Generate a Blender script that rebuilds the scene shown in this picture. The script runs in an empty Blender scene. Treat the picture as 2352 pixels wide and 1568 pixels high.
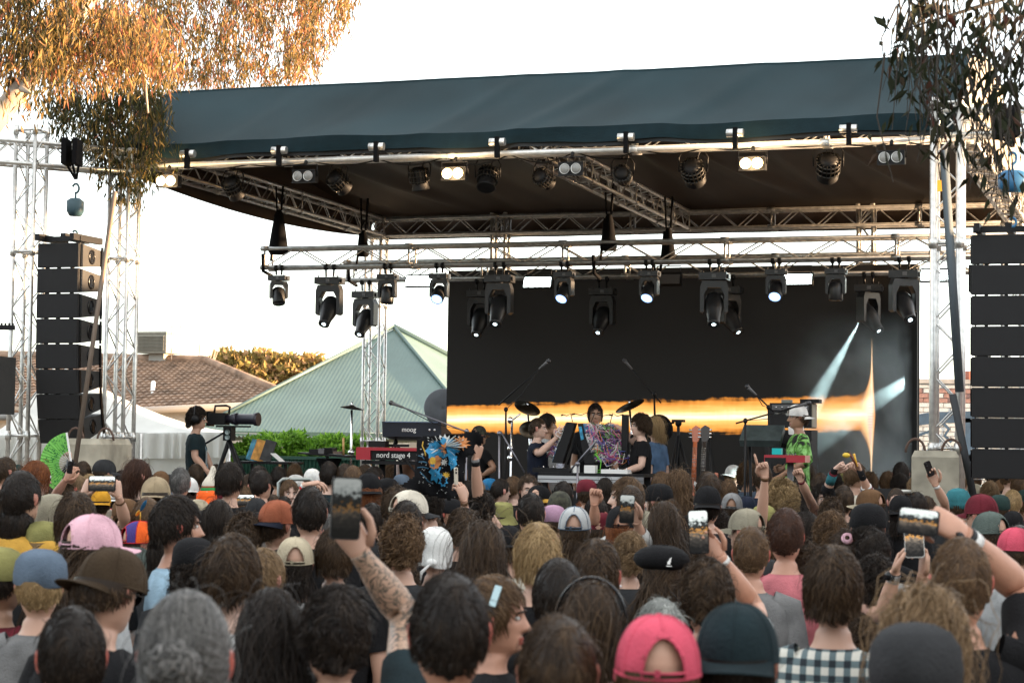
import bpy, math, random
import numpy as np
from mathutils import Matrix, Vector, Quaternion, Euler
random.seed(7); RNG = np.random.default_rng(7)
C = bpy.context.scene.collection
sc = bpy.context.scene
rad = math.radians

# ---------------------------------------------------------------- camera
F_PX = 4600.0
PITCH = math.atan(236 / F_PX); ROLL = rad(0.8)
CAM = Vector((0, 0, 2.0))
cam_d = bpy.data.cameras.new('camera'); cam = bpy.data.objects.new('camera', cam_d); C.objects.link(cam)
cam_d.sensor_width = 36; cam_d.lens = 36 * F_PX / 2352
CR = Matrix.Rotation(rad(90) + PITCH, 3, 'X') @ Matrix.Rotation(ROLL, 3, 'Z')
cam.matrix_world = Matrix.Translation(CAM) @ CR.to_4x4()
cam_d.clip_start = .1; cam_d.clip_end = 2000
cam_d.dof.use_dof = True; cam_d.dof.focus_distance = 22; cam_d.dof.aperture_fstop = 7.0
sc.camera = cam

def at(x, y, Y):
    """world point at world depth Y seen at (x, y) of the photograph (2352 x 1568 scale)"""
    d = CR @ Vector(((x - 1176) / F_PX, -(y - 784) / F_PX, -1))
    return CAM + d * (Y / d.y)

# ---------------------------------------------------------------- sky and sun (low sun, far right)
SUN = Vector((0.985, -0.08, 0.052)).normalized()
w = bpy.data.worlds.new('World'); sc.world = w; w.use_nodes = True
nt = w.node_tree; bg = nt.nodes['Background']
sky = nt.nodes.new('ShaderNodeTexSky'); sky.sky_type = 'NISHITA'; sky.sun_disc = False
sky.sun_elevation = math.asin(SUN.z); sky.sun_rotation = math.atan2(SUN.x, SUN.y)
sky.air_density = .7; sky.dust_density = .4; sky.ozone_density = 1.5
# thin even veil of high cloud over the clear sky
veil = nt.nodes.new('ShaderNodeMix'); veil.data_type = 'RGBA'; veil.inputs['Factor'].default_value = .5
veil.inputs['B'].default_value = (3.75, 3.6, 3.3, 1)
nt.links.new(sky.outputs[0], veil.inputs['A']); nt.links.new(veil.outputs['Result'], bg.inputs[0]); bg.inputs[1].default_value = 0.15
sun_d = bpy.data.lights.new('sun', 'SUN'); sun_d.energy = 5.0; sun_d.angle = rad(.53); sun_d.color = (1, .66, .38)
sun = bpy.data.objects.new('sun', sun_d); C.objects.link(sun)
sun.rotation_euler = SUN.to_track_quat('Z', 'Y').to_euler(); sun.location = (20, 5, 12)
sc.view_settings.view_transform = 'Standard'; sc.view_settings.look = 'None'
sc.view_settings.exposure = 2.65; sc.view_settings.gamma = 1; sc.view_settings.use_curve_mapping = False
cy = sc.cycles
cy.use_denoising = True
try: cy.denoiser = 'OPENIMAGEDENOISE'
except Exception: pass
cy.max_bounces = 6; cy.diffuse_bounces = 3; cy.glossy_bounces = 3; cy.transmission_bounces = 4; cy.volume_bounces = 0
cy.transparent_max_bounces = 8; cy.sample_clamp_indirect = 6; cy.volume_step_rate = 3

# ---------------------------------------------------------------- materials
_M = {}
def mat(name, col=(.5, .5, .5), rough=.6, metal=0, var=0, vs=8, bump=0, bs=40, emit=0, spec=.5, attr=None, sheen=0, trans=0):
    """procedural material: base colour with noise variation, noise bump; attr = (colour2) mixes by the per-vertex attribute rnd"""
    if name in _M: return _M[name]
    m = bpy.data.materials.new(name); m.use_nodes = True; _M[name] = m
    n = m.node_tree.nodes; L = m.node_tree.links; p = n['Principled BSDF']
    p.inputs['Roughness'].default_value = rough; p.inputs['Metallic'].default_value = metal
    p.inputs['Specular IOR Level'].default_value = spec
    if sheen: p.inputs['Sheen Weight'].default_value = sheen
    p.inputs['Base Color'].default_value = (*col, 1)
    src = None
    tc = n.new('ShaderNodeTexCoord')
    if attr:
        a = n.new('ShaderNodeAttribute'); a.attribute_name = 'rnd'
        cr = n.new('ShaderNodeValToRGB'); e = cr.color_ramp.elements
        cols = [col] + list(attr)
        e[0].color = (*cols[0], 1); e[0].position = 0; e[1].color = (*cols[-1], 1); e[1].position = 1
        for i, c2 in enumerate(cols[1:-1]): k = e.new((i + 1) / (len(cols) - 1)); k.color = (*c2, 1)
        L.new(a.outputs['Fac'], cr.inputs[0]); src = cr.outputs[0]
    if var:
        nz = n.new('ShaderNodeTexNoise'); nz.inputs['Scale'].default_value = vs; nz.inputs['Detail'].default_value = 5
        L.new(tc.outputs['Object'], nz.inputs['Vector'])
        mr = n.new('ShaderNodeMapRange'); mr.inputs[1].default_value = .3; mr.inputs[2].default_value = .7
        mr.inputs[3].default_value = 1 - var; mr.inputs[4].default_value = 1 + var
        L.new(nz.outputs['Fac'], mr.inputs[0])
        mx = n.new('ShaderNodeVectorMath'); mx.operation = 'SCALE'
        if src: L.new(src, mx.inputs[0])
        else: mx.inputs[0].default_value = col
        L.new(mr.outputs[0], mx.inputs['Scale']); src = mx.outputs[0]
    if src: L.new(src, p.inputs['Base Color'])
    if bump:
        nb = n.new('ShaderNodeTexNoise'); nb.inputs['Scale'].default_value = bs; nb.inputs['Detail'].default_value = 4
        L.new(tc.outputs['Object'], nb.inputs['Vector'])
        b = n.new('ShaderNodeBump'); b.inputs['Strength'].default_value = bump; b.inputs['Distance'].default_value = .01
        L.new(nb.outputs['Fac'], b.inputs['Height']); L.new(b.outputs[0], p.inputs['Normal'])
    if emit:
        p.inputs['Emission Color'].default_value = (*col, 1); p.inputs['Emission Strength'].default_value = emit
    if trans:
        out = n['Material Output']; tr = n.new('ShaderNodeBsdfTranslucent'); mxs = n.new('ShaderNodeMixShader')
        mxs.inputs[0].default_value = trans
        if src: L.new(src, tr.inputs[0])
        else: tr.inputs[0].default_value = (*col, 1)
        L.new(p.outputs[0], mxs.inputs[1]); L.new(tr.outputs[0], mxs.inputs[2]); L.new(mxs.outputs[0], out.inputs[0])
    return m

# ---------------------------------------------------------------- mesh builder
class MB:
    def __init__(s): s.v = []; s.f = []; s.m = []; s.s = []; s.M = None
    def add(s, vs, fs, mi=0, smooth=False):
        o = len(s.v)
        if s.M is not None: vs = [s.M @ Vector(v) for v in vs]
        s.v.extend([tuple(v) for v in vs])
        for f in fs: s.f.append([i + o for i in f]); s.m.append(mi); s.s.append(smooth)
    def box(s, c, d, rot=None, mi=0, taper=1):
        hx, hy, hz = d[0] / 2, d[1] / 2, d[2] / 2
        vs = [Vector((x * hx * (taper if z < 0 else 1), y * hy * (taper if z < 0 else 1), z * hz)) for z in (-1, 1) for y in (-1, 1) for x in (-1, 1)]
        if rot is not None:
            R = rot if isinstance(rot, Matrix) else Euler(rot).to_matrix()
            vs = [R @ v for v in vs]
        vs = [v + Vector(c) for v in vs]
        s.add(vs, [(0, 2, 3, 1), (4, 5, 7, 6), (0, 1, 5, 4), (2, 6, 7, 3), (0, 4, 6, 2), (1, 3, 7, 5)], mi)
        return s
    def tube(s, pts, r, seg=8, mi=0, caps=True, flat=None, up=None):
        """tube along pts; r number or list; flat = (kx, ky) section scale"""
        pts = [Vector(p) for p in pts]; n = len(pts)
        rs = r if isinstance(r, (list, tuple)) else [r] * n
        T = [(pts[min(i + 1, n - 1)] - pts[max(i - 1, 0)]).normalized() for i in range(n)]
        a = Vector(up) if up is not None else (Vector((0, 0, 1)) if abs(T[0].z) < .9 else Vector((1, 0, 0)))
        N = (a - T[0] * a.dot(T[0])).normalized(); vs = []
        kx, ky = flat or (1, 1)
        for i in range(n):
            N = (N - T[i] * N.dot(T[i])); N = N.normalized() if N.length > 1e-6 else T[i].orthogonal().normalized()
            B = T[i].cross(N)
            for k in range(seg):
                t = 2 * math.pi * k / seg
                vs.append(pts[i] + N * (math.cos(t) * rs[i] * ky) + B * (math.sin(t) * rs[i] * kx))
        fs = [(i * seg + k, i * seg + (k + 1) % seg, (i + 1) * seg + (k + 1) % seg, (i + 1) * seg + k) for i in range(n - 1) for k in range(seg)]
        s.add(vs, fs, mi, True)
        if caps:
            o = len(s.v) - len(vs)
            s.f.append([o + k for k in range(seg)][::-1]); s.m.append(mi); s.s.append(False)
            s.f.append([o + (n - 1) * seg + k for k in range(seg)]); s.m.append(mi); s.s.append(False)
        return s
    def lathe(s, prof, seg=24, M=None, mi=0, smooth=True, sx=1, sy=1):
        vs = []
        for r, z in prof:
            for k in range(seg):
                t = 2 * math.pi * k / seg; v = Vector((r * math.cos(t) * sx, r * math.sin(t) * sy, z))
                vs.append(M @ v if M is not None else v)
        n = len(prof)
        fs = [(i * seg + k, i * seg + (k + 1) % seg, (i + 1) * seg + (k + 1) % seg, (i + 1) * seg + k) for i in range(n - 1) for k in range(seg)]
        s.add(vs, fs, mi, smooth); return s
    def ell(s, c, r, seg=14, rings=8, mi=0, rot=None):
        M = Matrix.Translation(c) @ (Euler(rot).to_matrix().to_4x4() if rot else Matrix()) @ Matrix.Diagonal((*r, 1))
        pr = [(max(1e-4, math.sin(math.pi * i / rings)), -math.cos(math.pi * i / rings)) for i in range(rings + 1)]
        return s.lathe(pr, seg, M, mi)
    def loft(s, rings, mi=0, closed=True, smooth=True, caps=True):
        n = len(rings[0]); vs = [v for r in rings for v in r]
        fs = [(i * n + k, i * n + (k + 1) % n, (i + 1) * n + (k + 1) % n, (i + 1) * n + k) for i in range(len(rings) - 1) for k in range(n if closed else n - 1)]
        s.add(vs, fs, mi, smooth)
        if caps and closed:
            o = len(s.v) - len(vs)
            s.f.append([o + k for k in range(n)][::-1]); s.m.append(mi); s.s.append(smooth)
            s.f.append([o + (len(rings) - 1) * n + k for k in range(n)]); s.m.append(mi); s.s.append(smooth)
        return s
    def grid(s, fn, nu, nv, mi=0, smooth=True):
        vs = [fn(i / nu, j / nv) for j in range(nv + 1) for i in range(nu + 1)]
        fs = [(j * (nu + 1) + i, j * (nu + 1) + i + 1, (j + 1) * (nu + 1) + i + 1, (j + 1) * (nu + 1) + i) for j in range(nv) for i in range(nu)]
        s.add(vs, fs, mi, smooth); return s
    def prism(s, poly, t, M=None, mi=0):
        """flat polygon (x, z) given thickness t along y, through matrix M"""
        n = len(poly); vs = [Vector((x, -t / 2, z)) for x, z in poly] + [Vector((x, t / 2, z)) for x, z in poly]
        if M is not None: vs = [M @ v for v in vs]
        s.add(vs, [list(range(n)), list(range(2 * n - 1, n - 1, -1))] + [(i, i + n, (i + 1) % n + n, (i + 1) % n) for i in range(n)], mi); return s
    def mesh(s, name, mats):
        me = bpy.data.meshes.new(name); me.from_pydata([tuple(v) for v in s.v], [], s.f)
        for m in (mats if isinstance(mats, (list, tuple)) else [mats]): me.materials.append(m)
        me.polygons.foreach_set('material_index', s.m); me.polygons.foreach_set('use_smooth', s.s)
        me.update(); return me
    def build(s, name, mats, parent=None, **kw):
        return put(s.mesh(name, mats), name, parent, **kw)

def put(me, name, parent=None, loc=None, rotz=None, label=None, cat=None, group=None, kind=None):
    o = bpy.data.objects.new(name, me); C.objects.link(o)
    if parent is not None: o.parent = parent
    if loc is not None: o.location = loc
    if rotz is not None: o.rotation_euler = (0, 0, rotz)
    return tag(o, label, cat, group, kind)
def tag(o, label=None, cat=None, group=None, kind=None):
    if label: o['label'] = label
    if cat: o['category'] = cat
    if group: o['group'] = group
    if kind: o['kind'] = kind
    return o
def thing(name, label, cat, loc=(0, 0, 0), rotz=0, group=None):
    o = bpy.data.objects.new(name, None); C.objects.link(o); o.empty_display_size = .2
    o.location = loc; o.rotation_euler = (0, 0, rotz)
    return tag(o, label, cat, group)
def dup(root, loc=None, rotz=None, label=None, rot=None):
    def cp(o, par):
        c = o.copy(); C.objects.link(c)
        if par is not None: c.parent = par
        for ch in KIDS.get(o.name, []): cp(ch, c)
        return c
    KIDS = {}
    for o in bpy.data.objects:
        if o.parent is not None: KIDS.setdefault(o.parent.name, []).append(o)
    r = cp(root, None)
    if loc is not None: r.location = loc
    if rotz is not None: r.rotation_euler = (0, 0, rotz)
    if rot is not None: r.rotation_euler = rot
    if label: r['label'] = label
    return r
def text(body, size, mats, parent, M, extr=.0015, align='CENTER', name='lettering'):
    cu = bpy.data.curves.new('lettering', 'FONT'); cu.body = body; cu.size = size; cu.extrude = extr
    cu.align_x = align; cu.align_y = 'CENTER'
    o = bpy.data.objects.new('tmp_text', cu); C.objects.link(o)
    dg = bpy.context.evaluated_depsgraph_get(); me = bpy.data.meshes.new_from_object(o.evaluated_get(dg))
    bpy.data.objects.remove(o); me.transform(M); me.materials.clear(); me.materials.append(mats)
    return put(me, name, parent)
def rnd_attr(me, vals):
    a = me.attributes.new('rnd', 'FLOAT', 'POINT'); a.data.foreach_set('value', np.asarray(vals, dtype=np.float32))
def npmesh(name, V, Fq, mats, smooth=True, rnd=None):
    """mesh from numpy arrays of vertices and equal-length faces"""
    me = bpy.data.meshes.new(name); nv = len(V); nf, k = Fq.shape
    me.vertices.add(nv); me.vertices.foreach_set('co', np.ascontiguousarray(V, dtype=np.float32).ravel())
    me.loops.add(nf * k); me.loops.foreach_set('vertex_index', np.ascontiguousarray(Fq, dtype=np.int32).ravel())
    me.polygons.add(nf); me.polygons.foreach_set('loop_start', np.arange(nf, dtype=np.int32) * k)
    me.polygons.foreach_set('loop_total', np.full(nf, k, dtype=np.int32))
    me.polygons.foreach_set('use_smooth', np.full(nf, smooth))
    me.update(calc_edges=True)
    for m in (mats if isinstance(mats, (list, tuple)) else [mats]): me.materials.append(m)
    if rnd is not None: rnd_attr(me, rnd)
    return me

# stage frame: u right along the stage front, v away from the audience
A = rad(18.5); CA, SA = math.cos(A), math.sin(A); Y0 = 21.0
def S(u, v, z): return Vector((u * CA + v * SA, Y0 - u * SA + v * CA, z))
def onstage(x, y, v):
    """(u, z) on the stage frame where the view ray through photo pixel (x, y) meets the plane of depth v"""
    d = CR @ Vector(((x - 1176) / F_PX, -(y - 784) / F_PX, -1))
    n = Vector((SA, CA, 0)); t = (v + Y0 * CA - CAM.dot(n)) / d.dot(n)
    P = CAM + d * t; return P.x * CA - (P.y - Y0) * SA, P.z
DECK = .66

# common materials
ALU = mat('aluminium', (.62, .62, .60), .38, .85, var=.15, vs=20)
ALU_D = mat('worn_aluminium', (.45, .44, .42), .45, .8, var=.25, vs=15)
BLK = mat('black_paint', (.006, .006, .007), .55, bump=.2, bs=120, spec=.3)
BLKG = mat('black_gloss', (.005, .005, .006), .25, spec=.3)
BLKF = mat('black_fabric', (.007, .007, .008), .95, bump=.3, bs=60, spec=.1)
RUB = mat('rubber', (.02, .02, .02), .8)
WHT = mat('white_paint', (.78, .78, .76), .5)
GRYP = mat('grey_plastic', (.12, .12, .125), .5)
CHR = mat('chrome', (.75, .75, .76), .18, 1)

# ================================================================ THE SETTING
ground_m = mat('ground_dirt', (.16, .13, .10), .95, var=.35, vs=.6, bump=.6, bs=6)
MB().grid(lambda a, b: Vector((-400 + 800 * a, -60 + 900 * b, 0)), 8, 8).build('ground', ground_m, kind='structure')

# stage deck
MB().box((0, 3.9, (DECK - .12) / 2 + .0), (10.2, 8.6, DECK - .12)).box((0, 3.9, DECK - .06), (10.3, 8.7, .12), mi=1).build(
    'stage_deck', [BLKF, mat('deck_ply', (.03, .03, .03), .7, var=.3)], loc=(0, Y0, 0), rotz=-A, kind=None,
    label='black raised stage deck under the roof, behind the crowd', cat='stage')

# ---- brick wall with graffiti (right, behind the screen)
BW = at(2110, 880, 36.0); wall_top = BW.z; bx0, bx1 = BW.x - 2.0, BW.x + 3.4
t = thing('brick_wall', 'white painted brick wall with blue graffiti behind the right truss tower', 'wall', (bx0, 36, 0))
MB().box(((bx1 - bx0) / 2, .18, wall_top / 2), (bx1 - bx0, .3, wall_top)).build('wall_core', mat('mortar', (.38, .38, .37), .95, var=.2), t)
MB().box(((bx1 - bx0) / 2, .16, wall_top + .04), (bx1 - bx0 + .1, .42, .08)).build('coping', mat('coping_concrete', (.42, .40, .37), .9, var=.3), t)
bm_w = mat('white_brick', (.62, .64, .63), .8, var=.18, vs=4, bump=.4, bs=30)
bm_r = mat('red_brick', (.36, .21, .18), .85, var=.35, vs=5, bump=.4, bs=30)
bme = MB().box((0, 0, 0), (.232, .03, .074)).mesh('brick', bm_w); bme2 = MB().box((0, 0, 0), (.232, .03, .074)).mesh('brick', bm_r)
bl, bh = .245, .086; rest = MB(); nb = 0
for r in range(int(wall_top / bh)):
    z = wall_top - (r + .5) * bh
    for k in range(int((bx1 - bx0) / bl)):
        x = (k + .5 + (r % 2) * .5) * bl
        if x > bx1 - bx0 - .1: continue
        P = Vector((bx0 + x, 36, z)); ins = 2.0 - .3 < x < 3.6 and r < 27
        if ins and nb < 300:
            put(bme2 if r in (1, 2, 3) and (k * 7 + r * 3) % 5 < 4 else bme, 'brick', t, loc=(x, .012 + random.uniform(-.004, .004), z)); nb += 1
        else: rest.box((x, .012, z), (.232, .03, .074))
tag(rest.build('brickwork', bm_w, t), kind='stuff')
gm = mat('graffiti_blue', (.05, .10, .16), .7, var=.25, vs=6)
def wpt(x, y): p = at(x, y, 35.975); return Vector((p.x - bx0, -.012, p.z))
for pts, wd in [([(2106, 965), (2150, 958), (2200, 958), (2245, 956)], .10), ([(2232, 960), (2232, 1010), (2230, 1060)], .12),
                ([(2106, 1085), (2150, 1080), (2200, 1070), (2250, 1050)], .11), ([(2110, 1000), (2135, 990), (2160, 1010), (2150, 1030), (2120, 1040)], .025),
                ([(2165, 970), (2180, 985), (2170, 1000), (2186, 1015)], .03), ([(2190, 1085), (2215, 1100), (2250, 1095)], .16)]:
    P = [wpt(*p) for p in pts]; g = MB(); up = []; lo = []
    for i, p in enumerate(P):
        d = (P[min(i + 1, len(P) - 1)] - P[max(i - 1, 0)]).normalized(); nrm = Vector((-d.z, 0, d.x)) * wd
        up.append(p + nrm); lo.append(p - nrm)
    g.add(up + lo, [(i, i + 1, len(P) + i + 1, len(P) + i) for i in range(len(P) - 1)]); g.build('graffiti_stroke', gm, t)
tag(MB().tube([(0, 0, 0), (0, 0, .22)], [.09, .055], 10).build('chimney_pot', mat('terracotta', (.35, .12, .08), .8, var=.2), None, loc=at(2224, 866, 36.3) - Vector((0, 0, .11))), 'terracotta chimney pot sitting on top of the graffitied wall', 'chimney pot')
tag(MB().tube([at(2080, 1095, 35.5), at(2300, 1092, 35.5)], .05, 8).tube([at(2080, 1120, 35.5), at(2300, 1118, 35.5)], .05, 8).build('wall_rail', mat('blue_rail', (.10, .18, .25), .6)), 'pair of blue pipes along the foot of the graffitied wall', 'pipe')

# ---- unseen long building added on the right to shade the crowd
t = thing('shade_building', 'unseen brick building added along the right side to shade the crowd', 'building', (15, 12, 0))
MB().box((0, 0, 2.2), (5, 38, 4.4)).build('wall', bm_r, t)
MB().box((0, 0, 4.46), (5.3, 38.3, .12)).build('roof', GRYP, t)

# ---- green corrugated house (left of screen)
gD = 42.0
green_m = mat('green_colorbond', (.088, .140, .128), .5, .0, var=.14, vs=1.2, spec=.6)
apex = at(905, 755, gD + 4); eL = at(440, 992, gD); eR = at(1105, 994, gD); 
eRb = at(1385, 986, gD + 8); eRb.z = eR.z; eLb = eL + (eRb - eR); apb = apex + Vector((.05, .1, 0))
t = thing('green_house', 'house with pyramid roof of green corrugated metal behind the left of the stage', 'house', (0, 0, 0))
def corrugated(p00, p10, ptop, period=.085, depth=.0013, tip2=None):
    """roof face: eave p00-p10, rising to ptop (or ridge ptop-tip2), ribs running up the slope"""
    mb = MB(); d = p10 - p00; n = int(d.length / period) * 2
    tip2 = tip2 or ptop
    nrm = d.cross(ptop - p00).normalized(); vs = []
    dn = d.normalized(); s0 = (ptop - p00).dot(dn) / d.length; s1 = (tip2 - p00).dot(dn) / d.length; rise = (ptop - p00) - dn * (ptop - p00).dot(dn)
    if tip2 is ptop: s0 = s1 = .5; rise = ptop - (p00 + p10) / 2
    for i in range(n + 1):
        a = i / n
        hgt = min(1, a / s0 if a < s0 else ((1 - a) / (1 - s1) if a > s1 else 1))
        off = nrm * (depth if i % 2 else -depth)
        vs += [p00 + d * a + off, p00 + d * a + rise * hgt + off]
    mb.add(vs, [(2 * i, 2 * i + 2, 2 * i + 3, 2 * i + 1) for i in range(n)]); return mb
corrugated(eL, eR, apex).build('roof_face', green_m, t)
corrugated(eR, eRb, apex + Vector((.02, 0, 0))).build('roof_face', green_m, t)
corrugated(eLb, eL, apex).build('roof_face', green_m, t)
MB().tube([eL + Vector((0, -.02, .03)), apex + Vector((0, -.02, .05))], .04, 6).tube([eR + Vector((0, 0, .03)), apex + Vector((0, 0, .05))], .04, 6).tube([eRb + Vector((0, 0, .03)), apex + Vector((0, 0, .05))], .07, 6).build('ridge_cap', green_m, t)
gut = MB().box(((eL.x + eR.x) / 2, eL.y - .1, eL.z - .03), (eR.x - eL.x + .3, .14, .13)); gut.build('gutter', mat('gutter_green', (.07, .12, .10), .4), t)
MB().loft([[(q_.x, q_.y, z_) for q_ in (eL + Vector((.7, .6, 0)), eR + Vector((-.2, .9, 0)), eRb + Vector((-.5, -.3, 0)), eLb + Vector((.3, -.5, 0)))] for z_ in (0, eL.z - .1)], smooth=False).build('wall', mat('house_wall', (.16, .2, .18), .8, var=.2), t)
ver = MB()
vz0 = at(700, 1004, gD - 1.2).z; nr = 120
vs = []
for i in range(nr + 1):
    x = eL.x + .5 + (eR.x - eL.x - 1) * i / nr; o = .02 if i % 2 else -.02
    vs += [(x, eL.y - 1.6, vz0 + o), (x, eL.y + .5, eL.z - .16 + o)]
ver.add(vs, [(2 * i, 2 * i + 2, 2 * i + 3, 2 * i + 1) for i in range(nr)]); ver.build('verandah_roof', green_m, t)
MB().box(((eL.x + eR.x) / 2, eL.y - 1.55, vz0 - .16), (eR.x - eL.x - 1, .06, .16)).build('verandah_beam', mat('beam_grey', (.25, .26, .24), .7, var=.2), t)
for i in range(6): MB().box((eL.x + 1 + i * (eR.x - eL.x - 2) / 5, eL.y - 1.5, vz0 / 2 - .1), (.1, .1, vz0 - .2)).build('verandah_post', mat('beam_grey'), t)

# ---- satellite dish / grey disc at the screen's left edge
p = at(1018, 936, 31); t = thing('satellite_dish', 'round grey satellite dish half hidden by the left edge of the screen', 'dish', p)
M = Matrix.Rotation(rad(82), 4, 'X')
MB().lathe([(.01, -.05), (.12, -.045), (.24, -.02), (.30, .0), (.29, .01), (.01, -.03)], 36, M).build('reflector', mat('dish_grey', (.09, .10, .115), .55, var=.15), t)
MB().tube([(0, .05, 0), (0, .25, -.1), (0, .25, -p.z)], .03, 8).build('mast', ALU_D, t)

# ---- tiled house (far left)
tD = 52.0
tile_m = mat('roof_tile', (.25, .165, .115), .85, var=.45, vs=2.6, bump=.3, bs=20)
t = thing('tiled_house', 'house with hipped terracotta tile roof behind the left speaker tower', 'house', (0, 0, 0))
r0 = at(-60, 818, tD + 6); r1 = at(300, 800, tD + 6); r2 = at(470, 832, tD + 5); e0 = at(-100, 962, tD); e1 = at(690, 925, tD)
def tile_face(a0, a1, b0, b1, nu, nv):
    mb = MB(); nrm = (a1 - a0).cross(b0 - a0).normalized(); vs = []
    for j in range(nv):
        for lift, vv in ((.05, j / nv), (.0, (j + 1) / nv)):
            for i in range(nu * 4 + 1):
                u = i / (nu * 4); ph = (i % 4)
                wv = (0, .022, .03, .022)[ph]
                p = a0.lerp(a1, u).lerp(b0.lerp(b1, u), vv)
                vs.append(p + nrm * (lift + wv + .004 * math.sin(i * 12.9 + j * 78.2)))
    w_ = nu * 4 + 1
    mb.add(vs, [(r * w_ + i, r * w_ + i + 1, (r + 1) * w_ + i + 1, (r + 1) * w_ + i) for r in range(2 * nv - 1) for i in range(nu * 4)]); return mb
rr = r2
tag(tile_face(e0, e1, r0, rr, 44, 20).build('roof_tiles', tile_m, t), kind='stuff')
back = Vector((0, 9, 0))
tag(tile_face(e1, e1 + back, rr, rr + Vector((-.5, 1.5, 0)), 20, 20).build('roof_tiles', tile_m, t), kind='stuff')
MB().tube([r0 + Vector((0, 0, .06)), rr + Vector((0, 0, .06)), e1 + Vector((0, 0, .08))], .13, 8).build('ridge_tile', tile_m, t)
MB().box(((e0.x + e1.x) / 2, tD + 4.5, e1.z / 2 - .1), (e1.x - e0.x - .8, 8.4, e1.z - .2)).build('wall', mat('render_wall', (.3, .28, .25), .9, var=.15), t)
MB().tube([e0, e1], .09, 6).build('gutter', mat('gutter_grey', (.22, .21, .2), .5), t)
MB().tube([at(352, 878, tD + 2), at(350, 912, tD + 1.5)], .06, 8).build('vent_pipe', WHT, t)
# evaporative cooler
ap = at(368, 790, tD + 5.2); t = thing('evaporative_cooler', 'boxy grey evaporative cooler on the tiled roof', 'air cooler', ap - Vector((0, 0, .3)), rad(-22))
cm = mat('cooler_plastic', (.23, .22, .185), .7, var=.12); 
MB().box((0, 0, .3), (.98, .95, .56)).box((0, 0, .6), (1.02, 1.0, .06)).build('housing', cm, t)
lou = MB().box((0, -.48, .3), (.86, .02, .46)); lo_me = MB().box((0, 0, 0), (.86, .05, .012), (rad(25), 0, 0)).mesh('louvre', cm)
for i in range(11): put(lo_me, 'louvre', t, loc=(0, -.495, .1 + i * .04))
MB().box((0, .05, -.2), (.5, .5, .5)).build('duct', mat('duct_metal', (.35, .33, .30), .6), t)
p = at(395, 752, tD + 4); t = thing('tv_aerial', 'thin television aerial above the roof cooler', 'aerial', p)
MB().tube([(0, 0, -.9), (0, 0, 0)], .015, 6).tube([(-.4, 0, .02), (.5, 0, .02)], .012, 6).build('mast', ALU_D, t)
for i in range(6): MB().tube([(-.35 + .15 * i, -.18, .03), (-.35 + .15 * i, .18, .03)], .006, 5).build('element', ALU_D, t)

# ---- white marquee tent at left
mq = mat('marquee_pvc', (.62, .63, .60), .55, var=.1, vs=2, trans=.25); mD = 30.0
t = thing('marquee_tent', 'white marquee tent with gathered valance behind the left truss towers', 'tent', (0, 0, 0))
pk = at(120, 850, mD + 4); c0 = at(-80, 1000, mD); c1 = at(525, 992, mD); cb = Vector((c1.x + .3, mD + 7, c1.z))
def slope(a, b):
    p = c0.lerp(c1, a).lerp(pk.lerp(pk + Vector((.3, 0, 0)), a), b); p.z -= .35 * math.sin(math.pi * b) * (1 - .3 * b) + .03 * math.sin(a * 9 + b * 4); return p
MB().grid(slope, 24, 10).build('roof_panel', mq, t)
def slope2(a, b):
    p = c1.lerp(cb, a).lerp(pk + Vector((.3, 0, 0)), b); p.z -= .35 * math.sin(math.pi * b); return p
MB().grid(slope2, 12, 10).build('roof_panel', mq, t)
drop = c1.z - at(500, 1050, mD).z
MB().grid(lambda a, b: c0.lerp(c1, a) + Vector((0, -.03 + .05 * math.sin(a * 150 + 2 * math.sin(a * 31)) * (.3 + b), -drop * b)), 300, 4).build('valance', mq, t)
MB().grid(lambda a, b: c0.lerp(c1, a) + Vector((-.1, .15 + .05 * math.sin(a * 40 + b), -drop - (c1.z - drop) * b)), 60, 4).build('side_wall', mq, t)
for a in (0, .34, .67, 1): MB().tube([c0.lerp(c1, a), c0.lerp(c1, a) * 1 - Vector((0, 0, c1.z))], .035, 8).build('pole', ALU, t)

# ---- green fence
fD = 31.0; f0 = at(540, 1052, fD); f1 = at(1060, 1052, fD); t = thing('corrugated_fence', 'dark green corrugated metal fence behind the hedge left of the stage', 'fence', (0, 0, 0))
fg = mat('fence_green', (.018, .075, .05), .55, var=.15)
pw = (f1.x - f0.x) / 5; 
for q in range(5):
    n = 24
    g = MB().grid(lambda a, b: Vector((f0.x + pw * (q + a), fD + (.018 if int(round(a * n)) % 2 else -.018), f0.z * b)), n, 1, smooth=False); g.build('fence_panel', fg, t)
MB().box(((f0.x + f1.x) / 2, fD, f0.z + .02), (f1.x - f0.x, .07, .05)).build('top_rail', fg, t)
for q in range(6): MB().box((f0.x + pw * q, fD - .03, f0.z / 2), (.04, .03, f0.z)).build('timber_post', mat('timber_tan', (.35, .2, .09), .8), t)

# ---- foliage helper: leaf cards with real shape, numpy built
def leaf_mesh(name, P, D, L, Wd, mats, rnd, bend=.25):
    """P base points, D directions (unit), L lengths, Wd half widths -> folded lance leaves (6 verts, 4 tris as 2 quads+2 tris kept as quads)"""
    n = len(P); rv = RNG.normal(size=(n, 3)); side = np.cross(D, rv); side /= np.linalg.norm(side, axis=1)[:, None] + 1e-9
    nr = np.cross(side, D); L = L[:, None]; Wd = Wd[:, None]
    b = bend * L * nr * RNG.uniform(-1, 1, (n, 1))
    m1 = P + D * L * .35 + b * .3; tip = P + D * L + b
    v = np.stack([P, m1 + side * Wd - nr * Wd * .25, m1 + D * L * .15 + nr * Wd * .1, m1 - side * Wd - nr * Wd * .25, tip], 1)
    V = v.reshape(-1, 3); o = np.arange(n)[:, None] * 5
    F = np.concatenate([o + np.array([[0, 1, 2, 3]]), o + np.array([[1, 4, 3, 2]])], 0)
    return npmesh(name, V, F, mats, False, np.repeat(rnd, 5))
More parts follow.
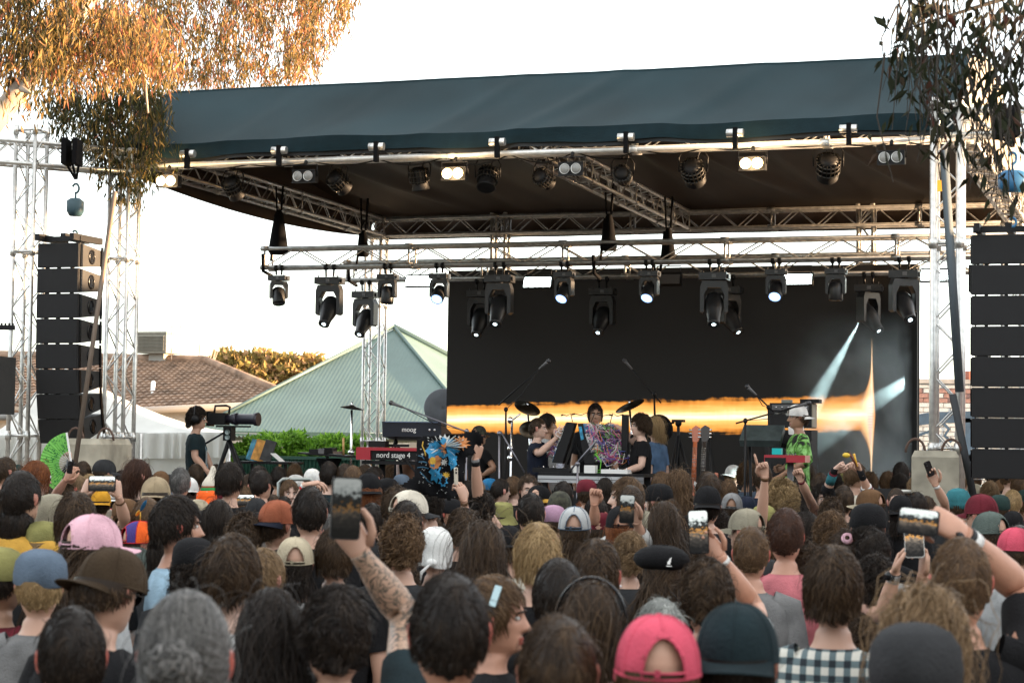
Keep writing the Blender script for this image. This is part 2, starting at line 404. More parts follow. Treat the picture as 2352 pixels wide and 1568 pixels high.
def unit(a): return a / (np.linalg.norm(a, axis=-1, keepdims=True) + 1e-9)

# hedge in front of the verandah (bright green)
hm = mat('hedge_leaf', (.05, .13, .012), .6, attr=[(.15, .33, .03), (.30, .52, .06)], trans=.4)
def clump(center, r, n, seed, L=(.06, .12), Wr=.28):
    c = np.array(center); g = np.random.default_rng(seed)
    d = unit(g.normal(size=(n, 3))); rr_ = g.uniform(.45, 1, (n, 1)) ** .5
    lump = 1 + .25 * np.sin(d[:, :1] * 5 + seed) * np.cos(d[:, 2:] * 6 + seed * 2) + .12 * np.sin(d[:, 1:2] * 11)
    P = c + d * rr_ * np.array(r) * lump
    return P, unit(d + g.normal(size=(n, 3)) * .6 + np.array([0, 0, -.2])), g.uniform(*L, n), g.uniform(*L, n) * Wr
for i, (x, y, rx, rz, nm) in enumerate([(585, 1044, .34, .26, 'bright green bush beside the camera tripod, leftmost of the hedge'), (650, 1038, .42, .30, 'bright green bush right of the camera tripod, tallest in the hedge'), (712, 1046, .36, .24, 'bright green bush behind the black equipment tray'),
                                       (775, 1042, .42, .27, 'bright green bush below the small cymbal in the hedge'), (835, 1046, .4, .25, 'bright green bush behind the rear truss tower, rightmost of the hedge')]):
    P, D, L, W_ = clump(at(x, y, 31.9), (rx, .35, rz), 2600, 20 + i)
    lm = leaf_mesh('foliage', P, D, L, W_, hm, RNG.uniform(0, 1, len(P)))
    c0_ = at(x, y, 31.9)
    st = MB()
    for k in range(5): st.tube([(c0_.x + random.uniform(-.1, .1), c0_.y, 0), (c0_.x + random.uniform(-.2, .2), c0_.y, c0_.z)], [.02, .008], 6)
    b = thing('hedge_bush', nm, 'bush', (0, 0, 0), 0, 'bushes along the green fence')
    tag(put(lm, 'foliage', b), kind='stuff'); st.build('stem', mat('bark_brown', (.10, .075, .055), .9, var=.3, bump=.5), b)

# distant trees behind the houses, golden sun put into the leaf colour
dm = mat('far_leaf_sunlit', (.16, .14, .05), .8, attr=[(.38, .28, .09), (.50, .30, .17)], trans=.4, spec=.1)
for i, (x, y, rx, rz) in enumerate([(500, 850, 2.0, .9), (545, 835, 1.8, 1.0), (595, 838, 1.8, 1.1), (640, 846, 1.7, 1.0), (690, 842, 1.9, 1.0), (735, 850, 2.0, .9)]):
    cpt = at(x, y + 28, 95); b = thing('far_tree', ['low golden sunlit tree right of the roof cooler', 'golden sunlit tree next right of the lowest one', 'golden pinkish tree midway between the two roofs', 'sunlit tree just left of the green roof slope', 'sunlit tree low behind the green roof slope', 'sunlit tree mostly hidden by the green roof peak'][i], 'tree', (cpt.x, cpt.y, 0), 0, 'trees on the skyline between the two roofs')
    P, D, L, W_ = clump((0, 0, cpt.z), (rx, 1.5, rz), 3200, 40 + i, (.22, .42), .4)
    tag(put(leaf_mesh('crown', P, D, L, W_, dm, RNG.uniform(0, 1, len(P))), 'crown', b), kind='stuff')
    MB().tube([(0, 0, 0), (.1, 0, cpt.z * .6), (0, 0, cpt.z)], [.25, .16, .06], 8).build('trunk', mat('bark_brown'), b)
# bare twiggy tree above the tiled roof
b0 = at(455, 850, 75); t = thing('bare_tree', 'faint leafless twiggy tree rising behind the tiled roof', 'tree', (b0.x, b0.y, 0))
tw = MB(); tm = mat('twig', (.42, .33, .27), .9)
for k in range(26):
    x = random.uniform(-.9, .9); z1 = b0.z + random.uniform(.8, 2.0); tw.tube([(x * .2, 0, b0.z - 1.5), (x * .6, random.uniform(-.3, .3), b0.z), (x, random.uniform(-.4, .4), z1)], [.03, .015, .006], 5)
tw.build('crown', tm, t); MB().tube([(0, 0, 0), (0, 0, b0.z - 1.4)], [.2, .1], 8).build('trunk', tm, t)

# ---- eucalyptus at left
def inpoly(x, y, poly):
    c = False; j = len(poly) - 1
    for i in range(len(poly)):
        if (poly[i][1] > y) != (poly[j][1] > y) and x < (poly[j][0] - poly[i][0]) * (y - poly[i][1]) / (poly[j][1] - poly[i][1]) + poly[i][0]: c = not c
        j = i
    return c
bark = mat('gum_bark', (.30, .25, .20), .8, var=.35, vs=5, bump=.5, bs=12)
gum = mat('gum_leaf', (.030, .036, .012), .6, attr=[(.06, .055, .016), (.24, .155, .045), (.38, .24, .085), (.36, .12, .07)], trans=.35, spec=.2)  # yellow and orange tones carry the low sun in colour, red ones are buds
def spray_tree(root, regions, branches, n_single, mat_leaf, Lr, bd, hang=.9, spr=.38, bk=bark):
    Ps, Ds, Ls, Ws, Rs = [], [], [], [], []
    tw = MB(); singles = []
    for poly, n, (d0, d1), per, cshift in regions:
        xs = [p[0] for p in poly]; ys = [p[1] for p in poly]; k = 0
        while k < n:
            x, y = random.uniform(min(xs), max(xs)), random.uniform(min(ys), max(ys))
            if not inpoly(x, y, poly): continue
            # clumpy gaps
            if math.sin(x * .035 + 1.3 * math.sin(y * .031)) * math.sin(y * .045 + math.sin(x * .027)) < -.42: 
                if random.random() < .85: k += .3; continue
            k += 1; c = at(x, y, random.uniform(d0, d1)); ln = random.uniform(.3, .7); tilt = Vector((random.gauss(0, .35), random.gauss(0, .35), -1)).normalized()
            top = c + Vector((random.gauss(0, .06), 0, ln * .5)); bot = c + tilt * ln * .5
            tw.tube([top, top.lerp(bot, .5) + Vector((random.gauss(0, .03), 0, 0)), bot], [.006, .004, .002], 3, caps=False)
            base = random.random() * .45 + cshift
            for q in range(per):
                p = top.lerp(bot, random.random()) + Vector((random.gauss(0, .05), random.gauss(0, .05), random.gauss(0, .03)))
                d = Vector((random.gauss(0, spr), random.gauss(0, spr), -hang)).normalized()
                Ps.append(p); Ds.append(d); Ls.append(random.uniform(*Lr)); Ws.append(random.uniform(*Lr) * bd); Rs.append(min(1, max(0, base + random.gauss(0, .26))))
    P, D, L, W_, R_ = np.array(Ps), np.array(Ds), np.array(Ls), np.array(Ws), np.array(Rs)
    idx = np.random.default_rng(3).permutation(len(P)); P, D, L, W_, R_ = P[idx], D[idx], L[idx], W_[idx], R_[idx]
    tag(put(leaf_mesh('foliage', P[n_single:], D[n_single:], L[n_single:], W_[n_single:], mat_leaf, R_[n_single:]), 'foliage', root), kind='stuff')
    # separate leaves
    tmpl = []
    for q in range(6):
        tmpl.append(leaf_mesh('leaf', np.zeros((1, 3)), np.array([[0., 0., -1.]]), np.array([1.]), np.array([bd]), mat_leaf, np.array([q / 6])))
    for i in range(n_single):
        o = bpy.data.objects.new('leaf', tmpl[min(5, int(R_[i] * 6))]); C.objects.link(o); o.parent = root
        o.location = P[i]; o.rotation_euler = Vector((0, 0, -1)).rotation_difference(Vector(D[i])).to_euler(); o.rotation_euler.rotate_axis('Z', random.uniform(0, 6.28)); o.scale = (L[i],) * 3
    tag(tw.build('twigs', mat('twig_dark', (.03, .024, .018), .9), root), kind='stuff')
    for pts, rs in branches: MB().tube(pts, rs, 10).build('branch', bk, root)
lt = thing('eucalyptus_tree', 'tall eucalyptus with orange sunlit hanging leaves at upper left', 'tree', (0, 0, 0))
lbranch = [([at(-60, 330, 18.2), at(-10, 275, 18.2), at(60, 190, 18.3), at(105, 130, 18.5), at(150, 75, 18.8), at(215, -5, 19.2), at(300, -120, 19.6)], [.15, .105, .09, .085, .075, .06, .05]),
           ([at(60, 190, 18.3), at(50, 205, 18.0), at(75, 216, 17.9)], [.035, .03, .01]),
           ([at(105, 130, 18.5), at(240, 60, 20), at(400, 70, 23)], [.03, .02, .008]),
           ([at(240, 80, 20), at(330, 160, 20), at(340, 260, 19.8)], [.03, .02, .01]), ([at(300, -120, 19.6), at(480, -60, 24), at(640, 60, 26)], [.03, .02, .008])]
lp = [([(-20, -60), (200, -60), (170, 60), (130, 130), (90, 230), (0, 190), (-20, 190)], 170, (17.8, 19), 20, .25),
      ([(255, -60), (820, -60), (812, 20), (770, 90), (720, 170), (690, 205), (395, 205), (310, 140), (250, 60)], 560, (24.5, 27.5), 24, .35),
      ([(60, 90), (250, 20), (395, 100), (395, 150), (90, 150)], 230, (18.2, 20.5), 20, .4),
      ([(95, 200), (390, 200), (392, 270), (372, 345), (340, 420), (310, 450), (275, 460), (250, 420), (215, 390), (185, 330), (120, 260)], 330, (21.8, 23.0), 18, -.1)]  # last region shifted to darker leaves, painting in the canopy's shade
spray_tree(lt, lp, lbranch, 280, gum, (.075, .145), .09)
tb = at(-60, 330, 18.2); MB().tube([(tb.x - 1.2, tb.y, 0), (tb.x - .9, tb.y, 2.2), tb], [.28, .22, .15], 12).build('trunk', bark, lt)
# ---- eucalyptus branch at right, nearer the camera, in shade
rt = thing('eucalyptus_tree', 'dark shaded eucalyptus with long drooping leaves at upper right', 'tree', (0, 0, 0))
gum2 = mat('gum_leaf_shaded', (.010, .013, .006), .75, attr=[(.02, .024, .010), (.03, .024, .013), (.06, .02, .014)], trans=.1, spec=.15)  # gum leaves in lowered tones, the tree's shade put into the colour
rp = [([(2010, 80), (2130, 20), (2200, 60), (2190, 180), (2060, 170)], 16, (9, 10), 5, .1), ([(2110, 20), (2352, -30), (2380, 220), (2300, 280), (2180, 240), (2060, 170)], 66, (9, 10.4), 8, .1),
      ([(2095, 190), (2215, 215), (2205, 300), (2100, 300)], 10, (9, 10), 7, .2), ([(2230, 200), (2365, 220), (2370, 380), (2290, 350), (2240, 300)], 11, (9, 10), 6, .0), ([(2240, 300), (2330, 330), (2300, 400), (2255, 370)], 7, (9, 10), 3, .0)]
rbr = [([at(2420, -120, 9.6), at(2330, -10, 9.5), at(2200, 30, 9.4), at(2070, 70, 9.4)], [.02, .012, .008, .003]), ([at(2420, -120, 9.6), at(2360, 60, 9.6), at(2340, 200, 9.5)], [.015, .01, .004]),
       ([at(2330, -10, 9.5), at(2230, 110, 9.5), at(2150, 220, 9.4)], [.01, .006, .003]), ([at(2360, 60, 9.6), at(2280, 180, 9.5), at(2230, 300, 9.5)], [.01, .006, .003])]
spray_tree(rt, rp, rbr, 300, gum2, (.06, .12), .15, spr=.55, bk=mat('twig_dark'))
q = at(2420, -120, 9.6); MB().tube([(q.x + 1.4, q.y, 0), (q.x + 1.2, q.y, 2.6), q + Vector((.3, 0, .5)), q], [.2, .15, .06, .02], 10).build('trunk', bark, rt)

# ---- concrete blocks at the tower feet
cb_m = mat('cast_concrete', (.36, .33, .26), .9, var=.35, vs=4, bump=.6, bs=10)
def block(x0, x1, ytop, Y, lab):
    a = at(x0, ytop, Y); b = at(x1, ytop, Y); wd = (b.x - a.x)
    t = thing('concrete_block', lab, 'concrete block', ((a.x + b.x) / 2, Y + .3, 0), -A * .6, 'ballast blocks at the truss towers')
    mb = MB(); h = a.z
    def pl(z, k): return [Vector((sx * (wd / 2 * .93 - k), sy * (.42 - k), z)) for sx, sy in ((-1, -1), (1, -1), (1, 1), (-1, 1))]
    mb.loft([pl(0, 0), pl(h * .97, 0), pl(h, .03)], smooth=False); mb.build('body', cb_m, t)
    for k in (-.18, .15): MB().tube([Vector((k + .09 * math.cos(a_), -.1, h - .02 + .13 * math.sin(a_))) for a_ in [math.pi * j / 8 for j in range(9)]], .012, 6).build('lifting_loop', mat('rusty_steel', (.10, .06, .045), .8), t)
block(150, 262, 1006, 20.7, 'tall concrete ballast block at the foot of the left truss towers')
block(2106, 2220, 1034, 18.6, 'pale concrete ballast block at the foot of the right truss tower')

# unseen trees added behind the camera to dim the light from that side
g = np.random.default_rng(77); n_ = 5200; ang = g.uniform(-2.3, 2.3, n_); r_ = 34 + g.normal(size=n_) * 1.6; hh_ = g.uniform(0, 1, n_) * (7.5 + 2.0 * np.sin(ang * 9) + 1.2 * np.sin(ang * 23))
Pw = np.stack([r_ * np.sin(ang) - 4, 8 - r_ * np.cos(ang), hh_], 1); keep = Pw[:, 0] < 12; Pw = Pw[keep]
tag(put(leaf_mesh('shade_belt_foliage', Pw, unit(g.normal(size=(len(Pw), 3))), g.uniform(1.2, 2.4, len(Pw)), g.uniform(.5, 1.0, len(Pw)), mat('shade_belt_leaf', (.02, .028, .012), .8, attr=[(.04, .05, .02)]), g.uniform(0, 1, len(Pw))), 'shade_belt'), 'unseen belt of dark trees added behind the camera to dim the light', 'trees', kind='stuff')

# ================================================================ THE STAGE
TS = .24
def frame_x(P0, P1, up=Vector((0, 0, 1))):
    x = (P1 - P0).normalized(); y = up.cross(x)
    y = y.normalized() if y.length > 1e-4 else Vector((-SA * 0 + 0, 1, 0)); z = x.cross(y)
    return Matrix((x, y, z)).transposed().to_4x4()
def truss(label, P0, P1, ydir=None, size=TS, r=.024, bay=.27, mats=None, name='box_truss', cat='truss', inset=0):
    """box truss from P0 to P1 (axis), parts: four chords, a zigzag lacing on each face, end frames"""
    x = (P1 - P0); Ln = x.length; x = x.normalized()
    y = (ydir - x * ydir.dot(x)).normalized(); z = x.cross(y)
    t = thing(name, label, cat, P0, 0, 'aluminium box trusses of the stage'); t.rotation_euler = Matrix((x, y, z)).transposed().to_euler()
    m = mats or ALU; h = size / 2
    me = MB().tube([(0, 0, 0), (Ln, 0, 0)], r, 10).mesh('chord', m)
    for a in (-h, h):
        for b in (-h, h): put(me, 'chord', t, loc=(0, a, b))
    n = max(2, int(Ln / bay))
    for ax in range(4):
        pts = []
        for i in range(n + 1):
            k = h if i % 2 else -h; X = .03 + (Ln - .06) * i / n
            pts.append([(X, k, h), (X, k, -h), (X, h, k), (X, -h, k)][ax])
        zb = MB()
        for i in range(n): zb.tube([pts[i], pts[i + 1]], .0085, 5, caps=False)
        zb.build('lacing', m, t)
    ef = MB(); cs = [(h, h), (h, -h), (-h, -h), (-h, h)]
    ef.tube([(0, *c) for c in cs + cs[:2]], .015, 6, caps=False)
    em = ef.mesh('end_frame', m); sm = MB().tube([(-.05, 0, 0), (.05, 0, 0)], r * 1.35, 8).mesh('coupler', m)
    for X in [.03, Ln - .03] + list(np.arange(2.0, Ln - .6, 2.0)):
        put(em, 'end_frame', t, loc=(X, 0, 0))
        for c in cs: put(sm, 'coupler', t, loc=(X, *c))
    return t
Vd = Vector((SA, CA, 0)); Ud = Vector((CA, -SA, 0)); Zd = Vector((0, 0, 1))
zF = onstage(1176, 349, 0)[1]; h2 = TS / 2
uL = onstage(277, 800, 0)[0]; uR = onstage(2176, 800, 0)[0]
# towers
truss('inner left truss tower of the stage, right of the hanging speaker column', S(uL, 0, .02), S(uL, 0, zF + .1), Ud)
truss('right front truss tower of the stage with a dark strap', S(uR, 0, .02), S(uR, 0, zF + .35), Ud, size=.25, r=.036)
PO = at(60, 800, 21.8); truss('outermost left truss tower, left of the hanging speaker column', Vector((PO.x, PO.y, .02)), Vector((PO.x, PO.y, zF + .3)), Ud)
zR = onstage(1500, 490, 7.3)[1] - TS
uRL = onstage(860, 800, 7.3)[0]
truss('rear left truss tower in front of the green roof', S(uRL, 7.3, .02), S(uRL, 7.3, zR), Ud, mats=ALU)
truss('rear right truss tower of the stage behind the right speaker column', S(uR + .05, 7.3, .02), S(uR + .05, 7.3, zR), Ud)
# roof frame
truss('front roof truss carrying the blinders along the canopy edge', S(uL - .1, .17, zF + .09), S(uR + .2, .17, zF + .09), Zd, size=.18, r=.030, mats=mat('skylit_aluminium', (.80, .80, .78), .35, .35, var=.1, vs=20))  # paler metal than the other trusses, sky brightness put into its colour
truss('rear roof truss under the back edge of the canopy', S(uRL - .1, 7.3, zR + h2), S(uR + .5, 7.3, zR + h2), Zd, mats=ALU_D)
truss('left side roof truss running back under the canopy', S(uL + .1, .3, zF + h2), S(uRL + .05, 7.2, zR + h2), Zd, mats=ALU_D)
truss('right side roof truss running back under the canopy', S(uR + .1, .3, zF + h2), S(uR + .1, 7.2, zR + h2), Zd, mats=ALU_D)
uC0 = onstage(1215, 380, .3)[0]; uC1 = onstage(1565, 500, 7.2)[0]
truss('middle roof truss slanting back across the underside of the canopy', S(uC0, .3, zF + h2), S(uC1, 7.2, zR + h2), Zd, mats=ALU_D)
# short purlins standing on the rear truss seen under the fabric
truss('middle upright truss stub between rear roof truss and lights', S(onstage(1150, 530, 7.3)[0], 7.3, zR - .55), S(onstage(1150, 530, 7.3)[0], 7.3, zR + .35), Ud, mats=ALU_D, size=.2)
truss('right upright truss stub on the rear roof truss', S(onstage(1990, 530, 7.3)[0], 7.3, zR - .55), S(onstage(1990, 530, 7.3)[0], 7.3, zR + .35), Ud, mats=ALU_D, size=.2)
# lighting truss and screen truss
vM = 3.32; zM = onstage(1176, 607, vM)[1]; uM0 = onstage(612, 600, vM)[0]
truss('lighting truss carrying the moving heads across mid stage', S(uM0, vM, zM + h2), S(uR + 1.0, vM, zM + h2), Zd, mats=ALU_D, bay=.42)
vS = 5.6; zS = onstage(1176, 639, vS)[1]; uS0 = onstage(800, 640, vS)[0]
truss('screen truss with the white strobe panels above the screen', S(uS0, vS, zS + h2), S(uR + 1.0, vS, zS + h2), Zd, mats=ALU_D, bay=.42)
# PA wing beams
PB = at(-40, 370, 21.6); truss('beam holding the left speaker column between the two left towers', Vector((PB.x, 21.6, zF + .02)), S(uL + .1, -.05, zF + .02), Vector((0, 1, 0)))
PRb = at(2352, 300, 18.3); zRB = at(2300, 300, 18.6).z
truss('beam holding the right speaker column outside the right tower', S(uR - .1, -.0, zF + .12), S(uR + 3.2, -.15, zF + .12), Zd)

# front pipe clamps (short tube ends over the truss)
for k, x in enumerate((435, 645, 868, 1145, 1440, 1690, 1950)):
    yy = 375 - (x - 436) * .0375; u, z = onstage(x, yy - 12, -.02)
    c = thing('truss_pipe_stub', ['leftmost', 'second', 'third', 'fourth', 'fifth', 'sixth', 'rightmost'][k] + ' short pipe stub strapped over the front truss chord, counted from the left', 'pipe stub', S(u, -.06, z), -A, 'pipe stubs strapped to the front truss')
    MB().tube([(-.085, 0, .04), (.085, 0, .04)], .042, 12).build('pipe', ALU, c)
    MB().box((.01, -.03, -.02), (.045, .06, .22)).build('strap', BLKF, c)

# ---- canopy
teal = mat('canopy_pvc', (.010, .027, .034), .7, var=.25, vs=.8, bump=.25, bs=160, spec=.18)
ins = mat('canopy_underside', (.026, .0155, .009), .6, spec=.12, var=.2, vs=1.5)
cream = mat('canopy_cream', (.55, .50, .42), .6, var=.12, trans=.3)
cn = thing('stage_canopy', 'dark teal fabric canopy roof covering the stage', 'canopy', S(0, 0, 0), -A)
u0, u1 = uL - .12, uR + .12
zE = onstage(1176, 298, 0)[1]; zE0 = onstage(1176, 332, 0)[1]; vRg = 1.15; zRg = onstage(1176, 176, vRg)[1]
def wr(u, t):
    # diagonal wrinkles running down from the ridge
    a = 0
    for c, wd, sl, am in ((-3.2, .12, .5, .02), (-2.2, .10, .6, .016), (-.6, .10, .75, .028), (-.35, .14, .75, -.016), (.55, .13, .85, .05), (.8, .16, .85, -.028), (2.1, .14, .8, .03), (2.35, .15, .8, -.018), (3.4, .12, .6, .018), (4.2, .1, .5, .02)):
        a += .55 * am * math.exp(-((u - (c + .3) + (1 - t) * sl) / wd) ** 2) * (.35 + .65 * t)
    return a + .010 * math.sin(u * 2.1 + t * 3) + .006 * math.sin(u * 5.3 - t * 4)
def front(a, b):
    u = u0 + (u1 - u0) * a; v = .0 + vRg * b; z = zE + (zRg - zE) * b - .05 * math.sin(math.pi * b); d = wr(u, b) * (1 - .8 * b ** 3)
    return Vector((u, v - d * .7, z + d))
MB().grid(front, 160, 20).build('front_slope', teal, cn)
def val(a, b):
    u = u0 + (u1 - u0) * a; d = wr(u, 0)
    return Vector((u, .0 - d * .7 + .02 * math.sin(u * 3.1 + b) * b, zE + d - (zE - zE0) * b + .012 * math.sin(u * 4 + 1) * b))
MB().grid(val, 120, 4).build('valance', mat('valance_pvc', (.006, .019, .025), .7, var=.15, bump=.2, bs=80, spec=.15), cn)
MB().grid(lambda a, b: val(a, 1) + Vector((0, .035 + .01 * math.sin(a * 70), -.09 * b + .05)), 120, 2).build('lower_flap', mat('flap_pvc', (.008, .011, .014), .6), cn)
MB().tube([front(i / 60, 1) + Vector((0, .01, .0)) for i in range(61)], .018, 8).build('ridge_rope', teal, cn)
zRr = zR + TS + .02
def under(a, b):
    u = (u0 + (u1 + .1 - u0) * a) + b * (uRL - uL) * (1 - a); v = vRg + (7.5 - vRg) * b; z = zRg + (zRr - zRg) * b
    sag = .10 * math.sin(math.pi * b) * (.4 + .6 * abs(math.sin(a * math.pi * 4)))
    fold = 0
    for k in range(9):
        uc = -4.4 + k * 1.1 + .4 * math.sin(k * 5.1); fold += (.07 + .03 * math.sin(k * 3)) * math.exp(-(((u - uc) - (b - .5) * (1.8 if k % 2 else .9)) / .12) ** 2)
        fold -= .05 * math.exp(-(((u - uc - .35) - (b - .5) * 1.3) / .2) ** 2)
    return Vector((u, v, z - sag - fold * math.sin(math.pi * min(1, b * 1.05))))
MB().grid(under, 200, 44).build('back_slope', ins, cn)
MB().grid(lambda a, b: under(a, 1) + Vector((0, .06 + .02 * math.sin(a * 60 + b * 2), -(TS + .05) * b)), 120, 3).build('rear_valance', ins, cn)
def lside(a, b):  # left curtain hanging from the gable, curved lower edge
    top = Vector((u0, vRg * min(1, a / .16), zE + (zRg - zE) * min(1, a / .16))) if a < .16 else under(0, (a - .16) / .84)
    low = zF - .02 - .16 * math.sin(math.pi * min(1, max(0, a - .02) / .98)) ** .8
    return Vector((top.x - .04 * math.sin(b * 3), top.y, top.z * (1 - b) + min(low, top.z) * b))
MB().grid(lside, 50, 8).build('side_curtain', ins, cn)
def rside(a, b):
    top = Vector((u1, vRg * min(1, a / .16), zE + (zRg - zE) * min(1, a / .16))) if a < .16 else under(1, (a - .16) / .84) + Vector((.02, 0, 0))
    low = zF + .24 - .12 * math.sin(math.pi * a)
    return Vector((top.x + .16 * math.sin(b * 3) * (1 if a > .1 else a * 10) + .03 * math.sin(a * 40 + b * 3), top.y, top.z * (1 - b) + min(low, top.z) * b))
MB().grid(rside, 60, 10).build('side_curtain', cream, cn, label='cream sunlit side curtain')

# ---- LED screen
vL = 5.9; su0 = onstage(1029, 800, vL)[0]; su1 = onstage(2105, 800, vL)[0]; sz1 = zS + .13; sz0 = onstage(1500, 1225, vL)[1]
def suv(x, y): u, z = onstage(x, y, vL); return (u - su0) / (su1 - su0), (z - sz0) / (sz1 - sz0)
def screen_mat():
    m = bpy.data.materials.new('screen_picture'); m.use_nodes = True; n = m.node_tree.nodes; L = m.node_tree.links; P = n['Principled BSDF']
    tc = n.new('ShaderNodeTexCoord'); sp = n.new('ShaderNodeSeparateXYZ'); L.new(tc.outputs['UV'], sp.inputs[0])
    def mt(op, a, b=None, c=None):
        q = n.new('ShaderNodeMath'); q.operation = op
        for i, s_ in enumerate((a, b, c)):
            if s_ is None: continue
            if isinstance(s_, (int, float)): q.inputs[i].default_value = s_
            else: L.new(s_, q.inputs[i])
        return q.outputs[0]
    X, Y = sp.outputs[0], sp.outputs[1]
    def lin(pa, pb):  # line through two photo points as function of X
        (xa, ya), (xb, yb) = suv(*pa), suv(*pb); k = (yb - ya) / (xb - xa); return mt('MULTIPLY_ADD', X, k, ya - k * xa)
    cen = lin((1029, 963), (1995, 952)); top = lin((1029, 930), (1995, 905)); bot = lin((1029, 996), (1995, 993))
    def noise(sx, sy, det=3):
        v = n.new('ShaderNodeCombineXYZ'); L.new(mt('MULTIPLY', X, sx), v.inputs[0]); L.new(mt('MULTIPLY', Y, sy), v.inputs[1])
        q = n.new('ShaderNodeTexNoise'); q.inputs['Scale'].default_value = 1; q.inputs['Detail'].default_value = det; L.new(v.outputs[0], q.inputs['Vector']); return q.outputs['Fac']
    n1 = noise(70, 26, 4); n2 = noise(9, 70, 5); n3 = noise(160, 5, 2)
    dy = mt('SUBTRACT', Y, cen)
    tu = mt('DIVIDE', dy, mt('SUBTRACT', top, cen)); td = mt('DIVIDE', dy, mt('SUBTRACT', bot, cen)); t = mt('MAXIMUM', tu, td)
    t = mt('ADD', t, mt('MULTIPLY', mt('SUBTRACT', n1, .5), mt('MULTIPLY', t, .38)))
    t = mt('ADD', t, mt('MULTIPLY', mt('SUBTRACT', n3, .5), .06)); t = mt('ADD', t, mt('MULTIPLY', mt('SUBTRACT', n2, .5), .55))
    xs, yc = suv(2002, 955); xw = suv(2012, 955)[0] - xs
    # flare towards the spike
    cr = n.new('ShaderNodeValToRGB'); e = cr.color_ramp.elements
    st = [(0, (1, .84, .56)), (.12, (1, .70, .36)), (.34, (.92, .43, .12)), (.66, (.68, .27, .05)), (.88, (.40, .14, .018)), (1.0, (.004, .0035, .003))]
    e[0].position = 0; e[0].color = (*st[0][1], 1); e[1].position = 1; e[1].color = (*st[-1][1], 1)
    for p_, c_ in st[1:-1]: k = e.new(p_); k.color = (*c_, 1)
    L.new(mt('ABSOLUTE', t), cr.inputs[0])
    left = mt('LESS_THAN', X, xs)
    # spike: half width shrinking with distance from the centre
    H1 = suv(2002, 775)[1] - yc; H0 = yc - suv(2002, 1120)[1]
    d = mt('SUBTRACT', Y, yc); du = mt('DIVIDE', d, H1); dd = mt('DIVIDE', mt('MULTIPLY', d, -1), H0); dn = mt('MAXIMUM', du, dd)
    hw = mt('MULTIPLY', mt('POWER', mt('MAXIMUM', mt('SUBTRACT', 1, dn), 0), 1.3), xw * .95)
    hl = mt('ADD', hw, mt('MULTIPLY', mt('POWER', mt('MAXIMUM', mt('SUBTRACT', 1, mt('MULTIPLY', dn, 1.6)), 0), 2.2), xw * 5))
    dx = mt('SUBTRACT', X, xs); s_r = mt('DIVIDE', dx, mt('MAXIMUM', hw, 1e-5)); s_l = mt('DIVIDE', mt('MULTIPLY', dx, -1), mt('MAXIMUM', hl, 1e-5)); s_ = mt('MAXIMUM', s_r, s_l)
    c2 = n.new('ShaderNodeValToRGB'); e = c2.color_ramp.elements; e[0].color = (1, .85, .62, 1); e[1].color = (0, 0, 0, 1); k = e.new(.45); k.color = (.95, .55, .22, 1); k = e.new(.9); k.color = (.35, .12, .03, 1)
    L.new(s_, c2.inputs[0])
    mul = n.new('ShaderNodeVectorMath'); mul.operation = 'SCALE'; L.new(cr.outputs[0], mul.inputs[0]); L.new(left, mul.inputs['Scale'])
    mx = n.new('ShaderNodeMix'); mx.data_type = 'RGBA'; mx.blend_type = 'LIGHTEN'; mx.inputs['Factor'].default_value = 1; L.new(mul.outputs[0], mx.inputs['A']); L.new(c2.outputs[0], mx.inputs['B'])
    # pink striped waveform in the middle of the spike
    pk = mt('MULTIPLY', mt('LESS_THAN', mt('ABSOLUTE', mt('ADD', dx, xw * .25)), mt('MULTIPLY', mt('SUBTRACT', 1, mt('MULTIPLY', mt('ABSOLUTE', mt('SUBTRACT', Y, yc)), 9)), xw * .75)), mt('GREATER_THAN', mt('SINE', mt('MULTIPLY', Y, 620)), -.5))
    m3 = n.new('ShaderNodeMix'); m3.data_type = 'RGBA'; L.new(mt('MULTIPLY', pk, .6), m3.inputs['Factor']); L.new(mx.outputs['Result'], m3.inputs['A']); m3.inputs['B'].default_value = (.75, .13, .22, 1)
    L.new(m3.outputs['Result'], P.inputs['Emission Color']); P.inputs['Emission Strength'].default_value = .28
    P.inputs['Base Color'].default_value = (.008, .008, .008, 1); P.inputs['Roughness'].default_value = .6; P.inputs['Specular IOR Level'].default_value = .25
    return m
scn = thing('video_screen', 'large black video wall showing a streak of orange flame with a vertical flare', 'screen', S(su0, vL, sz0), -A)
W_, H_ = su1 - su0, sz1 - sz0
me = bpy.data.meshes.new('picture'); me.from_pydata([(0, -.003, 0), (W_, -.003, 0), (W_, -.003, H_), (0, -.003, H_)], [], [(0, 1, 2, 3)]); uvl = me.uv_layers.new(name='UVMap')
for i, c in enumerate([(0, 0), (1, 0), (1, 1), (0, 1)]): uvl.data[i].uv = c
me.materials.append(screen_mat()); put(me, 'picture', scn)
MB().box((W_ / 2, .05, H_ / 2), (W_ + .02, .1, H_ + .02)).build('cabinet', BLK, scn)
for k in range(13): MB().box((W_ * k / 12, .13, H_ / 2), (.04, .05, H_)).build('cabinet_rib', BLK, scn)

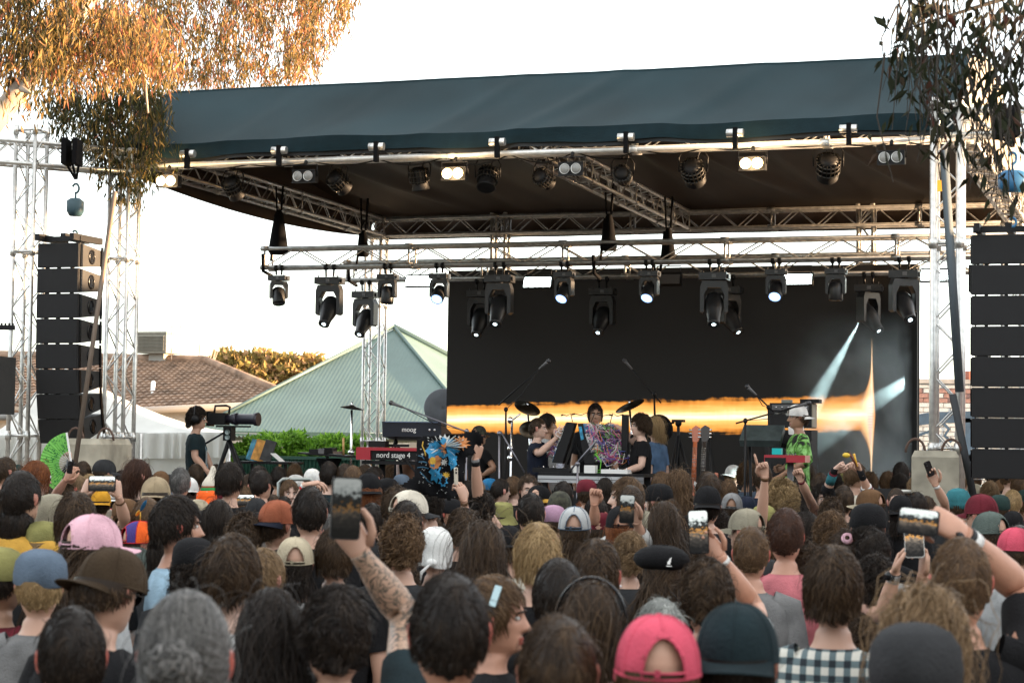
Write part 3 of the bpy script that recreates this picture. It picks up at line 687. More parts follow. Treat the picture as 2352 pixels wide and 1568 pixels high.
# ---- line arrays
grille = mat('speaker_grille', (.008, .008, .009), .8, bump=.5, bs=300); cab_m = mat('speaker_cabinet', (.022, .022, .022), .65, var=.2, bump=.3, bs=80)
def line_array(label, P, n, wd, ht, dp, tilts):
    t = thing('line_array_speaker', label, 'speaker array', P, -A, 'hanging line array speakers')
    MB().box((0, .05, .02), (wd * .98, .05, .05)).box((wd * .42, .2, .03), (.05, dp + .1, .07)).box((-wd * .42, .2, .03), (.05, dp + .1, .07)).box((0, .32, .05), (.06, .5, .07)).build('flying_frame', BLK, t)
    top = Vector((0, 0, -.03))
    for i in range(n):
        a = rad(tilts[i]); R = Matrix.Rotation(a, 4, 'X')   # tilts the face downwards
        c = MB(); h = ht * .972; rear = h * .62
        pr = [(0, 0), (0, -h), (dp, -h + (h - rear) / 2), (dp, -(h - rear) / 2)]
        M = Matrix.Translation(top) @ R
        vs = [M @ Vector((sx * wd / 2, y, z)) for sx in (-1, 1) for y, z in pr]
        c.add(vs, [(0, 1, 2, 3), (7, 6, 5, 4), (0, 4, 5, 1), (1, 5, 6, 2), (2, 6, 7, 3), (3, 7, 4, 0)])
        cb = c.build('speaker_cabinet', cab_m, t)
        g = MB(); g.M = M; g.box((0, -.008, -h / 2), (wd - .012, .014, h - .012)); g.build('grille', grille, cb)
        for sx in (-1, 1):
            hd = MB(); hd.M = M
            hd.tube([(sx * (wd / 2 + .002), dp * .5 + .055 * math.cos(q), -h / 2 + .07 * math.sin(q)) for q in [2 * math.pi * j / 14 for j in range(15)]], .012, 6, caps=False)
            hd.box((sx * (wd / 2 + .004), dp * .5, -h / 2), (.006, .05, .11)); hd.build('handle', BLKG, cb)
            for yy, tt in ((dp * .9, .014), (.03, .012)):
                hd = MB(); hd.M = M; hd.box((sx * (wd / 2 + tt * .7), yy, -h / 2), (tt, .033, h * .93)); hd.build('rigging_rail', BLKG, cb)
        for q in (-.3, -.02, .3): sl = MB(); sl.M = M; sl.box((q * wd, .03, -h - (ht - h) / 2), (.03, .04, ht - h + .01)); sl.build('link', BLK, cb)
        top = M @ Vector((0, 0, -ht))
    return t
pL = at(136, 552, 21.2); line_array('hanging column of eight black speaker cabinets between the left towers', pL, 8, .50, .268, .50, [0, 0, .5, 1, 2.5, 5, 9, 14])
pR = at(2352, 528, 17.6); line_array('hanging column of black speaker cabinets right of the right truss tower', pR + Vector((-.12, .1, 0)), 8, .62, .272, .5, [0, 0, .5, 1, 1.5, 2.5, 4, 6])
# subs and small hung speakers at the picture edges
p = at(2258, 845, 19.2); tag(MB().box((0, 0, 0), (.12, .3, .32)).tube([(0, 0, .16), (0, 0, .4)], .02, 6).build('fill_speaker', BLK, None, loc=p, rotz=-A), 'small black fill speaker peeking out left of the right speaker column', 'speaker')
t = thing('monitor_speaker', 'small black speaker hung high left of the right speaker column', 'speaker', at(2243, 640, 22.5), -A)
MB().box((0, 0, 0), (.16, .2, .3)).build('cabinet', BLK, t); MB().tube([(0, 0, .15), (0, 0, .3)], .03, 8).build('clamp', BLK, t)
t = thing('subwoofer', 'black subwoofer stack under the right speaker column', 'subwoofer', at(2330, 1160, 17.8) * 1, -A); t.location.z = 0
for z in (.32, .95): MB().box((0, 0, z), (.75, .7, .6)).build('cabinet', cab_m, t); MB().box((0, -.36, z), (.7, .02, .55)).build('grille', grille, t)
t = thing('side_speaker', 'black speaker cut off by the left edge beside the outer tower', 'speaker', at(-12, 885, 21), -A)
MB().loft([[(-.16, -.2, z), (.16, -.2, z), (.12, .2, z), (-.12, .2, z)] for z in (-.3, .3)], smooth=False).build('cabinet', cab_m, t); MB().tube([(0, 0, .3), (0, 0, 1.2)], .015, 6).build('hanging_wire', BLK, t)
t = thing('rigging_bar', 'black toothed rigging bar reaching in from the left edge', 'bar', at(-5, 752, 21.2))
MB().box((0, 0, 0), (.36, .05, .05)).build('bar', BLK, t)
for i in range(9): MB().box((-.16 + i * .04, 0, .035), (.012, .05, .03)).build('tooth', BLK, t)

# ---- hoists and straps
def chain(mb, a, b, r=.012, n=14):
    for i in range(n):
        p, q = a.lerp(b, i / n), a.lerp(b, (i + .8) / n); o = Vector((.01, 0, 0)) if i % 2 else Vector((0, .01, 0))
        mb.tube([p + o, q + o], r * .4, 4).tube([p - o, q - o], r * .4, 4)
def hoist(label, xt, yt, xb, yb, D, col, chain_to, w=.12):
    a, b = at(xt, yt, D), at(xb, yb, D); t = thing('chain_hoist', label, 'chain hoist', b, 0, 'chain hoists at the speaker columns'); o = a - b
    sl = MB()
    for dx in (-.055, .0, .055): sl.tube([o + Vector((dx, 0, .02)), o + Vector((dx * 1.4, .02, -.1)), Vector((dx * .1, 0, .3))], .014, 6)
    sl.box(o + Vector((-.06, 0, -.0)), (.05, .3, .28)).box(o + Vector((.06, 0, -.0)), (.05, .3, .28)).build('sling', BLKF, t)
    MB().tube([Vector((.035 * math.sin(q), 0, .2 + .05 * math.cos(q))) for q in [math.pi * (k / 8 - .4) for k in range(13)]], .013, 8).tube([(0, 0, .08), (0, 0, .16)], .012, 6).build('hook', col, t)
    MB().loft([[(sx * w * k, sy * .08 * k, z) for sx, sy in ((-1, -.6), (-.6, -1), (.6, -1), (1, -.6), (1, .6), (.6, 1), (-.6, 1), (-1, .6))] for k, z in ((.6, .09), (1, .06), (1, -.05), (.7, -.1))]).build('body', col, t)
    cmb = MB(); e = at(*chain_to, D) - b; chain(cmb, Vector((0, 0, -.09)), e); chain(cmb, Vector((.04, 0, -.09)), e + Vector((.06, 0, .05)), n=10); cmb.build('chain', mat('chain_steel', (.16, .13, .10), .5, .6), t)
    MB().tube([e + Vector((.03 * math.sin(q), 0, -.04 + .04 * math.cos(q))) for q in [math.pi * (k / 8 - .3) for k in range(12)]], .011, 8).build('lower_hook', col, t)
hoist('dark chain hoist hanging from a sling above the left speaker column', 165, 350, 173, 475, 21.6, mat('hoist_dark', (.03, .07, .09), .5), (172, 530), .085)
hoist('blue chain hoist hanging from a sling above the right speaker column', 2312, 280, 2326, 415, 17.6, mat('hoist_blue', (.02, .12, .25), .4), (2326, 500))
for k, (x, y, v, lab) in enumerate([(640, 535, 3.3, 'black chain bag at the left end of the lighting truss'), (835, 560, 4.3, 'small black hoist bag over the rear left tower'), (1398, 535, 3.3, 'sunlit black chain bag above the middle of the lighting truss'), (1535, 560, 4.6, 'narrow black chain bag right of the sunlit one')]):
    u, z = onstage(x, y, v); t = thing('chain_bag', lab, 'chain bag', S(u, v, z), -A, 'chain bags on the flown trusses')
    sz = (1.15, .7, .9, .8)[k]
    MB().loft([[(.11 * sz * r * math.cos(q), .08 * sz * r * math.sin(q), zz * sz) for q in [2 * math.pi * j / 10 for j in range(10)]] for r, zz in ((.25, .26), (.5, .2), (.75, .05), (1, -.12), (1.1, -.2), (.9, -.24))]).build('bag', BLKF, t)
    MB().tube([(-.05, 0, .2 * sz), (-.09, 0, -.25), (-.1, 0, -.36)], .018, 6).tube([(.03, 0, .25 * sz), (.05, 0, .6)], .016, 6).tube([(-.03, 0, .25 * sz), (-.05, 0, .6)], .012, 6).build('sling', BLKF, t)
    MB().tube([(-.15, -.14, -.28), (-.13, -.16, -.5), (-.13, .1, -.54)], .022, 6).build('truss_sling', BLKF, t)
def strap(label, a, b, wdt, m):
    d = b - a; t = MB().tube([a, b], wdt / 2, 4, flat=(1, .12), up=(0, 1, 0)); t.build('ratchet_strap', m, None, label=label, cat='strap', group='ratchet straps on the truss towers')
strap('brown strap running diagonally across the left speaker column', at(264, 440, 20.6), at(172, 1070, 20.4), .05, mat('strap_brown', (.17, .13, .10), .8))
strap('dark grey strap running down the inside of the right tower', at(2168, 345, 19.2), at(2204, 900, 19.0), .085, mat('strap_grey', (.075, .095, .11), .8))
strap('dark strap slanting from the right tower to the ground by the concrete block', at(2188, 905, 18.9), at(2240, 1160, 18.6), .07, mat('strap_dark', (.03, .034, .038), .8))
t = thing('yellow_tag', 'yellow tag hanging inside the top of the right tower', 'tag', at(2160, 427, 19.6)); MB().box((0, 0, 0), (.06, .02, .11)).build('card', mat('tag_yellow', (.7, .38, .03), .6), t); MB().tube([(0, 0, .05), (-.03, 0, .3)], .006, 5).build('cord', BLK, t)

# ---- lamps
def glow(nm, col, st, rough=.2):
    m = mat(nm, col, rough); p = m.node_tree.nodes['Principled BSDF']; p.inputs['Emission Color'].default_value = (*col, 1); p.inputs['Emission Strength'].default_value = st; return m
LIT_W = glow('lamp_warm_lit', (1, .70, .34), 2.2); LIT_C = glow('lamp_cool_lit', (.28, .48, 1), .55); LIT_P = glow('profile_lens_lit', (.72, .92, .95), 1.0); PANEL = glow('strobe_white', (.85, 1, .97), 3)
LENS_OFF = mat('lamp_glass_off', (.22, .22, .21), .25); LENS_D = mat('lens_dark', (.02, .02, .025), .1); REFL = mat('reflector', (.5, .5, .5), .3, .9)
def blinder(k, x, y, lit, lab):
    u, z = onstage(x, y, .0); t = thing('blinder_lamp', lab, 'blinder', S(u, .0, z), -A, 'two lamp blinders along the front truss')
    MB().box((0, .05, 0), (.27, .1, .125)).box((0, -.003, .066), (.275, .02, .012)).box((0, -.003, -.066), (.275, .02, .012)).build('housing', BLK, t)
    for s in (-1, 1):
        M = Matrix.Translation((s * .062, -.012, 0)) @ Matrix.Rotation(rad(90), 4, 'X')
        lp = MB().lathe([(.05, .008), (.045, .012), (.03, .018), (.001, .021)], 20, M).build('lamp', LIT_W if lit else LENS_OFF, t)
        MB().lathe([(.05, -.002), (.056, .014), (.05, .008)], 20, M).build('lamp_ring', ALU if not lit else LIT_W, lp)
    y_ = MB().tube([(-.145, .04, 0), (-.145, .04, .13), (.145, .04, .13), (.145, .04, 0)], .008, 6); y_.build('yoke', BLK, t)
    MB().tube([(0, .04, .13), (0, .08, .2)], .02, 8).build('clamp', BLK, t)
    if lit:
        ld = bpy.data.lights.new('blinder_light', 'POINT'); ld.energy = 3; ld.color = (1, .68, .35); ld.shadow_soft_size = .06; lo = bpy.data.objects.new('blinder_light', ld); C.objects.link(lo); lo.parent = t; lo.location = (0, -.1, 0)
for k, (x, y, lit, lab) in enumerate([(383, 416, 1, 'lit two lamp blinder at the left end of the front truss'), (697, 405, 0, 'unlit two lamp blinder between the two left lit ones'), (1041, 399, 1, 'lit two lamp blinder left of the middle of the front truss'), (1311, 388, 0, 'unlit two lamp blinder at the head of the middle roof truss'), (1727, 376, 1, 'lit two lamp blinder right of the middle of the front truss'), (2046, 362, 0, 'unlit two lamp blinder nearest the right tower')]):
    blinder(k, x, y, lit, lab)
fin = mat('fin_black', (.03, .028, .025), .4, .5)
def fresnel(x, y, tilt, lab, sz=1.0):
    u, z = onstage(x, y, .45); t = thing('stage_lamp', lab, 'stage lamp', S(u, .45, z), -A + random.uniform(-.5, .5), 'finned stage lamps under the front truss')
    R = Matrix.Rotation(rad(tilt), 4, 'X') @ Matrix.Scale(sz, 4)
    b = MB(); b.lathe([(.001, .11), (.06, .11), (.085, .08), (.09, .0), (.09, -.1), (.1, -.12), (.1, -.135), (.08, -.135), (.001, -.12)], 20, R); b.build('body', BLK, t)
    f = MB()
    for q in range(18):
        a = 2 * math.pi * q / 18; f.M = R @ Matrix.Rotation(a, 4, 'Z'); f.box((.1, 0, .02), (.022, .006, .15))
    f.M = R
    for zz in (-.04, .02, .07): f.lathe([(.098, zz), (.112, zz), (.112, zz + .008), (.098, zz + .008)], 20)
    f.build('cooling_fins', fin, t)
    MB().tube([(-.13 * sz, 0, 0), (-.135 * sz, 0, .13 * sz), (-.1 * sz, 0, .19 * sz), (.1 * sz, 0, .19 * sz), (.135 * sz, 0, .13 * sz), (.13 * sz, 0, 0)], .009, 6).build('bracket', BLK, t)
    MB().tube([(0, 0, .19 * sz), (0, 0, .33 * sz)], .02, 8).build('clamp', BLK, t)
    MB().tube([(.02, .02, .1), (.06, .0, .19), (.03, .0, .28)], .008, 5).build('power_cable', BLK, t)
for x, y, tl, lab, sz in [(535, 430, 50, 'dark finned lamp farthest left under the canopy', 1.0), (777, 417, 60, 'dark finned lamp right of the left unlit blinder', 1.0), (963, 408, 20, 'dark upright finned lamp left of the lit middle blinder', 1.0), (1120, 408, -30, 'tilted finned lamp right of the lit middle blinder', 1.05), (1248, 410, 75, 'sunlit finned lamp left of the middle roof truss', .9), (1430, 402, 80, 'sunlit finned lamp right of the middle roof truss', .9), (1592, 395, 60, 'large finned lamp left of the right lit blinder', 1.15), (1902, 383, 55, 'large finned lamp left of the right unlit blinder', 1.15)]:
    fresnel(x, y, tl, lab, sz)
bodym = mat('moving_head_black', (.016, .016, .017), .38, bump=.1, bs=90)
def moving_head(x, ytop, v, big, tilt, pan, lit, lab):
    u, z = onstage(x, ytop, v); t = thing('moving_head_lamp', lab, 'moving head', S(u, v, z), -A, 'moving head lamps on the flown trusses')
    k = 1.0 if big else .72
    for s in (-1, 1): MB().lathe([(.025, -.02), (.038, -.02), (.038, .02), (.025, .02)], 12, Matrix.Translation((s * .055 * k, 0, 0)) @ Matrix.Rotation(rad(90), 4, 'Y')).tube([(s * .055 * k, 0, -.03), (s * .05 * k, 0, -.10 * k - .02)], .014, 6).build('clamp', BLK, t)
    zb = -.10 * k - .03
    b = MB().box((0, 0, zb - .045 * k), (.33 * k, .22 * k, .085 * k)).box((.17 * k, 0, zb - .05 * k), (.03 * k, .1 * k, .05 * k)); 
    for q in (-1, 1): b.tube([(q * .13 * k, -.05, zb), (q * .13 * k, -.05, zb + .03 * k)], .008, 5)
    bo = b.build('base', bodym, t); MB().box((.02 * k, -.112 * k, zb - .045 * k), (.05 * k, .006, .04 * k)).build('display', GRYP, bo)
    zy = zb - .10 * k; yk = MB(); yk.M = Matrix.Rotation(rad(pan), 4, 'Z')
    Wy, Hy = (.165, .36) if big else (.16, .29); Wy *= k; Hy *= k
    prof = [(-Wy, -Hy * .2), (-Wy, -Hy), (-Wy * .82, -Hy * 1.06), (-Wy * .72, -Hy), (-Wy * .72, -Hy * .45), (-Wy * .45, -Hy * .22), (Wy * .45, -Hy * .22), (Wy * .72, -Hy * .45), (Wy * .72, -Hy), (Wy * .82, -Hy * 1.06), (Wy, -Hy), (Wy, -Hy * .2), (Wy * .85, 0), (-Wy * .85, 0)]
    vs = [(x_, sy * .062 * k, zy + z_) for sy in (-1, 1) for x_, z_ in prof]; n = len(prof)
    yk.add(vs, [(0, 1, 2, 3, 4, 13), (4, 5, 13), (5, 6, 12, 13), (6, 7, 12), (7, 8, 9, 10, 11, 12)], 0)
    yk.add([(a_, b_, c_) for a_, b_, c_ in vs], [(n, n + 13, n + 4, n + 3, n + 2, n + 1), (n + 4, n + 13, n + 5), (n + 5, n + 13, n + 12, n + 6), (n + 6, n + 12, n + 7), (n + 7, n + 12, n + 11, n + 10, n + 9, n + 8)] + [(i, i + n, (i + 1) % n + n, (i + 1) % n) for i in range(n)])
    yk.tube([(0, 0, zy - .01), (0, 0, zy + .03)], .05 * k, 12); yk.build('yoke', bodym, t)
    M = Matrix.Rotation(rad(pan), 4, 'Z') @ Matrix.Translation((0, 0, zy - Hy * .82)) @ Matrix.Rotation(rad(-tilt), 4, 'X')   # local -z is the beam
    hd = MB()
    if big: hd.lathe([(.001, .17), (.06, .165), (.095, .13), (.112, .06), (.112, -.04), (.098, -.10), (.078, -.17), (.072, -.235), (.072, -.262), (.052, -.262), (.046, -.24), (.001, -.24)], 24, M)
    else: hd.lathe([(.001, .10), (.05, .095), (.078, .07), (.083, 0), (.083, -.11), (.076, -.125), (.068, -.118), (.001, -.11)], 24, M)
    h_ = hd.build('head', bodym, t)
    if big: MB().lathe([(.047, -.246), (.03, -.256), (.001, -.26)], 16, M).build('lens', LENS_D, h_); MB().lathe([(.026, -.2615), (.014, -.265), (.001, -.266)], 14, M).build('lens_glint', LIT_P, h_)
    else: MB().lathe([(.068, -.119), (.05, -.128), (.001, -.132)], 18, M).build('lens', LIT_C if lit else LENS_D, h_)
    return t, M
ym = lambda x: 613 - (x - 781) * .014
heads = [(641, 0, 20, 35, 0, 'small unlit moving head at the far left end of the lighting truss'), (758, 1, 38, 0, 0, 'big moving head second from the left on the lighting truss'), (891, 0, 5, 0, 0, 'small unlit moving head pointing straight down beside the rear left tower'), (1010, 0, 48, 0, 1, 'small lit moving head at the left edge of the screen'), (1148, 1, 35, 0, 0, 'big sunlit moving head between the two leftmost white panels'), (1297, 0, 42, -12, 1, 'small lit moving head just right of the left white panel'),
         (1492, 0, 42, -8, 1, 'small lit moving head right of the dark centre fixture'), (1641, 1, 30, 12, 0, 'big moving head with a second one close behind it'), (1783, 0, 45, 0, 1, 'small lit moving head just left of the right white panel'), (1920, 0, 0, 0, 0, 'small unlit moving head pointing straight down right of the white panel'), (2077, 1, 45, 30, 0, 'big moving head at the right edge of the screen')]
for x, big, tl, pan, lit, lab in heads: moving_head(x, ym(x), vM - h2, big, tl, pan, lit, lab)
BEAMS = []
for x, yy, tl, pan, lab in [(840, 648, 38, -6, 'big moving head hung low in front of the rear left tower'), (1104, 645, 35, 0, 'big moving head half behind the sunlit one'), (1385, 640, 40, -5, 'dark big moving head low in the middle of the screen'), (1675, 636, 40, 60, 'dark moving head behind another, throwing a short pale beam'), (1995, 630, 40, 60, 'dark moving head throwing a pale beam down through the smoke')]:
    t, M = moving_head(x, yy, vS - h2, 1, tl, pan, 1, lab)
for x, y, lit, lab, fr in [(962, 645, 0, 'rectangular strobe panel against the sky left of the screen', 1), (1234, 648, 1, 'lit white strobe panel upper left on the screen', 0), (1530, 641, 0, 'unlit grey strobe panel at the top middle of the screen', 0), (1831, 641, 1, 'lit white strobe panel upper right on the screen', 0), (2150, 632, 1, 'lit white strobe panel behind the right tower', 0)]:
    u, z = onstage(x, y, vS - .25); t = thing('strobe_panel', lab, 'strobe panel', S(u, vS - .25, z), -A, 'strobe panels on the screen truss')
    M = Matrix.Rotation(rad(-22), 3, 'X')
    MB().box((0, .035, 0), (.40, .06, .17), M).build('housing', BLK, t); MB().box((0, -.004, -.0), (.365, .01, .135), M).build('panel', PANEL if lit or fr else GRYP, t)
    MB().tube([(-.17, .05, .05), (-.17, .1, .18), (.17, .1, .18), (.17, .05, .05)], .008, 5).build('bracket', BLK, t)
# cables looping along the front truss
cb = MB()
for x in range(420, 2080, 150):
    pts = []
    for k in range(7):
        xx = x + k * 25; u, z = onstage(xx, 375 - (xx - 436) * .0375 + 8 + 14 * math.sin(k / 6 * math.pi) * (1 + .5 * math.sin(x)), .2); pts.append(S(u, .2, z))
    cb.tube(pts, .008, 5)
tag(cb.build('power_cable', BLK, None), 'black power cables looped along the underside of the front truss', 'cable')

# ================================================================ INSTRUMENTS AND STAGE FURNITURE
def sp(x, y, v): u, z = onstage(x, y, v); return S(u, v, z)
RI = Matrix.Rotation(A, 3, 'Z')
def stg(name, label, cat, x, v, group=None, y=1000):
    u, _ = onstage(x, y, v); t = thing(name, label, cat, S(u, v, DECK), -A, group)
    t['_u'] = u; t['_v'] = v; return t
def lp(t, x, y, dv=0):
    """local point in thing t for photo pixel, at depth v + dv"""
    u, z = onstage(x, y, t['_v'] + dv); return Vector((u - t['_u'], dv, z - DECK))
def tripod_feet(t, r=.3, h=.25, m=BLK):
    for k in range(3):
        a = k * 2.1 + .3; MB().tube([(0, 0, h), (r * math.cos(a), r * math.sin(a), .012)], .011, 6).build('leg', m, t)
def mic_stand(label, base_x, v, pivot, tip, tail, m=BLK, mic=True, mcol=None):
    t = stg('microphone_stand', label, 'microphone stand', base_x, v, 'microphone stands on stage'); P, T, Q = lp(t, *pivot), lp(t, *tip), lp(t, *tail)
    tripod_feet(t); MB().tube([(0, 0, .05), P], .012, 8).build('pole', m, t); MB().tube([Q, T], .009, 8).build('boom', m, t); MB().ell(P, (.025, .03, .03)).build('clutch', m, t)
    if mic:
        d = (T - Q).normalized(); me_ = MB().tube([T, T + d * .11, T + d * .13], [.012, .018, .024], 10).build('microphone', mcol or GRYP, t); MB().ell(T + d * .15, (.028, .028, .028)).build('grille', mat('mic_grille', (.08, .08, .085), .4, .7), me_)
    MB().tube([T, (T + P) / 2 - Vector((0, 0, .05)), P, Vector((.03, .02, P.z * .5)), (.05, .05, .02)], .005, 5).build('cable', BLK, t); t.pop('_u') if 0 else None
    return t
mic_stand('microphone on a chrome boom over the synthesizer at left', 1072, 1.0, (1072, 990), (925, 935), (1103, 1003), mat('steel_boom', (.22, .22, .25), .35, .8))
mic_stand('small microphone angled down over the red keyboard', 905, 1.3, (909, 1015), (890, 1055), (918, 985), mic=False)
mic_stand('tall boom stand left of the modular rig with overhead microphone', 1163, 2.2, (1162, 940), (1238, 848), (1145, 930))
mic_stand('overhead microphone stand above the right of the drums', 1508, 4.2, (1503, 905), (1452, 848), (1518, 925))
mic_stand('boom stand slanting down in front of the left player', 1150, 1.0, (1147, 995), (1150, 990), (1205, 1085), mat('steel_boom'), mic=False)
mic_stand('boom stand slanting in front of the modular rig', 1327, .8, (1327, 1065), (1372, 1008), (1310, 1080), mat('steel_boom'), mic=False)
mic_stand('microphone stand with red lit boom in front of the capped keyboard player', 1712, 1.0, (1712, 966), (1826, 934), (1690, 972))
mic_stand('thin microphone stand rising behind the amplifier', 1775, 2.6, (1765, 935), (1738, 908), (1780, 948))
mic_stand('vocal microphone stand in front of the curly haired player', 1440, 1.9, (1452, 1005), (1461, 993), (1432, 1015), BLK)

bz = mat('cymbal_bronze', (.06, .045, .03), .35, .9, var=.2)
def cymbal(label, x, y, r, v, tilt, base_x=None):
    t = stg('cymbal_stand', label, 'cymbal', base_x or x, v, 'cymbals on stage'); P = lp(t, x, y)
    M = Matrix.Translation(P) @ Euler((rad(tilt[0]), rad(tilt[1]), 0)).to_matrix().to_4x4()
    MB().lathe([(.001, .03), (.02, .03), (.045, .018), (.06, .012), (r, -.012), (r, -.015), (.06, .008), (.001, .02)], 32, M).build('cymbal', bz, t)
    MB().tube([(0, 0, .05), (P.x * .6, 0, P.z * .7), P + Vector((0, 0, -.03))], .014, 8).tube([P, P + Vector((0, 0, .06))], .012, 8).build('pole', CHR, t)
    MB().ell((P.x * .6, 0, P.z * .7), (.04, .03, .03)).ell((P.x * .35, 0, P.z * .45), (.035, .03, .03)).build('clamp', CHR, t); tripod_feet(t, m=CHR)
cymbal('small cymbal on a chrome stand left of the rear left tower', 808, 935, .135, 1.6, (-6, 5))
cymbal('large tilted cymbal above the right of the drummer', 1446, 930, .19, 3.7, (20, -20), 1470)
cymbal('cymbal left of the drummer behind the first player', 1212, 935, .17, 3.8, (20, 28), 1230)
cymbal('dark cymbal behind the head of the left player', 1222, 985, .16, 3.6, (40, 20), 1232)
# drum kit
t = stg('drum_kit', 'dark drum kit behind the modular rig and players', 'drum kit', 1370, 4.0)
MB().lathe([(.28, -.2), (.29, -.2), (.29, .2), (.28, .2), (.001, .19)], 24, Matrix.Translation((0, 0, .3)) @ Matrix.Rotation(rad(90), 4, 'X')).build('bass_drum', BLKG, t)
for x_, z_ in ((-.3, .75), (.3, .75)): MB().lathe([(.001, -.12), (.16, -.12), (.165, .12), (.155, .12), (.001, .11)], 20, Matrix.Translation((x_, -.1, z_)) @ Matrix.Rotation(rad(20), 4, 'X')).tube([(x_, 0, z_ - .1), (x_ * .5, 0, .4)], .014, 6).build('tom', BLKG, t)
P = lp(t, 1513, 985); MB().lathe([(.001, -.05), (.17, -.05), (.175, .05), (.16, .055), (.001, .05)], 20, Matrix.Translation(P) @ Matrix.Rotation(rad(75), 4, 'X')).tube([(P.x, .05, P.z), (P.x, .1, 0)], .014, 6).build('hanging_drum', BLKF, t)
# small hi hat clamp stand at left of modular
t = stg('clamp_stand', 'chrome percussion clamp stand left of the left player', 'stand', 1173, 1.6)
MB().tube([(0, 0, .02), lp(t, 1176, 965)], .014, 8).tube([lp(t, 1176, 965), lp(t, 1195, 950)], .01, 6).build('pole', CHR, t); tripod_feet(t, m=CHR)
for y_ in (965, 1030, 1052): MB().ell(lp(t, 1172, y_), (.035, .03, .04)).build('clamp', CHR, t)

# synthesizer (left, tilted)
t = stg('synthesizer', 'dark synthesizer tilted on a stand with white lettering on its back', 'synthesizer', 945, 1.2)
a, b = lp(t, 885, 1005), lp(t, 1012, 968); c_ = (a + b) / 2; wd = b.x - lp(t, 900, 975).x + .1; M3 = Euler((rad(18), 0, 0)).to_matrix()
syn = mat('synth_blue_black', (.018, .022, .032), .4)
cs = Vector((lp(t, 955, 985).x, .2, c_.z + .02)); wd = lp(t, 1030, 985).x - lp(t, 895, 985).x
MB().loft([[(cs.x + sx * wd / 2, -.12, cs.z - .1 + dz), (cs.x + sx * wd / 2, -.14, cs.z + .07 + dz), (cs.x + sx * wd / 2 * .98, .22, cs.z - .05 + dz), (cs.x + sx * wd / 2, .25, cs.z - .14 + dz)] for sx, dz in ((-1, 0), (1, 0))], smooth=False).build('body', syn, t)
MB().box((cs.x, -.145, cs.z + .065), (wd * .9, .012, .012)).build('edge_strip', mat('edge_blue', (.10, .14, .22), .3), t)
text('moog', .075, WHT, t, Matrix.Translation((cs.x - .03, -.137, cs.z - .02)) @ Matrix.Rotation(rad(90), 4, 'X'))
for k in (0, 1): MB().ell((cs.x + .22 + k * .06, -.14, cs.z - .02), (.014, .01, .014)).build('knob', CHR, t)
MB().box((cs.x - .1, .05, cs.z - .2), (wd * 1.05, .35, .03)).build('shelf', BLK, t)
MB().box((cs.x - .0, .02, cs.z - .28), (wd * .6, .2, .11)).build('module', mat('module_violet', (.07, .06, .10), .5, var=.4, vs=30), t)
for s in (-1, 1): MB().tube([(cs.x + s * wd * .35, .1, cs.z - .2), (cs.x + s * wd * .1, .1, 0)], .02, 8).build('leg', BLK, t)
# red keyboard
t = stg('stage_keyboard', 'red stage keyboard with white lettering on its black back panel', 'keyboard', 885, .9)
red = mat('keyboard_red', (.36, .022, .035), .35)
x0, x1 = lp(t, 820, 1042).x, lp(t, 1010, 1042).x; zt, zb = lp(t, 890, 1030).z, lp(t, 890, 1056).z; hh = zt - zb
MB().box(((x0 + x1) / 2, .16, (zt + zb) / 2 - .01), (x1 - x0 - .02, .30, hh - .02)).build('body', BLK, t)
MB().box(((x0 + x1) / 2, .15, zt - .004), (x1 - x0, .34, .035)).build('top_panel', red, t)
MB().box((x0 + .08, -.003, (zt + zb) / 2), (.17, .03, hh)).build('end_cheek', red, t); MB().box((x1 - .03, -.003, (zt + zb) / 2), (.06, .03, hh)).build('end_cheek', red, t)
text('nord stage 4', .085, WHT, t, Matrix.Translation((x0 + .44, -.004, (zt + zb) / 2 - .01)) @ Matrix.Rotation(rad(90), 4, 'X') @ Matrix.Diagonal((.95, 1, 1, 1)))
for k in range(7): MB().box((x0 + .72 + k * .025, .006, (zt + zb) / 2 + .01 * (k % 2)), (.014, .01, .016)).build('socket', GRYP, t)
MB().box((x0 + .82, .1, zt + .045), (.4, .16, .06)).build('drum_machine', mat('module_cream', (.42, .36, .27), .5), t)
MB().tube([(x0 + .25, .15, zb), (x0 + .25, .15, 0)], .035, 8).build('leg', BLK, t); MB().tube([(x0 + .8, .15, zb), (x0 + .8, .15, 0)], .02, 8).build('leg', BLK, t)
MB().box((x0 + .5, .15, zb - .03), (.9, .25, .04)).build('stand_bar', BLK, t)
MB().tube([(x0 + .6, .02, zb - .01)] + [(x0 + .6 + .36 * q / 8, -.0, zb - .16 * math.sin(math.pi * q / 8)) for q in range(9)], .012, 6).build('cable', BLK, t)
MB().box((x0 + .22, .1, zt + .05), (.2, .12, .07)).build('pedal', BLK, t)
# conga
t = stg('conga_drum', 'tall wooden conga drum under the red keyboard', 'conga', 938, 1.7); zt = lp(t, 938, 1052).z
MB().lathe([(.001, 0), (.12, 0), (.15, .2), (.155, zt * .55), (.135, zt), (.125, zt), (.001, zt - .01)], 24).build('shell', mat('conga_wood', (.20, .10, .06), .5, var=.35, vs=6), t); MB().lathe([(.14, zt - .03), (.142, zt), (.136, zt)], 24).build('hoop', CHR, t)
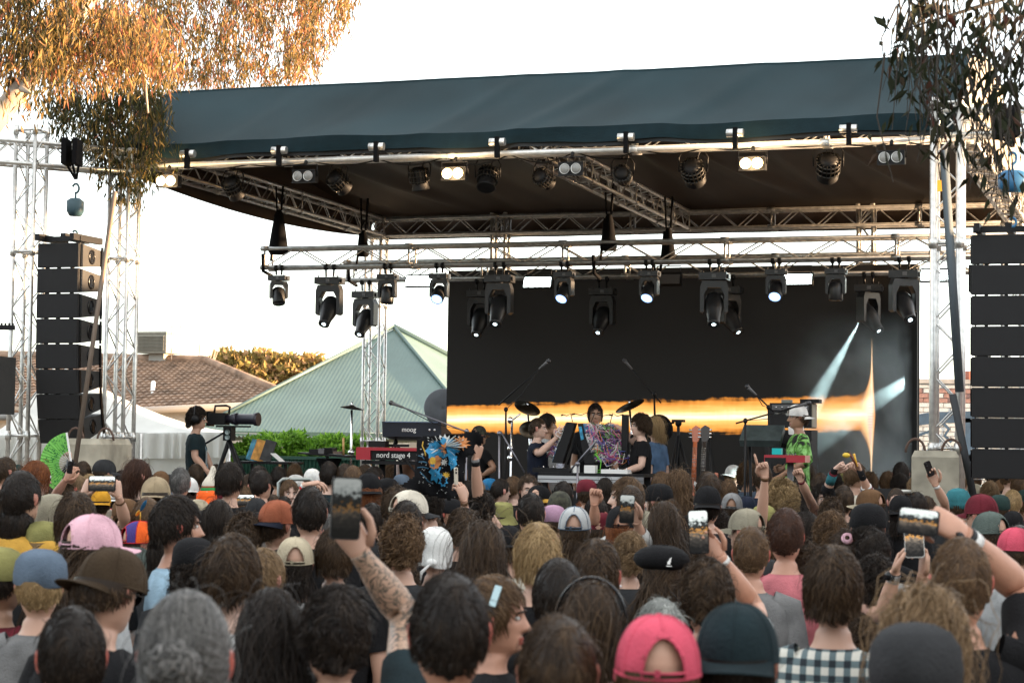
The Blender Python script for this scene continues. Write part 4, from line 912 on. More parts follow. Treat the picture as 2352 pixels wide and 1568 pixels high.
# equipment tray on a pole
t = stg('equipment_tray', 'black tray of percussion and gear on a single pole', 'tray', 745, 1.3); z_ = lp(t, 745, 1044).z; w0, w1 = lp(t, 692, 1044).x, lp(t, 800, 1044).x
MB().box(((w0 + w1) / 2, .1, z_), (w1 - w0, .4, .02), (0, rad(3), 0)).build('tray_top', BLK, t); MB().tube([(0, .1, 0), (0, .1, z_)], .018, 8).build('pole', ALU, t); tripod_feet(t)
for xx, ww, hh_, m_ in ((-.1, .12, .05, BLK), (.0, .12, .06, GRYP), (.06, .1, .07, BLKG), (.15, .09, .03, mat('module_brown', (.12, .08, .06), .6))): MB().box((xx, .05, z_ + hh_ / 2 + .012), (ww, .18, hh_), (0, 0, .2 * xx * 10)).build('device', m_, t)
MB().tube([(.2, .1, z_), (.195, .1, z_ + .2)], .014, 8).build('wooden_mallet', mat('mallet_wood', (.5, .3, .12), .6), t)
MB().lathe([(.001, -.14), (.09, -.13), (.14, -.03), (.15, 0), (.001, 0)], 20, Matrix.Translation((.02, .1, z_ - .04))).build('hanging_pouch', BLKF, t)
# small side table with standing stickered sheets
t = stg('side_table', 'low black side table with stickered record sleeves propped on it', 'table', 610, 1.5); z_ = lp(t, 610, 1062).z
MB().box((0, .1, z_), (.7, .45, .03)).build('tabletop', BLK, t)
for s in (-.3, .3):
    for d in (-.08, .28): MB().box((s, d, z_ / 2), (.03, .03, z_)).build('leg', BLK, t)
for k, (xx, wv, c1) in enumerate([(-.18, .16, (.05, .22, .32)), (-.1, .16, (.55, .26, .05)), (.02, .14, (.03, .03, .03))]): MB().box((xx, .1 - .03 * k, z_ + .14), (wv, .012, .25), (rad(-12), rad(14), 0)).build('sleeve', mat('sleeve_%d' % k, c1, .5, var=.5, vs=14), t)
MB().box((.14, .05, z_ + .06), (.16, .14, .008), (0, rad(38), 0)).build('paper', WHT, t)

# table with modular rig
t = stg('equipment_table', 'black topped table with a silver front rail under the modular rig', 'table', 1350, 1.2)
x0, x1 = lp(t, 1238, 1098).x, lp(t, 1480, 1098).x; zt = lp(t, 1350, 1090).z; zb = lp(t, 1350, 1112).z
MB().box(((x0 + x1) / 2, .4, zt), (x1 - x0, .85, .035)).build('tabletop', BLK, t)
rl = mat('silver_rail', (.55, .56, .58), .35, .5)
MB().box((x0 + (x1 - x0) * .4, -.03, (zt + zb) / 2), ((x1 - x0) * .8, .03, zt - zb - .03)).build('front_rail', rl, t); MB().box((x1 - (x1 - x0) * .1, -.028, (zt + zb) / 2), ((x1 - x0) * .2, .026, zt - zb - .03)).build('front_rail', mat('dark_rail', (.2, .2, .21), .4, .5), t)
MB().box(((x0 + x1) / 2, -.05, (zt + zb) / 2), (x1 - x0, .006, .008)).build('rail_groove', GRYP, t)
for s in (x0 + .05, x1 - .05):
    for d in (.05, .75): MB().box((s, d, zt / 2), (.04, .04, zt)).build('leg', BLK, t)
for k in range(6): MB().box((x0 + .3 + k * .025, -.02, zb - .12), (.01, .01, .01)).build('indicator', glow('red_led', (1, .05, .04), .6), t)
MB().box(((x0 + x1) / 2, .1, zb - .2), ((x1 - x0) * .7, .4, .25)).build('rack_case', BLK, t)
zt_w = zt + DECK + .018
def ontable(name, lab, cat, x, w3, col, v=1.35, rot=0, grp=None, extra=None):
    u, _ = onstage(x, 1085, v); o = thing(name, lab, cat, S(u, v, zt_w), -A + rot, grp); b = MB().box((0, 0, w3[2] / 2), w3); b.build('body', col, o)
    for k in range(extra or 0): MB().tube([(-w3[0] * .4 + k * w3[0] * .8 / max(1, extra - 1), -.02, w3[2]), (-w3[0] * .4 + k * w3[0] * .8 / max(1, extra - 1), -.02, w3[2] + .018)], .008, 6).build('knob', CHR if k % 2 else BLK, o)
    return o
ontable('white_box', 'white box in the middle of the equipment table', 'box', 1357, (.125, .1, .085), WHT)
ontable('white_box', 'small diamond turned white box left of the bigger white box', 'box', 1321, (.07, .07, .08), WHT, rot=rad(40))
ontable('effect_unit', 'flat black effect unit at the left end of the equipment table', 'effect unit', 1272, (.42, .25, .05), BLK, extra=7)
ontable('effect_unit', 'flat white effect unit under the hand of the curly haired player', 'effect unit', 1416, (.3, .2, .045), WHT, extra=6)
ontable('drinking_glass', 'clear glass beside the left modular case', 'glass', 1287, (.07, .07, .1), mat('glass_pale', (.35, .36, .42), .1, var=.5, vs=40))
# modular synth cases
gr = 'modular synthesizer cases on the table'
def zpt(a, b): return (1180 + a / 4.523) / 1.0629, (970 + b / 4.523) / 1.0629
def slab(t, quad, th, m, name, dv=(0, 0, 0, 0)):
    P = [lp(t, *zpt(a, b), d) for (a, b), d in zip(quad, dv)]; n = (P[1] - P[0]).cross(P[3] - P[0]).normalized()
    if n.y > 0: n = -n
    f = MB(); f.add(P + [p - n * th for p in P], [(0, 1, 2, 3), (7, 6, 5, 4), (0, 4, 5, 1), (1, 5, 6, 2), (2, 6, 7, 3), (3, 7, 4, 0)]); f.build(name, m, t); return P, n
wires = [mat('wire_%d' % i, c, .5) for i, c in enumerate([(.45, .06, .22), (.6, .6, .62), (.22, .07, .3), (.5, .16, .05), (.05, .05, .06), (.6, .25, .3), (.12, .35, .05), (.1, .12, .4), (.75, .72, .7)])]
modm = [mat('module_face_%d' % i, c, .4, .2) for i, c in enumerate([(.55, .55, .55), (.03, .03, .03), (.3, .3, .32), (.65, .63, .58), (.1, .1, .12), (.05, .16, .3)])]
def modular(label, x, v, body, bdv, face, fdv, cols, rows, ncab):
    t = stg('modular_synthesizer', label, 'modular synthesizer', x, v, gr)
    slab(t, body, .1, BLK, 'case', bdv)
    P = [lp(t, *zpt(a, b), d) for (a, b), d in zip(face, fdv)]; n = (P[1] - P[0]).cross(P[3] - P[0]).normalized()
    if n.y > 0: n = -n
    f = lambda a, b: P[0].lerp(P[1], a).lerp(P[3].lerp(P[2], a), b)
    for i in range(cols):
        for j in range(rows):
            a0, a1, b0, b1 = i / cols + .006, (i + 1) / cols - .006, j / rows + .01, (j + 1) / rows - .01
            q = [f(a0, b0), f(a1, b0), f(a1, b1), f(a0, b1)]; m_ = MB(); m_.add([p + n * .008 for p in q] + [p - n * .02 for p in q], [(0, 1, 2, 3), (7, 6, 5, 4), (0, 4, 5, 1), (1, 5, 6, 2), (2, 6, 7, 3), (3, 7, 4, 0)])
            mo = m_.build('module', random.choice(modm), t); kn = MB()
            for k in range(5): c = f(random.uniform(a0, a1), random.uniform(b0, b1)) + n * .012; kn.ell(c, (.009, .009, .009), 6, 4)
            tag(kn.build('knobs', random.choice([WHT, CHR, BLK]), mo), kind='stuff')
    for k in range(ncab):
        a, b = random.random(), random.random(); c, d = min(1, max(0, a + random.gauss(0, .25))), min(1.12, max(0, b + random.uniform(-.1, .4)))
        p, q = f(a, b) + n * .01, f(c, d) + n * .01; sagv = Vector((random.gauss(0, .015), 0, -random.uniform(.01, .07)))
        MB().tube([p, p + n * random.uniform(.03, .07), (p + q) / 2 + n * random.uniform(.04, .1) + sagv, q + n * .04, q], .0045, 5, caps=False).build('patch_cable', random.choice(wires), t)
    return t
modular('black modular synthesizer case leaning left, its patch cables facing the left player', 1292, 1.5, [(920, 270), (1012, 280), (870, 730), (758, 718)], (.0, .0, .0, .0), [(885, 380), (918, 275), (765, 715), (800, 560)], (.25, .02, .02, .25), 2, 6, 24)
t = modular('tall modular synthesizer covered in tangled pink and white patch cables', 1385, 1.5, [(1040, 285), (1100, 285), (1230, 725), (1120, 735)], (0, 0, 0, 0), [(1095, 285), (1440, 300), (1600, 690), (1235, 715)], (.0, .35, .30, -.05), 7, 4, 130)
P = [lp(t, *zpt(*q), -.012) for q in ((1052, 320), (1085, 320), (1110, 460), (1078, 470))]; MB().add([tuple(p) for p in P] + [tuple(p + Vector((0, .01, 0))) for p in P], [(0, 1, 2, 3)]) ; sk = MB(); sk.add(P, [(0, 1, 2, 3)]); sk.build('sticker', mat('sticker_blue', (.03, .25, .42), .5, var=.6, vs=30), t)
MB().tube([lp(t, *zpt(1120, 740), .1), lp(t, *zpt(1010, 500), .15), lp(t, *zpt(930, 740), .1)], .012, 6).build('support_leg', BLK, t)
for a, b, c, d in ((985, 270, 880, 190), (1180, 270, 1010, 180), (1190, 270, 1390, 190), (1400, 280, 1530, 190)):
    p, q = lp(t, *zpt(a, b)), lp(t, *zpt(c, d)); MB().tube([p, p + Vector(((q.x - p.x) * .2, 0, (q.z - p.z) * 1.05 + .01)), p.lerp(q, .6) + Vector((0, 0, .02)), q], .005, 5).tube([q, q + Vector(((q.x - p.x) * .2, 0, -.008))], .009, 6).build('gooseneck_lamp', BLK, t)
cg = mat('cable_green', (.12, .5, .03), .5)
for pts in ([(1230, 620), (1300, 700), (1290, 800), (1180, 800)], [(1170, 800), (1260, 830), (1330, 810), (1290, 840)], [(900, 810), (980, 830), (950, 800)]): MB().tube([lp(t, *zpt(*p), -.1) for p in pts], .006, 5).build('patch_cable', cg, t)
# padded stand behind the right of the rig
t = stg('speaker_post', 'narrow black post right of the modular rig', 'post', 1436, 1.75); MB().loft([[(sx * .035, sy * .03, z) for sx, sy in ((-1, -1), (1, -1), (1, 1), (-1, 1))] for z in (0, lp(t, 1436, 952).z)], smooth=False).build('post', BLK, t)
# lens tripod
t = stg('tripod', 'empty black camera tripod right of the musicians', 'tripod', 1558, 3.0); h_ = lp(t, 1558, 1000).z; tp = lp(t, 1556, 972)
for k in range(3):
    a = k * 2.094 + .5; MB().tube([(0, 0, h_), (.42 * math.cos(a), .42 * math.sin(a), 0)], [.02, .014], 8).build('leg', BLK, t)
MB().tube([(0, 0, h_ - .35), (0, 0, tp.z)], .018, 8).build('column', BLK, t); MB().box((0, 0, tp.z + .03), (.14, .1, .03)).tube([(-.05, 0, tp.z + .01), (-.16, -.05, tp.z - .02)], .012, 6).ell((0, 0, tp.z), (.04, .04, .04)).build('pan_head', BLK, t)
# guitars
def guitar(label, x, v, colb, pg, neck, yb, xs):
    t = stg('electric_guitar', label, 'guitar', x, v, 'guitars standing on stage'); s = 1.0
    z0 = .60
    out = [(-.06, 0), (-.15, .05), (-.165, .13), (-.12, .2), (-.125, .27), (-.165, .36), (-.15, .40), (-.12, .385), (-.06, .31), (.04, .31), (.075, .36), (.13, .47), (.165, .46), (.155, .36), (.125, .26), (.13, .19), (.17, .12), (.155, .05), (.07, 0)]
    M = Matrix.Translation((0, 0, z0)) @ Matrix.Rotation(rad(-8), 4, 'X')
    MB().prism(out, .045, M).build('body', colb, t)
    pgp = [(x_ * .62 + .0, z_ * .8 + .05) for x_, z_ in out if not (z_ > .42)]
    MB().prism(pgp, .004, M @ Matrix.Translation((0, -.026, 0))).build('pickguard', pg, t)
    for zz in (.12, .19): MB().box(M @ Vector((0, -.032, zz)), (.08, .012, .02)).build('pickup', BLK, t)
    MB().box(M @ Vector((0, -.032, .05)), (.09, .014, .025)).build('bridge', CHR, t)
    nb_ = M @ Vector((0, -.03, .28)); nt_ = M @ Vector((0, -.03, .80)); MB().tube([nb_, nt_], [.03, .024], 8, flat=(1, .5), up=(0, 1, 0)).build('neck', neck, t)
    for k in range(12): MB().box(nb_.lerp(nt_, .1 + .9 * (1 - .9 ** k) / .8) + Vector((0, -.014, 0)), (.052, .004, .004)).build('fret', CHR, t)
    hp = [(-.03, .80), (.03, .80), (.055, .86), (.05, .96), (.0, .985), (-.045, .95)]; MB().prism(hp, .02, M @ Matrix.Translation((0, -.02, 0))).build('headstock', neck, t)
    for k in range(3):
        for s_ in (-1, 1): MB().tube([M @ Vector((s_ * .03, -.02, .85 + k * .04)), M @ Vector((s_ * .075, -.02, .855 + k * .04))], [.006, .012], 6).build('tuner', CHR, t)
    MB().tube([(-.2, .3, 0), (0, .16, .8), (0, .12, 1.2)], .012, 6).tube([(.2, .3, 0), (0, .16, .8)], .012, 6).tube([(0, .16, .58), (-.06, -.06, .57)], .012, 6).tube([(0, .16, .58), (.06, -.06, .57)], .012, 6).build('guitar_stand', BLK, t)
orange = mat('guitar_orange', (.45, .12, .05), .25)
g1 = guitar('orange electric guitar with white pickguard and dark neck on a stand', 1614, 1.4, orange, WHT, mat('rosewood', (.03, .022, .018), .4), 1110, 0)
guitar('second guitar with orange neck standing behind the first', 1593, 1.9, mat('guitar_cream', (.5, .48, .42), .3), WHT, orange, 1100, 0)
mic_stand('short black stand with a clip right of the guitars', 1650, 1.6, (1628, 1003), (1640, 996), (1618, 1006), mic=False)
# amp stack
t = stg('amplifier_stack', 'black amplifier head on a cabinet with a silver mixer on top', 'amplifier', 1812, 3.0); tol = mat('amp_tolex', (.014, .014, .015), .8, bump=.4, bs=150)
x0, x1, z0, z1 = lp(t, 1766, 1000).x, lp(t, 1862, 1000).x, lp(t, 1812, 982).z, lp(t, 1812, 925).z
MB().box(((x0 + x1) / 2, .2, (z0 + z1) / 2), (x1 - x0, .35, z1 - z0)).build('head', tol, t); MB().box(((x0 + x1) / 2, .022, (z0 + z1) / 2 + .02), (x1 - x0 - .05, .006, .005)).build('piping', CHR, t)
MB().box(((x0 + x1) / 2, .02, z1 - .05), (x1 - x0 - .06, .01, .06)).build('panel', GRYP, t)
for k in range(6): MB().ell((x0 + .08 + k * .07, .01, z1 - .05), (.012, .012, .012)).build('knob', CHR, t)
MB().box((x1 + .006, .2, (z0 + z1) / 2), (.008, .3, z1 - z0 - .02)).build('side_panel', mat('amp_side', (.3, .26, .2), .6), t)
MB().box(((x0 + x1) / 2 - .02, .2, z0 / 2 - .01), (x1 - x0 + .06, .4, z0 - .03)).build('cabinet', tol, t)
MB().box((x0 + .17, .2, z1 + .02), (.11, .12, .04)).build('small_unit', mat('unit_grey', (.2, .22, .2), .5), t); MB().box((x0 + .45, .2, z1 + .025), (.22, .2, .045)).build('small_unit', BLK, t)
# right keyboards
t = stg('keyboard_rack', 'tilted dark keyboards on a stand beside the capped player', 'keyboard', 1755, 1.6)
a, b = lp(t, 1706, 1003), lp(t, 1800, 1003)
MB().box(((a.x + b.x) / 2 - .04, .15, lp(t, 1750, 1000).z), (b.x - a.x, .3, .08), (rad(35), 0, 0)).build('upper_keyboard', mat('kb_greenblack', (.05, .065, .065), .4, var=.3, vs=14), t)
MB().box((b.x + .0, .3, lp(t, 1790, 1012).z), (.45, .28, .05), (rad(25), rad(14), 0)).build('lower_keyboard', BLK, t)
for s in (-.2, .22): MB().tube([(s, .2, lp(t, 1750, 1010).z), (s * .8, .2, 0)], .018, 8).build('leg', BLK, t)
MB().box((-.1, .1, .32), (.35, .3, .28)).build('device_stack', BLK, t); MB().box((b.x + .06, .42, lp(t, 1800, 995).z), (.17, .01, .16), (rad(-15), 0, rad(20))).build('music_sheet', WHT, t)
t = stg('stage_keyboard', 'red keyboard seen end on in front of the capped player', 'keyboard', 1808, .8); z_ = lp(t, 1800, 1053).z; x0, x1 = lp(t, 1755, 1053).x, lp(t, 1849, 1053).x
MB().box(((x0 + x1) / 2, .15, z_), (x1 - x0, .3, .075)).build('body', red, t); MB().box((x0 + .12, -.006, z_ - .015), (.22, .012, .05)).build('socket_panel', BLK, t); MB().box((x0 + .12, .1, z_ + .075), (.095, .1, .065)).build('effect_pedal', mat('pedal_teal', (.0, .45, .45), .4), t)
for k in range(4): MB().ell((x0 + .22 + k * .03, .1, z_ + .045), (.01, .01, .012)).build('knob', GRYP, t)
MB().tube([(x0 + .25, .15, z_), (x0 + .25, .15, 0)], .035, 8).build('leg', GRYP, t)
# wedge monitor
t = stg('floor_monitor', 'black floor monitor wedge at the right front of the stage', 'monitor', 1995, .5); z1 = lp(t, 1995, 1120).z; x0, x1 = lp(t, 1928, 1120).x, lp(t, 2064, 1120).x
MB().loft([[(x, -.2, max(.02, z1 - .35)), (x, -.12, z1), (x, .2, z1 - .05), (x, .25, max(.02, z1 - .35))] for x in (x0, x1)], smooth=False).build('cabinet', BLK, t)
MB().box(((x0 + x1) / 2, .0, (z1 - .3) / 2), (.3, .2, max(.05, z1 - .3))).build('riser', BLK, t)
tag(MB().tube([at(2060, 1140, 19.4), at(2066, 1128, 19.4), at(2110, 1128, 19.4), at(2116, 1150, 19.4)], .02, 8).tube([at(2060, 1140, 19.4), at(2060, 1300, 19.4)], .02, 8).tube([at(2116, 1150, 19.4), at(2116, 1300, 19.4)], .02, 8).build('barrier_rail', ALU, None), 'grey barrier rail left of the right concrete block', 'barrier')
for k, (x0, x1) in enumerate(((640, 722), (755, 850))):
    tag(MB().tube([at(x0, 1250, 19.6), at(x0, 1108, 19.6), at(x0 + 10, 1100, 19.6), at(x1 - 10, 1100, 19.6), at(x1, 1108, 19.6), at(x1, 1250, 19.6)], .018, 8).build('barrier_rail', mat('galvanised', (.35, .38, .36), .5, .6), None), ['galvanised barrier rail below the green fence, left of the tray pole', 'galvanised barrier rail below the green fence, right of the tray pole'][k], 'barrier', 'galvanised barriers')
# video camera on tripod
t = stg('video_camera', 'black video camera with a long zoom lens on a tripod, pointing right', 'video camera', 545, 1.0)
def c1(x, y, dv=0): return lp(t, x, y, dv)
zc = c1(530, 962).z; xa = c1(483, 962).x; xb = c1(522, 962).x; xl = c1(594, 962).x
MB().box(((xa + xb) / 2, 0, zc), (xb - xa, .13, .14)).build('camera_body', BLK, t); MB().box((xa + .0, 0, zc), (.05, .11, .17)).build('viewfinder', BLKG, t)
MB().tube([(xb, 0, zc), (xb + .06, 0, zc), (xb + .065, 0, zc), (xl - .05, 0, zc), (xl - .045, 0, zc), (xl, 0, zc)], [.05, .05, .062, .062, .075, .078], 16).tube([(xb + .1, 0, zc), (xb + .13, 0, zc)], .072, 16).build('zoom_lens', mat('lens_barrel', (.02, .018, .03), .4), t)
MB().tube([(xa + .05, 0, zc + .07), (xa + .06, 0, zc + .15), (xb - .02, 0, zc + .155), (xb + .03, 0, zc + .14), (xb + .02, 0, zc + .07)], .014, 8).build('top_handle', BLK, t)
MB().box((xb + .08, 0, zc - .085), (.42, .06, .02)).build('rod_plate', BLK, t); xc = xb + .03
MB().box((xc, 0, zc - .17), (.1, .12, .16)).build('fluid_head', BLK, t)
for dz in (-.15, -.21): MB().lathe([(.001, 0), (.03, 0), (.03, .01)], 14, Matrix.Translation((xc + .01, -.065, zc + dz)) @ Matrix.Rotation(rad(90), 4, 'X')).build('dial', mat('dial_pale', (.25, .32, .32), .4), t)
MB().tube([(xc, .0, zc - .12), (c1(458, 1032).x, -.1, c1(458, 1032).z)], .012, 8).build('pan_bar', BLK, t)
for a in (2.6, -.5, 1.2): MB().tube([(xc, 0, zc - .25), (xc + .28 * math.cos(a), .28 * math.sin(a), zc - .7), (xc + .5 * math.cos(a), .5 * math.sin(a), 0)], [.028, .022, .014], 8).build('leg', BLK, t)
t['label'] = t['label']
# camera riser
t = stg('camera_riser', 'black riser under the camera operator', 'platform', 450, .8); MB().box((0, .3, lp(t, 450, 1092).z / 2), (1.3, .9, lp(t, 450, 1092).z)).build('box', BLKF, t)
for o in bpy.data.objects:
    for k in ('_u', '_v'):
        if k in o and o.type == 'EMPTY': pass

# ---- stage smoke in front of the right of the screen, with two narrow beams through it
def smoke_mat():
    m = bpy.data.materials.new('stage_smoke'); m.use_nodes = True; n = m.node_tree.nodes; L = m.node_tree.links; n.remove(n['Principled BSDF'])
    v = n.new('ShaderNodeVolumePrincipled'); v.inputs['Color'].default_value = (.80, .92, .95, 1); v.inputs['Anisotropy'].default_value = .1; L.new(v.outputs[0], n['Material Output'].inputs['Volume'])
    tc = n.new('ShaderNodeTexCoord'); nz = n.new('ShaderNodeTexNoise'); nz.inputs['Scale'].default_value = 1.5; nz.inputs['Detail'].default_value = 3; nz.inputs['Distortion'].default_value = .8; L.new(tc.outputs['Object'], nz.inputs['Vector'])
    mr = n.new('ShaderNodeMapRange'); mr.inputs[1].default_value = .38; mr.inputs[2].default_value = .75; mr.inputs[3].default_value = .03; mr.inputs[4].default_value = 1; L.new(nz.outputs['Fac'], mr.inputs[0])
    sp_ = n.new('ShaderNodeSeparateXYZ'); L.new(tc.outputs['Generated'], sp_.inputs[0]); fx = n.new('ShaderNodeMapRange'); fx.interpolation_type = 'SMOOTHSTEP'; fx.inputs[1].default_value = .0; fx.inputs[2].default_value = .85; L.new(sp_.outputs[0], fx.inputs[0])
    mu = n.new('ShaderNodeMath'); mu.operation = 'MULTIPLY'; L.new(mr.outputs[0], mu.inputs[0]); L.new(fx.outputs[0], mu.inputs[1]); fz = n.new('ShaderNodeMapRange'); fz.interpolation_type = 'SMOOTHSTEP'; fz.inputs[1].default_value = 1; fz.inputs[2].default_value = .72; L.new(sp_.outputs[2], fz.inputs[0]); m0 = n.new('ShaderNodeMath'); m0.operation = 'MULTIPLY'; L.new(mu.outputs[0], m0.inputs[0]); L.new(fz.outputs[0], m0.inputs[1]); m2 = n.new('ShaderNodeMath'); m2.operation = 'MULTIPLY'; L.new(m0.outputs[0], m2.inputs[0]); m2.inputs[1].default_value = 1.1; L.new(m2.outputs[0], v.inputs['Density']); return m
ua, ub = onstage(1790, 900, 5.0)[0], su1 - .02
MB().box(((ua + ub) / 2, 4.95, 2.32), (ub - ua, 1.5, 2.85)).build('stage_smoke', smoke_mat(), None, loc=S(0, 0, 0), rotz=-A, kind='stuff', label='pale blue grey smoke drifting in front of the right of the screen', cat='smoke')
def beam(lab, a, b, e, ang):
    ld = bpy.data.lights.new('beam_light', 'SPOT'); ld.energy = e; ld.color = (.80, 1, .98); ld.spot_size = rad(ang); ld.spot_blend = .6; ld.shadow_soft_size = .01
    o = bpy.data.objects.new('beam_light', ld); C.objects.link(o); o.location = a; o.rotation_euler = (b - a).to_track_quat('-Z', 'Y').to_euler()
beam('left beam', sp(1975, 738, 5.05), sp(1882, 905, 4.7), 520, 12)
beam('right beam', sp(2200, 800, 5.0), sp(1990, 935, 4.8), 520, 12)

# ================================================================ PEOPLE: templates
HC = Vector((0, 0, 1.62))
HT = [(.1145, .001, .001, -.012), (.110, .030, .026, -.050), (.100, .049, .052, -.073), (.082, .064, .072, -.089), (.060, .0725, .084, -.098), (.035, .0765, .089, -.101), (.012, .0765, .088, -.099),
      (-.010, .074, .086, -.093), (-.030, .0715, .086, -.084), (-.050, .068, .087, -.074), (-.070, .063, .088, -.064), (-.088, .056, .087, -.057), (-.102, .047, .083, -.053), (-.112, .042, .070, -.053), (-.120, .046, .054, -.054),
      (-.130, .054, .046, -.060), (-.145, .057, .040, -.066), (-.162, .061, .038, -.073), (-.180, .074, .042, -.082), (-.197, .105, .052, -.091), (-.216, .148, .064, -.098), (-.240, .183, .077, -.105),
      (-.285, .199, .092, -.112), (-.37, .194, .106, -.116), (-.47, .175, .11, -.11), (-.60, .155, .10, -.095), (-.72, .16, .10, -.10), (-.82, .17, .10, -.115), (-.90, .165, .095, -.11), (-.95, .13, .08, -.09)]
def ring(hw, yf, yb, z, n, e=1.0):
    out = []
    for k in range(n):
        t = 2 * math.pi * k / n; c, s_ = math.cos(t), math.sin(t)
        out.append([hw * math.copysign(abs(c) ** e, c), (yf if s_ > 0 else -yb) * math.copysign(abs(s_) ** e, s_), z])
    return out
def g2(d, w): return math.exp(-(d / w) ** 2)
def body_core(mb):
    zs = [h[0] for h in HT]; 
    lev = list(np.concatenate([np.linspace(.1145, .05, 9), np.linspace(.045, -.125, 36), np.array([-.132, -.145, -.155, -.165, -.18, -.197, -.216, -.24, -.285, -.34, -.47, -.6, -.72, -.82, -.9, -.95])]))
    n = 44; rings = []
    zz = np.array(zs)[::-1]; tab = np.array(HT)[::-1]
    for z in lev:
        hw, yf, yb = (float(np.interp(z, zz, tab[:, i])) for i in (1, 2, 3))
        r = ring(hw, yf, yb, z, n, .92 if z < -.25 else 1.0)
        if z > -.125:
            for p in r:
                x, y = p[0], p[1]
                if y > 0:
                    tri = max(0, min(1, (.022 - z) / .06)) if z > -.038 else max(0, 1 - (-.038 - z) / .014)
                    p[1] += .026 * g2(x, .0125) * tri + .010 * g2(x, .02) * tri
                    p[1] -= .013 * g2(abs(x) - .031, .015) * g2(z - .002, .011)
                    p[1] += .005 * g2(abs(x) - .028, .02) * g2(z - .024, .008)
                    p[1] += .007 * g2(x, .021) * (g2(z + .066, .005) + g2(z + .079, .006)) - .003 * g2(x, .02) * g2(z + .072, .003)
                    p[1] += .006 * g2(x, .02) * g2(z + .102, .012) - .004 * g2(x, .02) * g2(z + .09, .005)
                    p[1] += .004 * g2(abs(x) - .045, .018) * g2(z + .025, .016)
        rings.append([HC + Vector(p) for p in r])
    o = len(mb.v); mb.loft(rings, 0)
    # material per face: trousers below the waist, lips
    nf = (len(rings) - 1) * n
    for i in range(len(mb.f) - nf - 2, len(mb.f)):
        c = sum((Vector(mb.v[j]) for j in mb.f[i]), Vector()) / len(mb.f[i]) - HC
        if c.z < -.74: mb.m[i] = 3
        elif abs(c.x) < .024 and c.y > .07 and -.086 < c.z < -.06: mb.m[i] = 1
    for s_ in (-1, 1):
        # ears, eyes, brows
        mb.ell(HC + Vector((s_ * .079, -.008, -.006)), (.008, .019, .032), 10, 8, 1, (rad(-8), 0, s_ * rad(-25)))
        mb.ell(HC + Vector((s_ * .083, -.016, .004)), (.006, .010, .022), 8, 6, 1, (0, 0, s_ * rad(-35)))
        mb.ell(HC + Vector((s_ * .031, .0755, .001)), (.012, .010, .0075), 10, 6, 5); mb.ell(HC + Vector((s_ * .031, .0835, .001)), (.005, .003, .0055), 8, 5, 2)
        mb.tube([HC + Vector((s_ * x, y, z)) for x, y, z in ((.014, .095, .0185), (.028, .094, .0225), (.042, .084, .021), (.05, .075, .016))], [.003, .0038, .0034, .002], 6, 2)
        # legs and shoes
        mb.tube([(s_ * .09, -.005, .86), (s_ * .095, .0, .78), (s_ * .10, .01, .48), (s_ * .10, -.01, .30), (s_ * .10, -.03, .07)], [.10, .095, .066, .062, .05], 12, 3)
        mb.loft([[Vector((s_ * .10 + w_ * math.cos(q), y, z0 + h_ * math.sin(q))) for q in [2 * math.pi * j / 10 for j in range(10)]] for y, w_, z0, h_ in ((-.09, .02, .05, .03), (-.075, .042, .05, .05), (0, .045, .05, .05), (.1, .05, .035, .035), (.16, .04, .03, .028), (.185, .012, .025, .015))], 4)
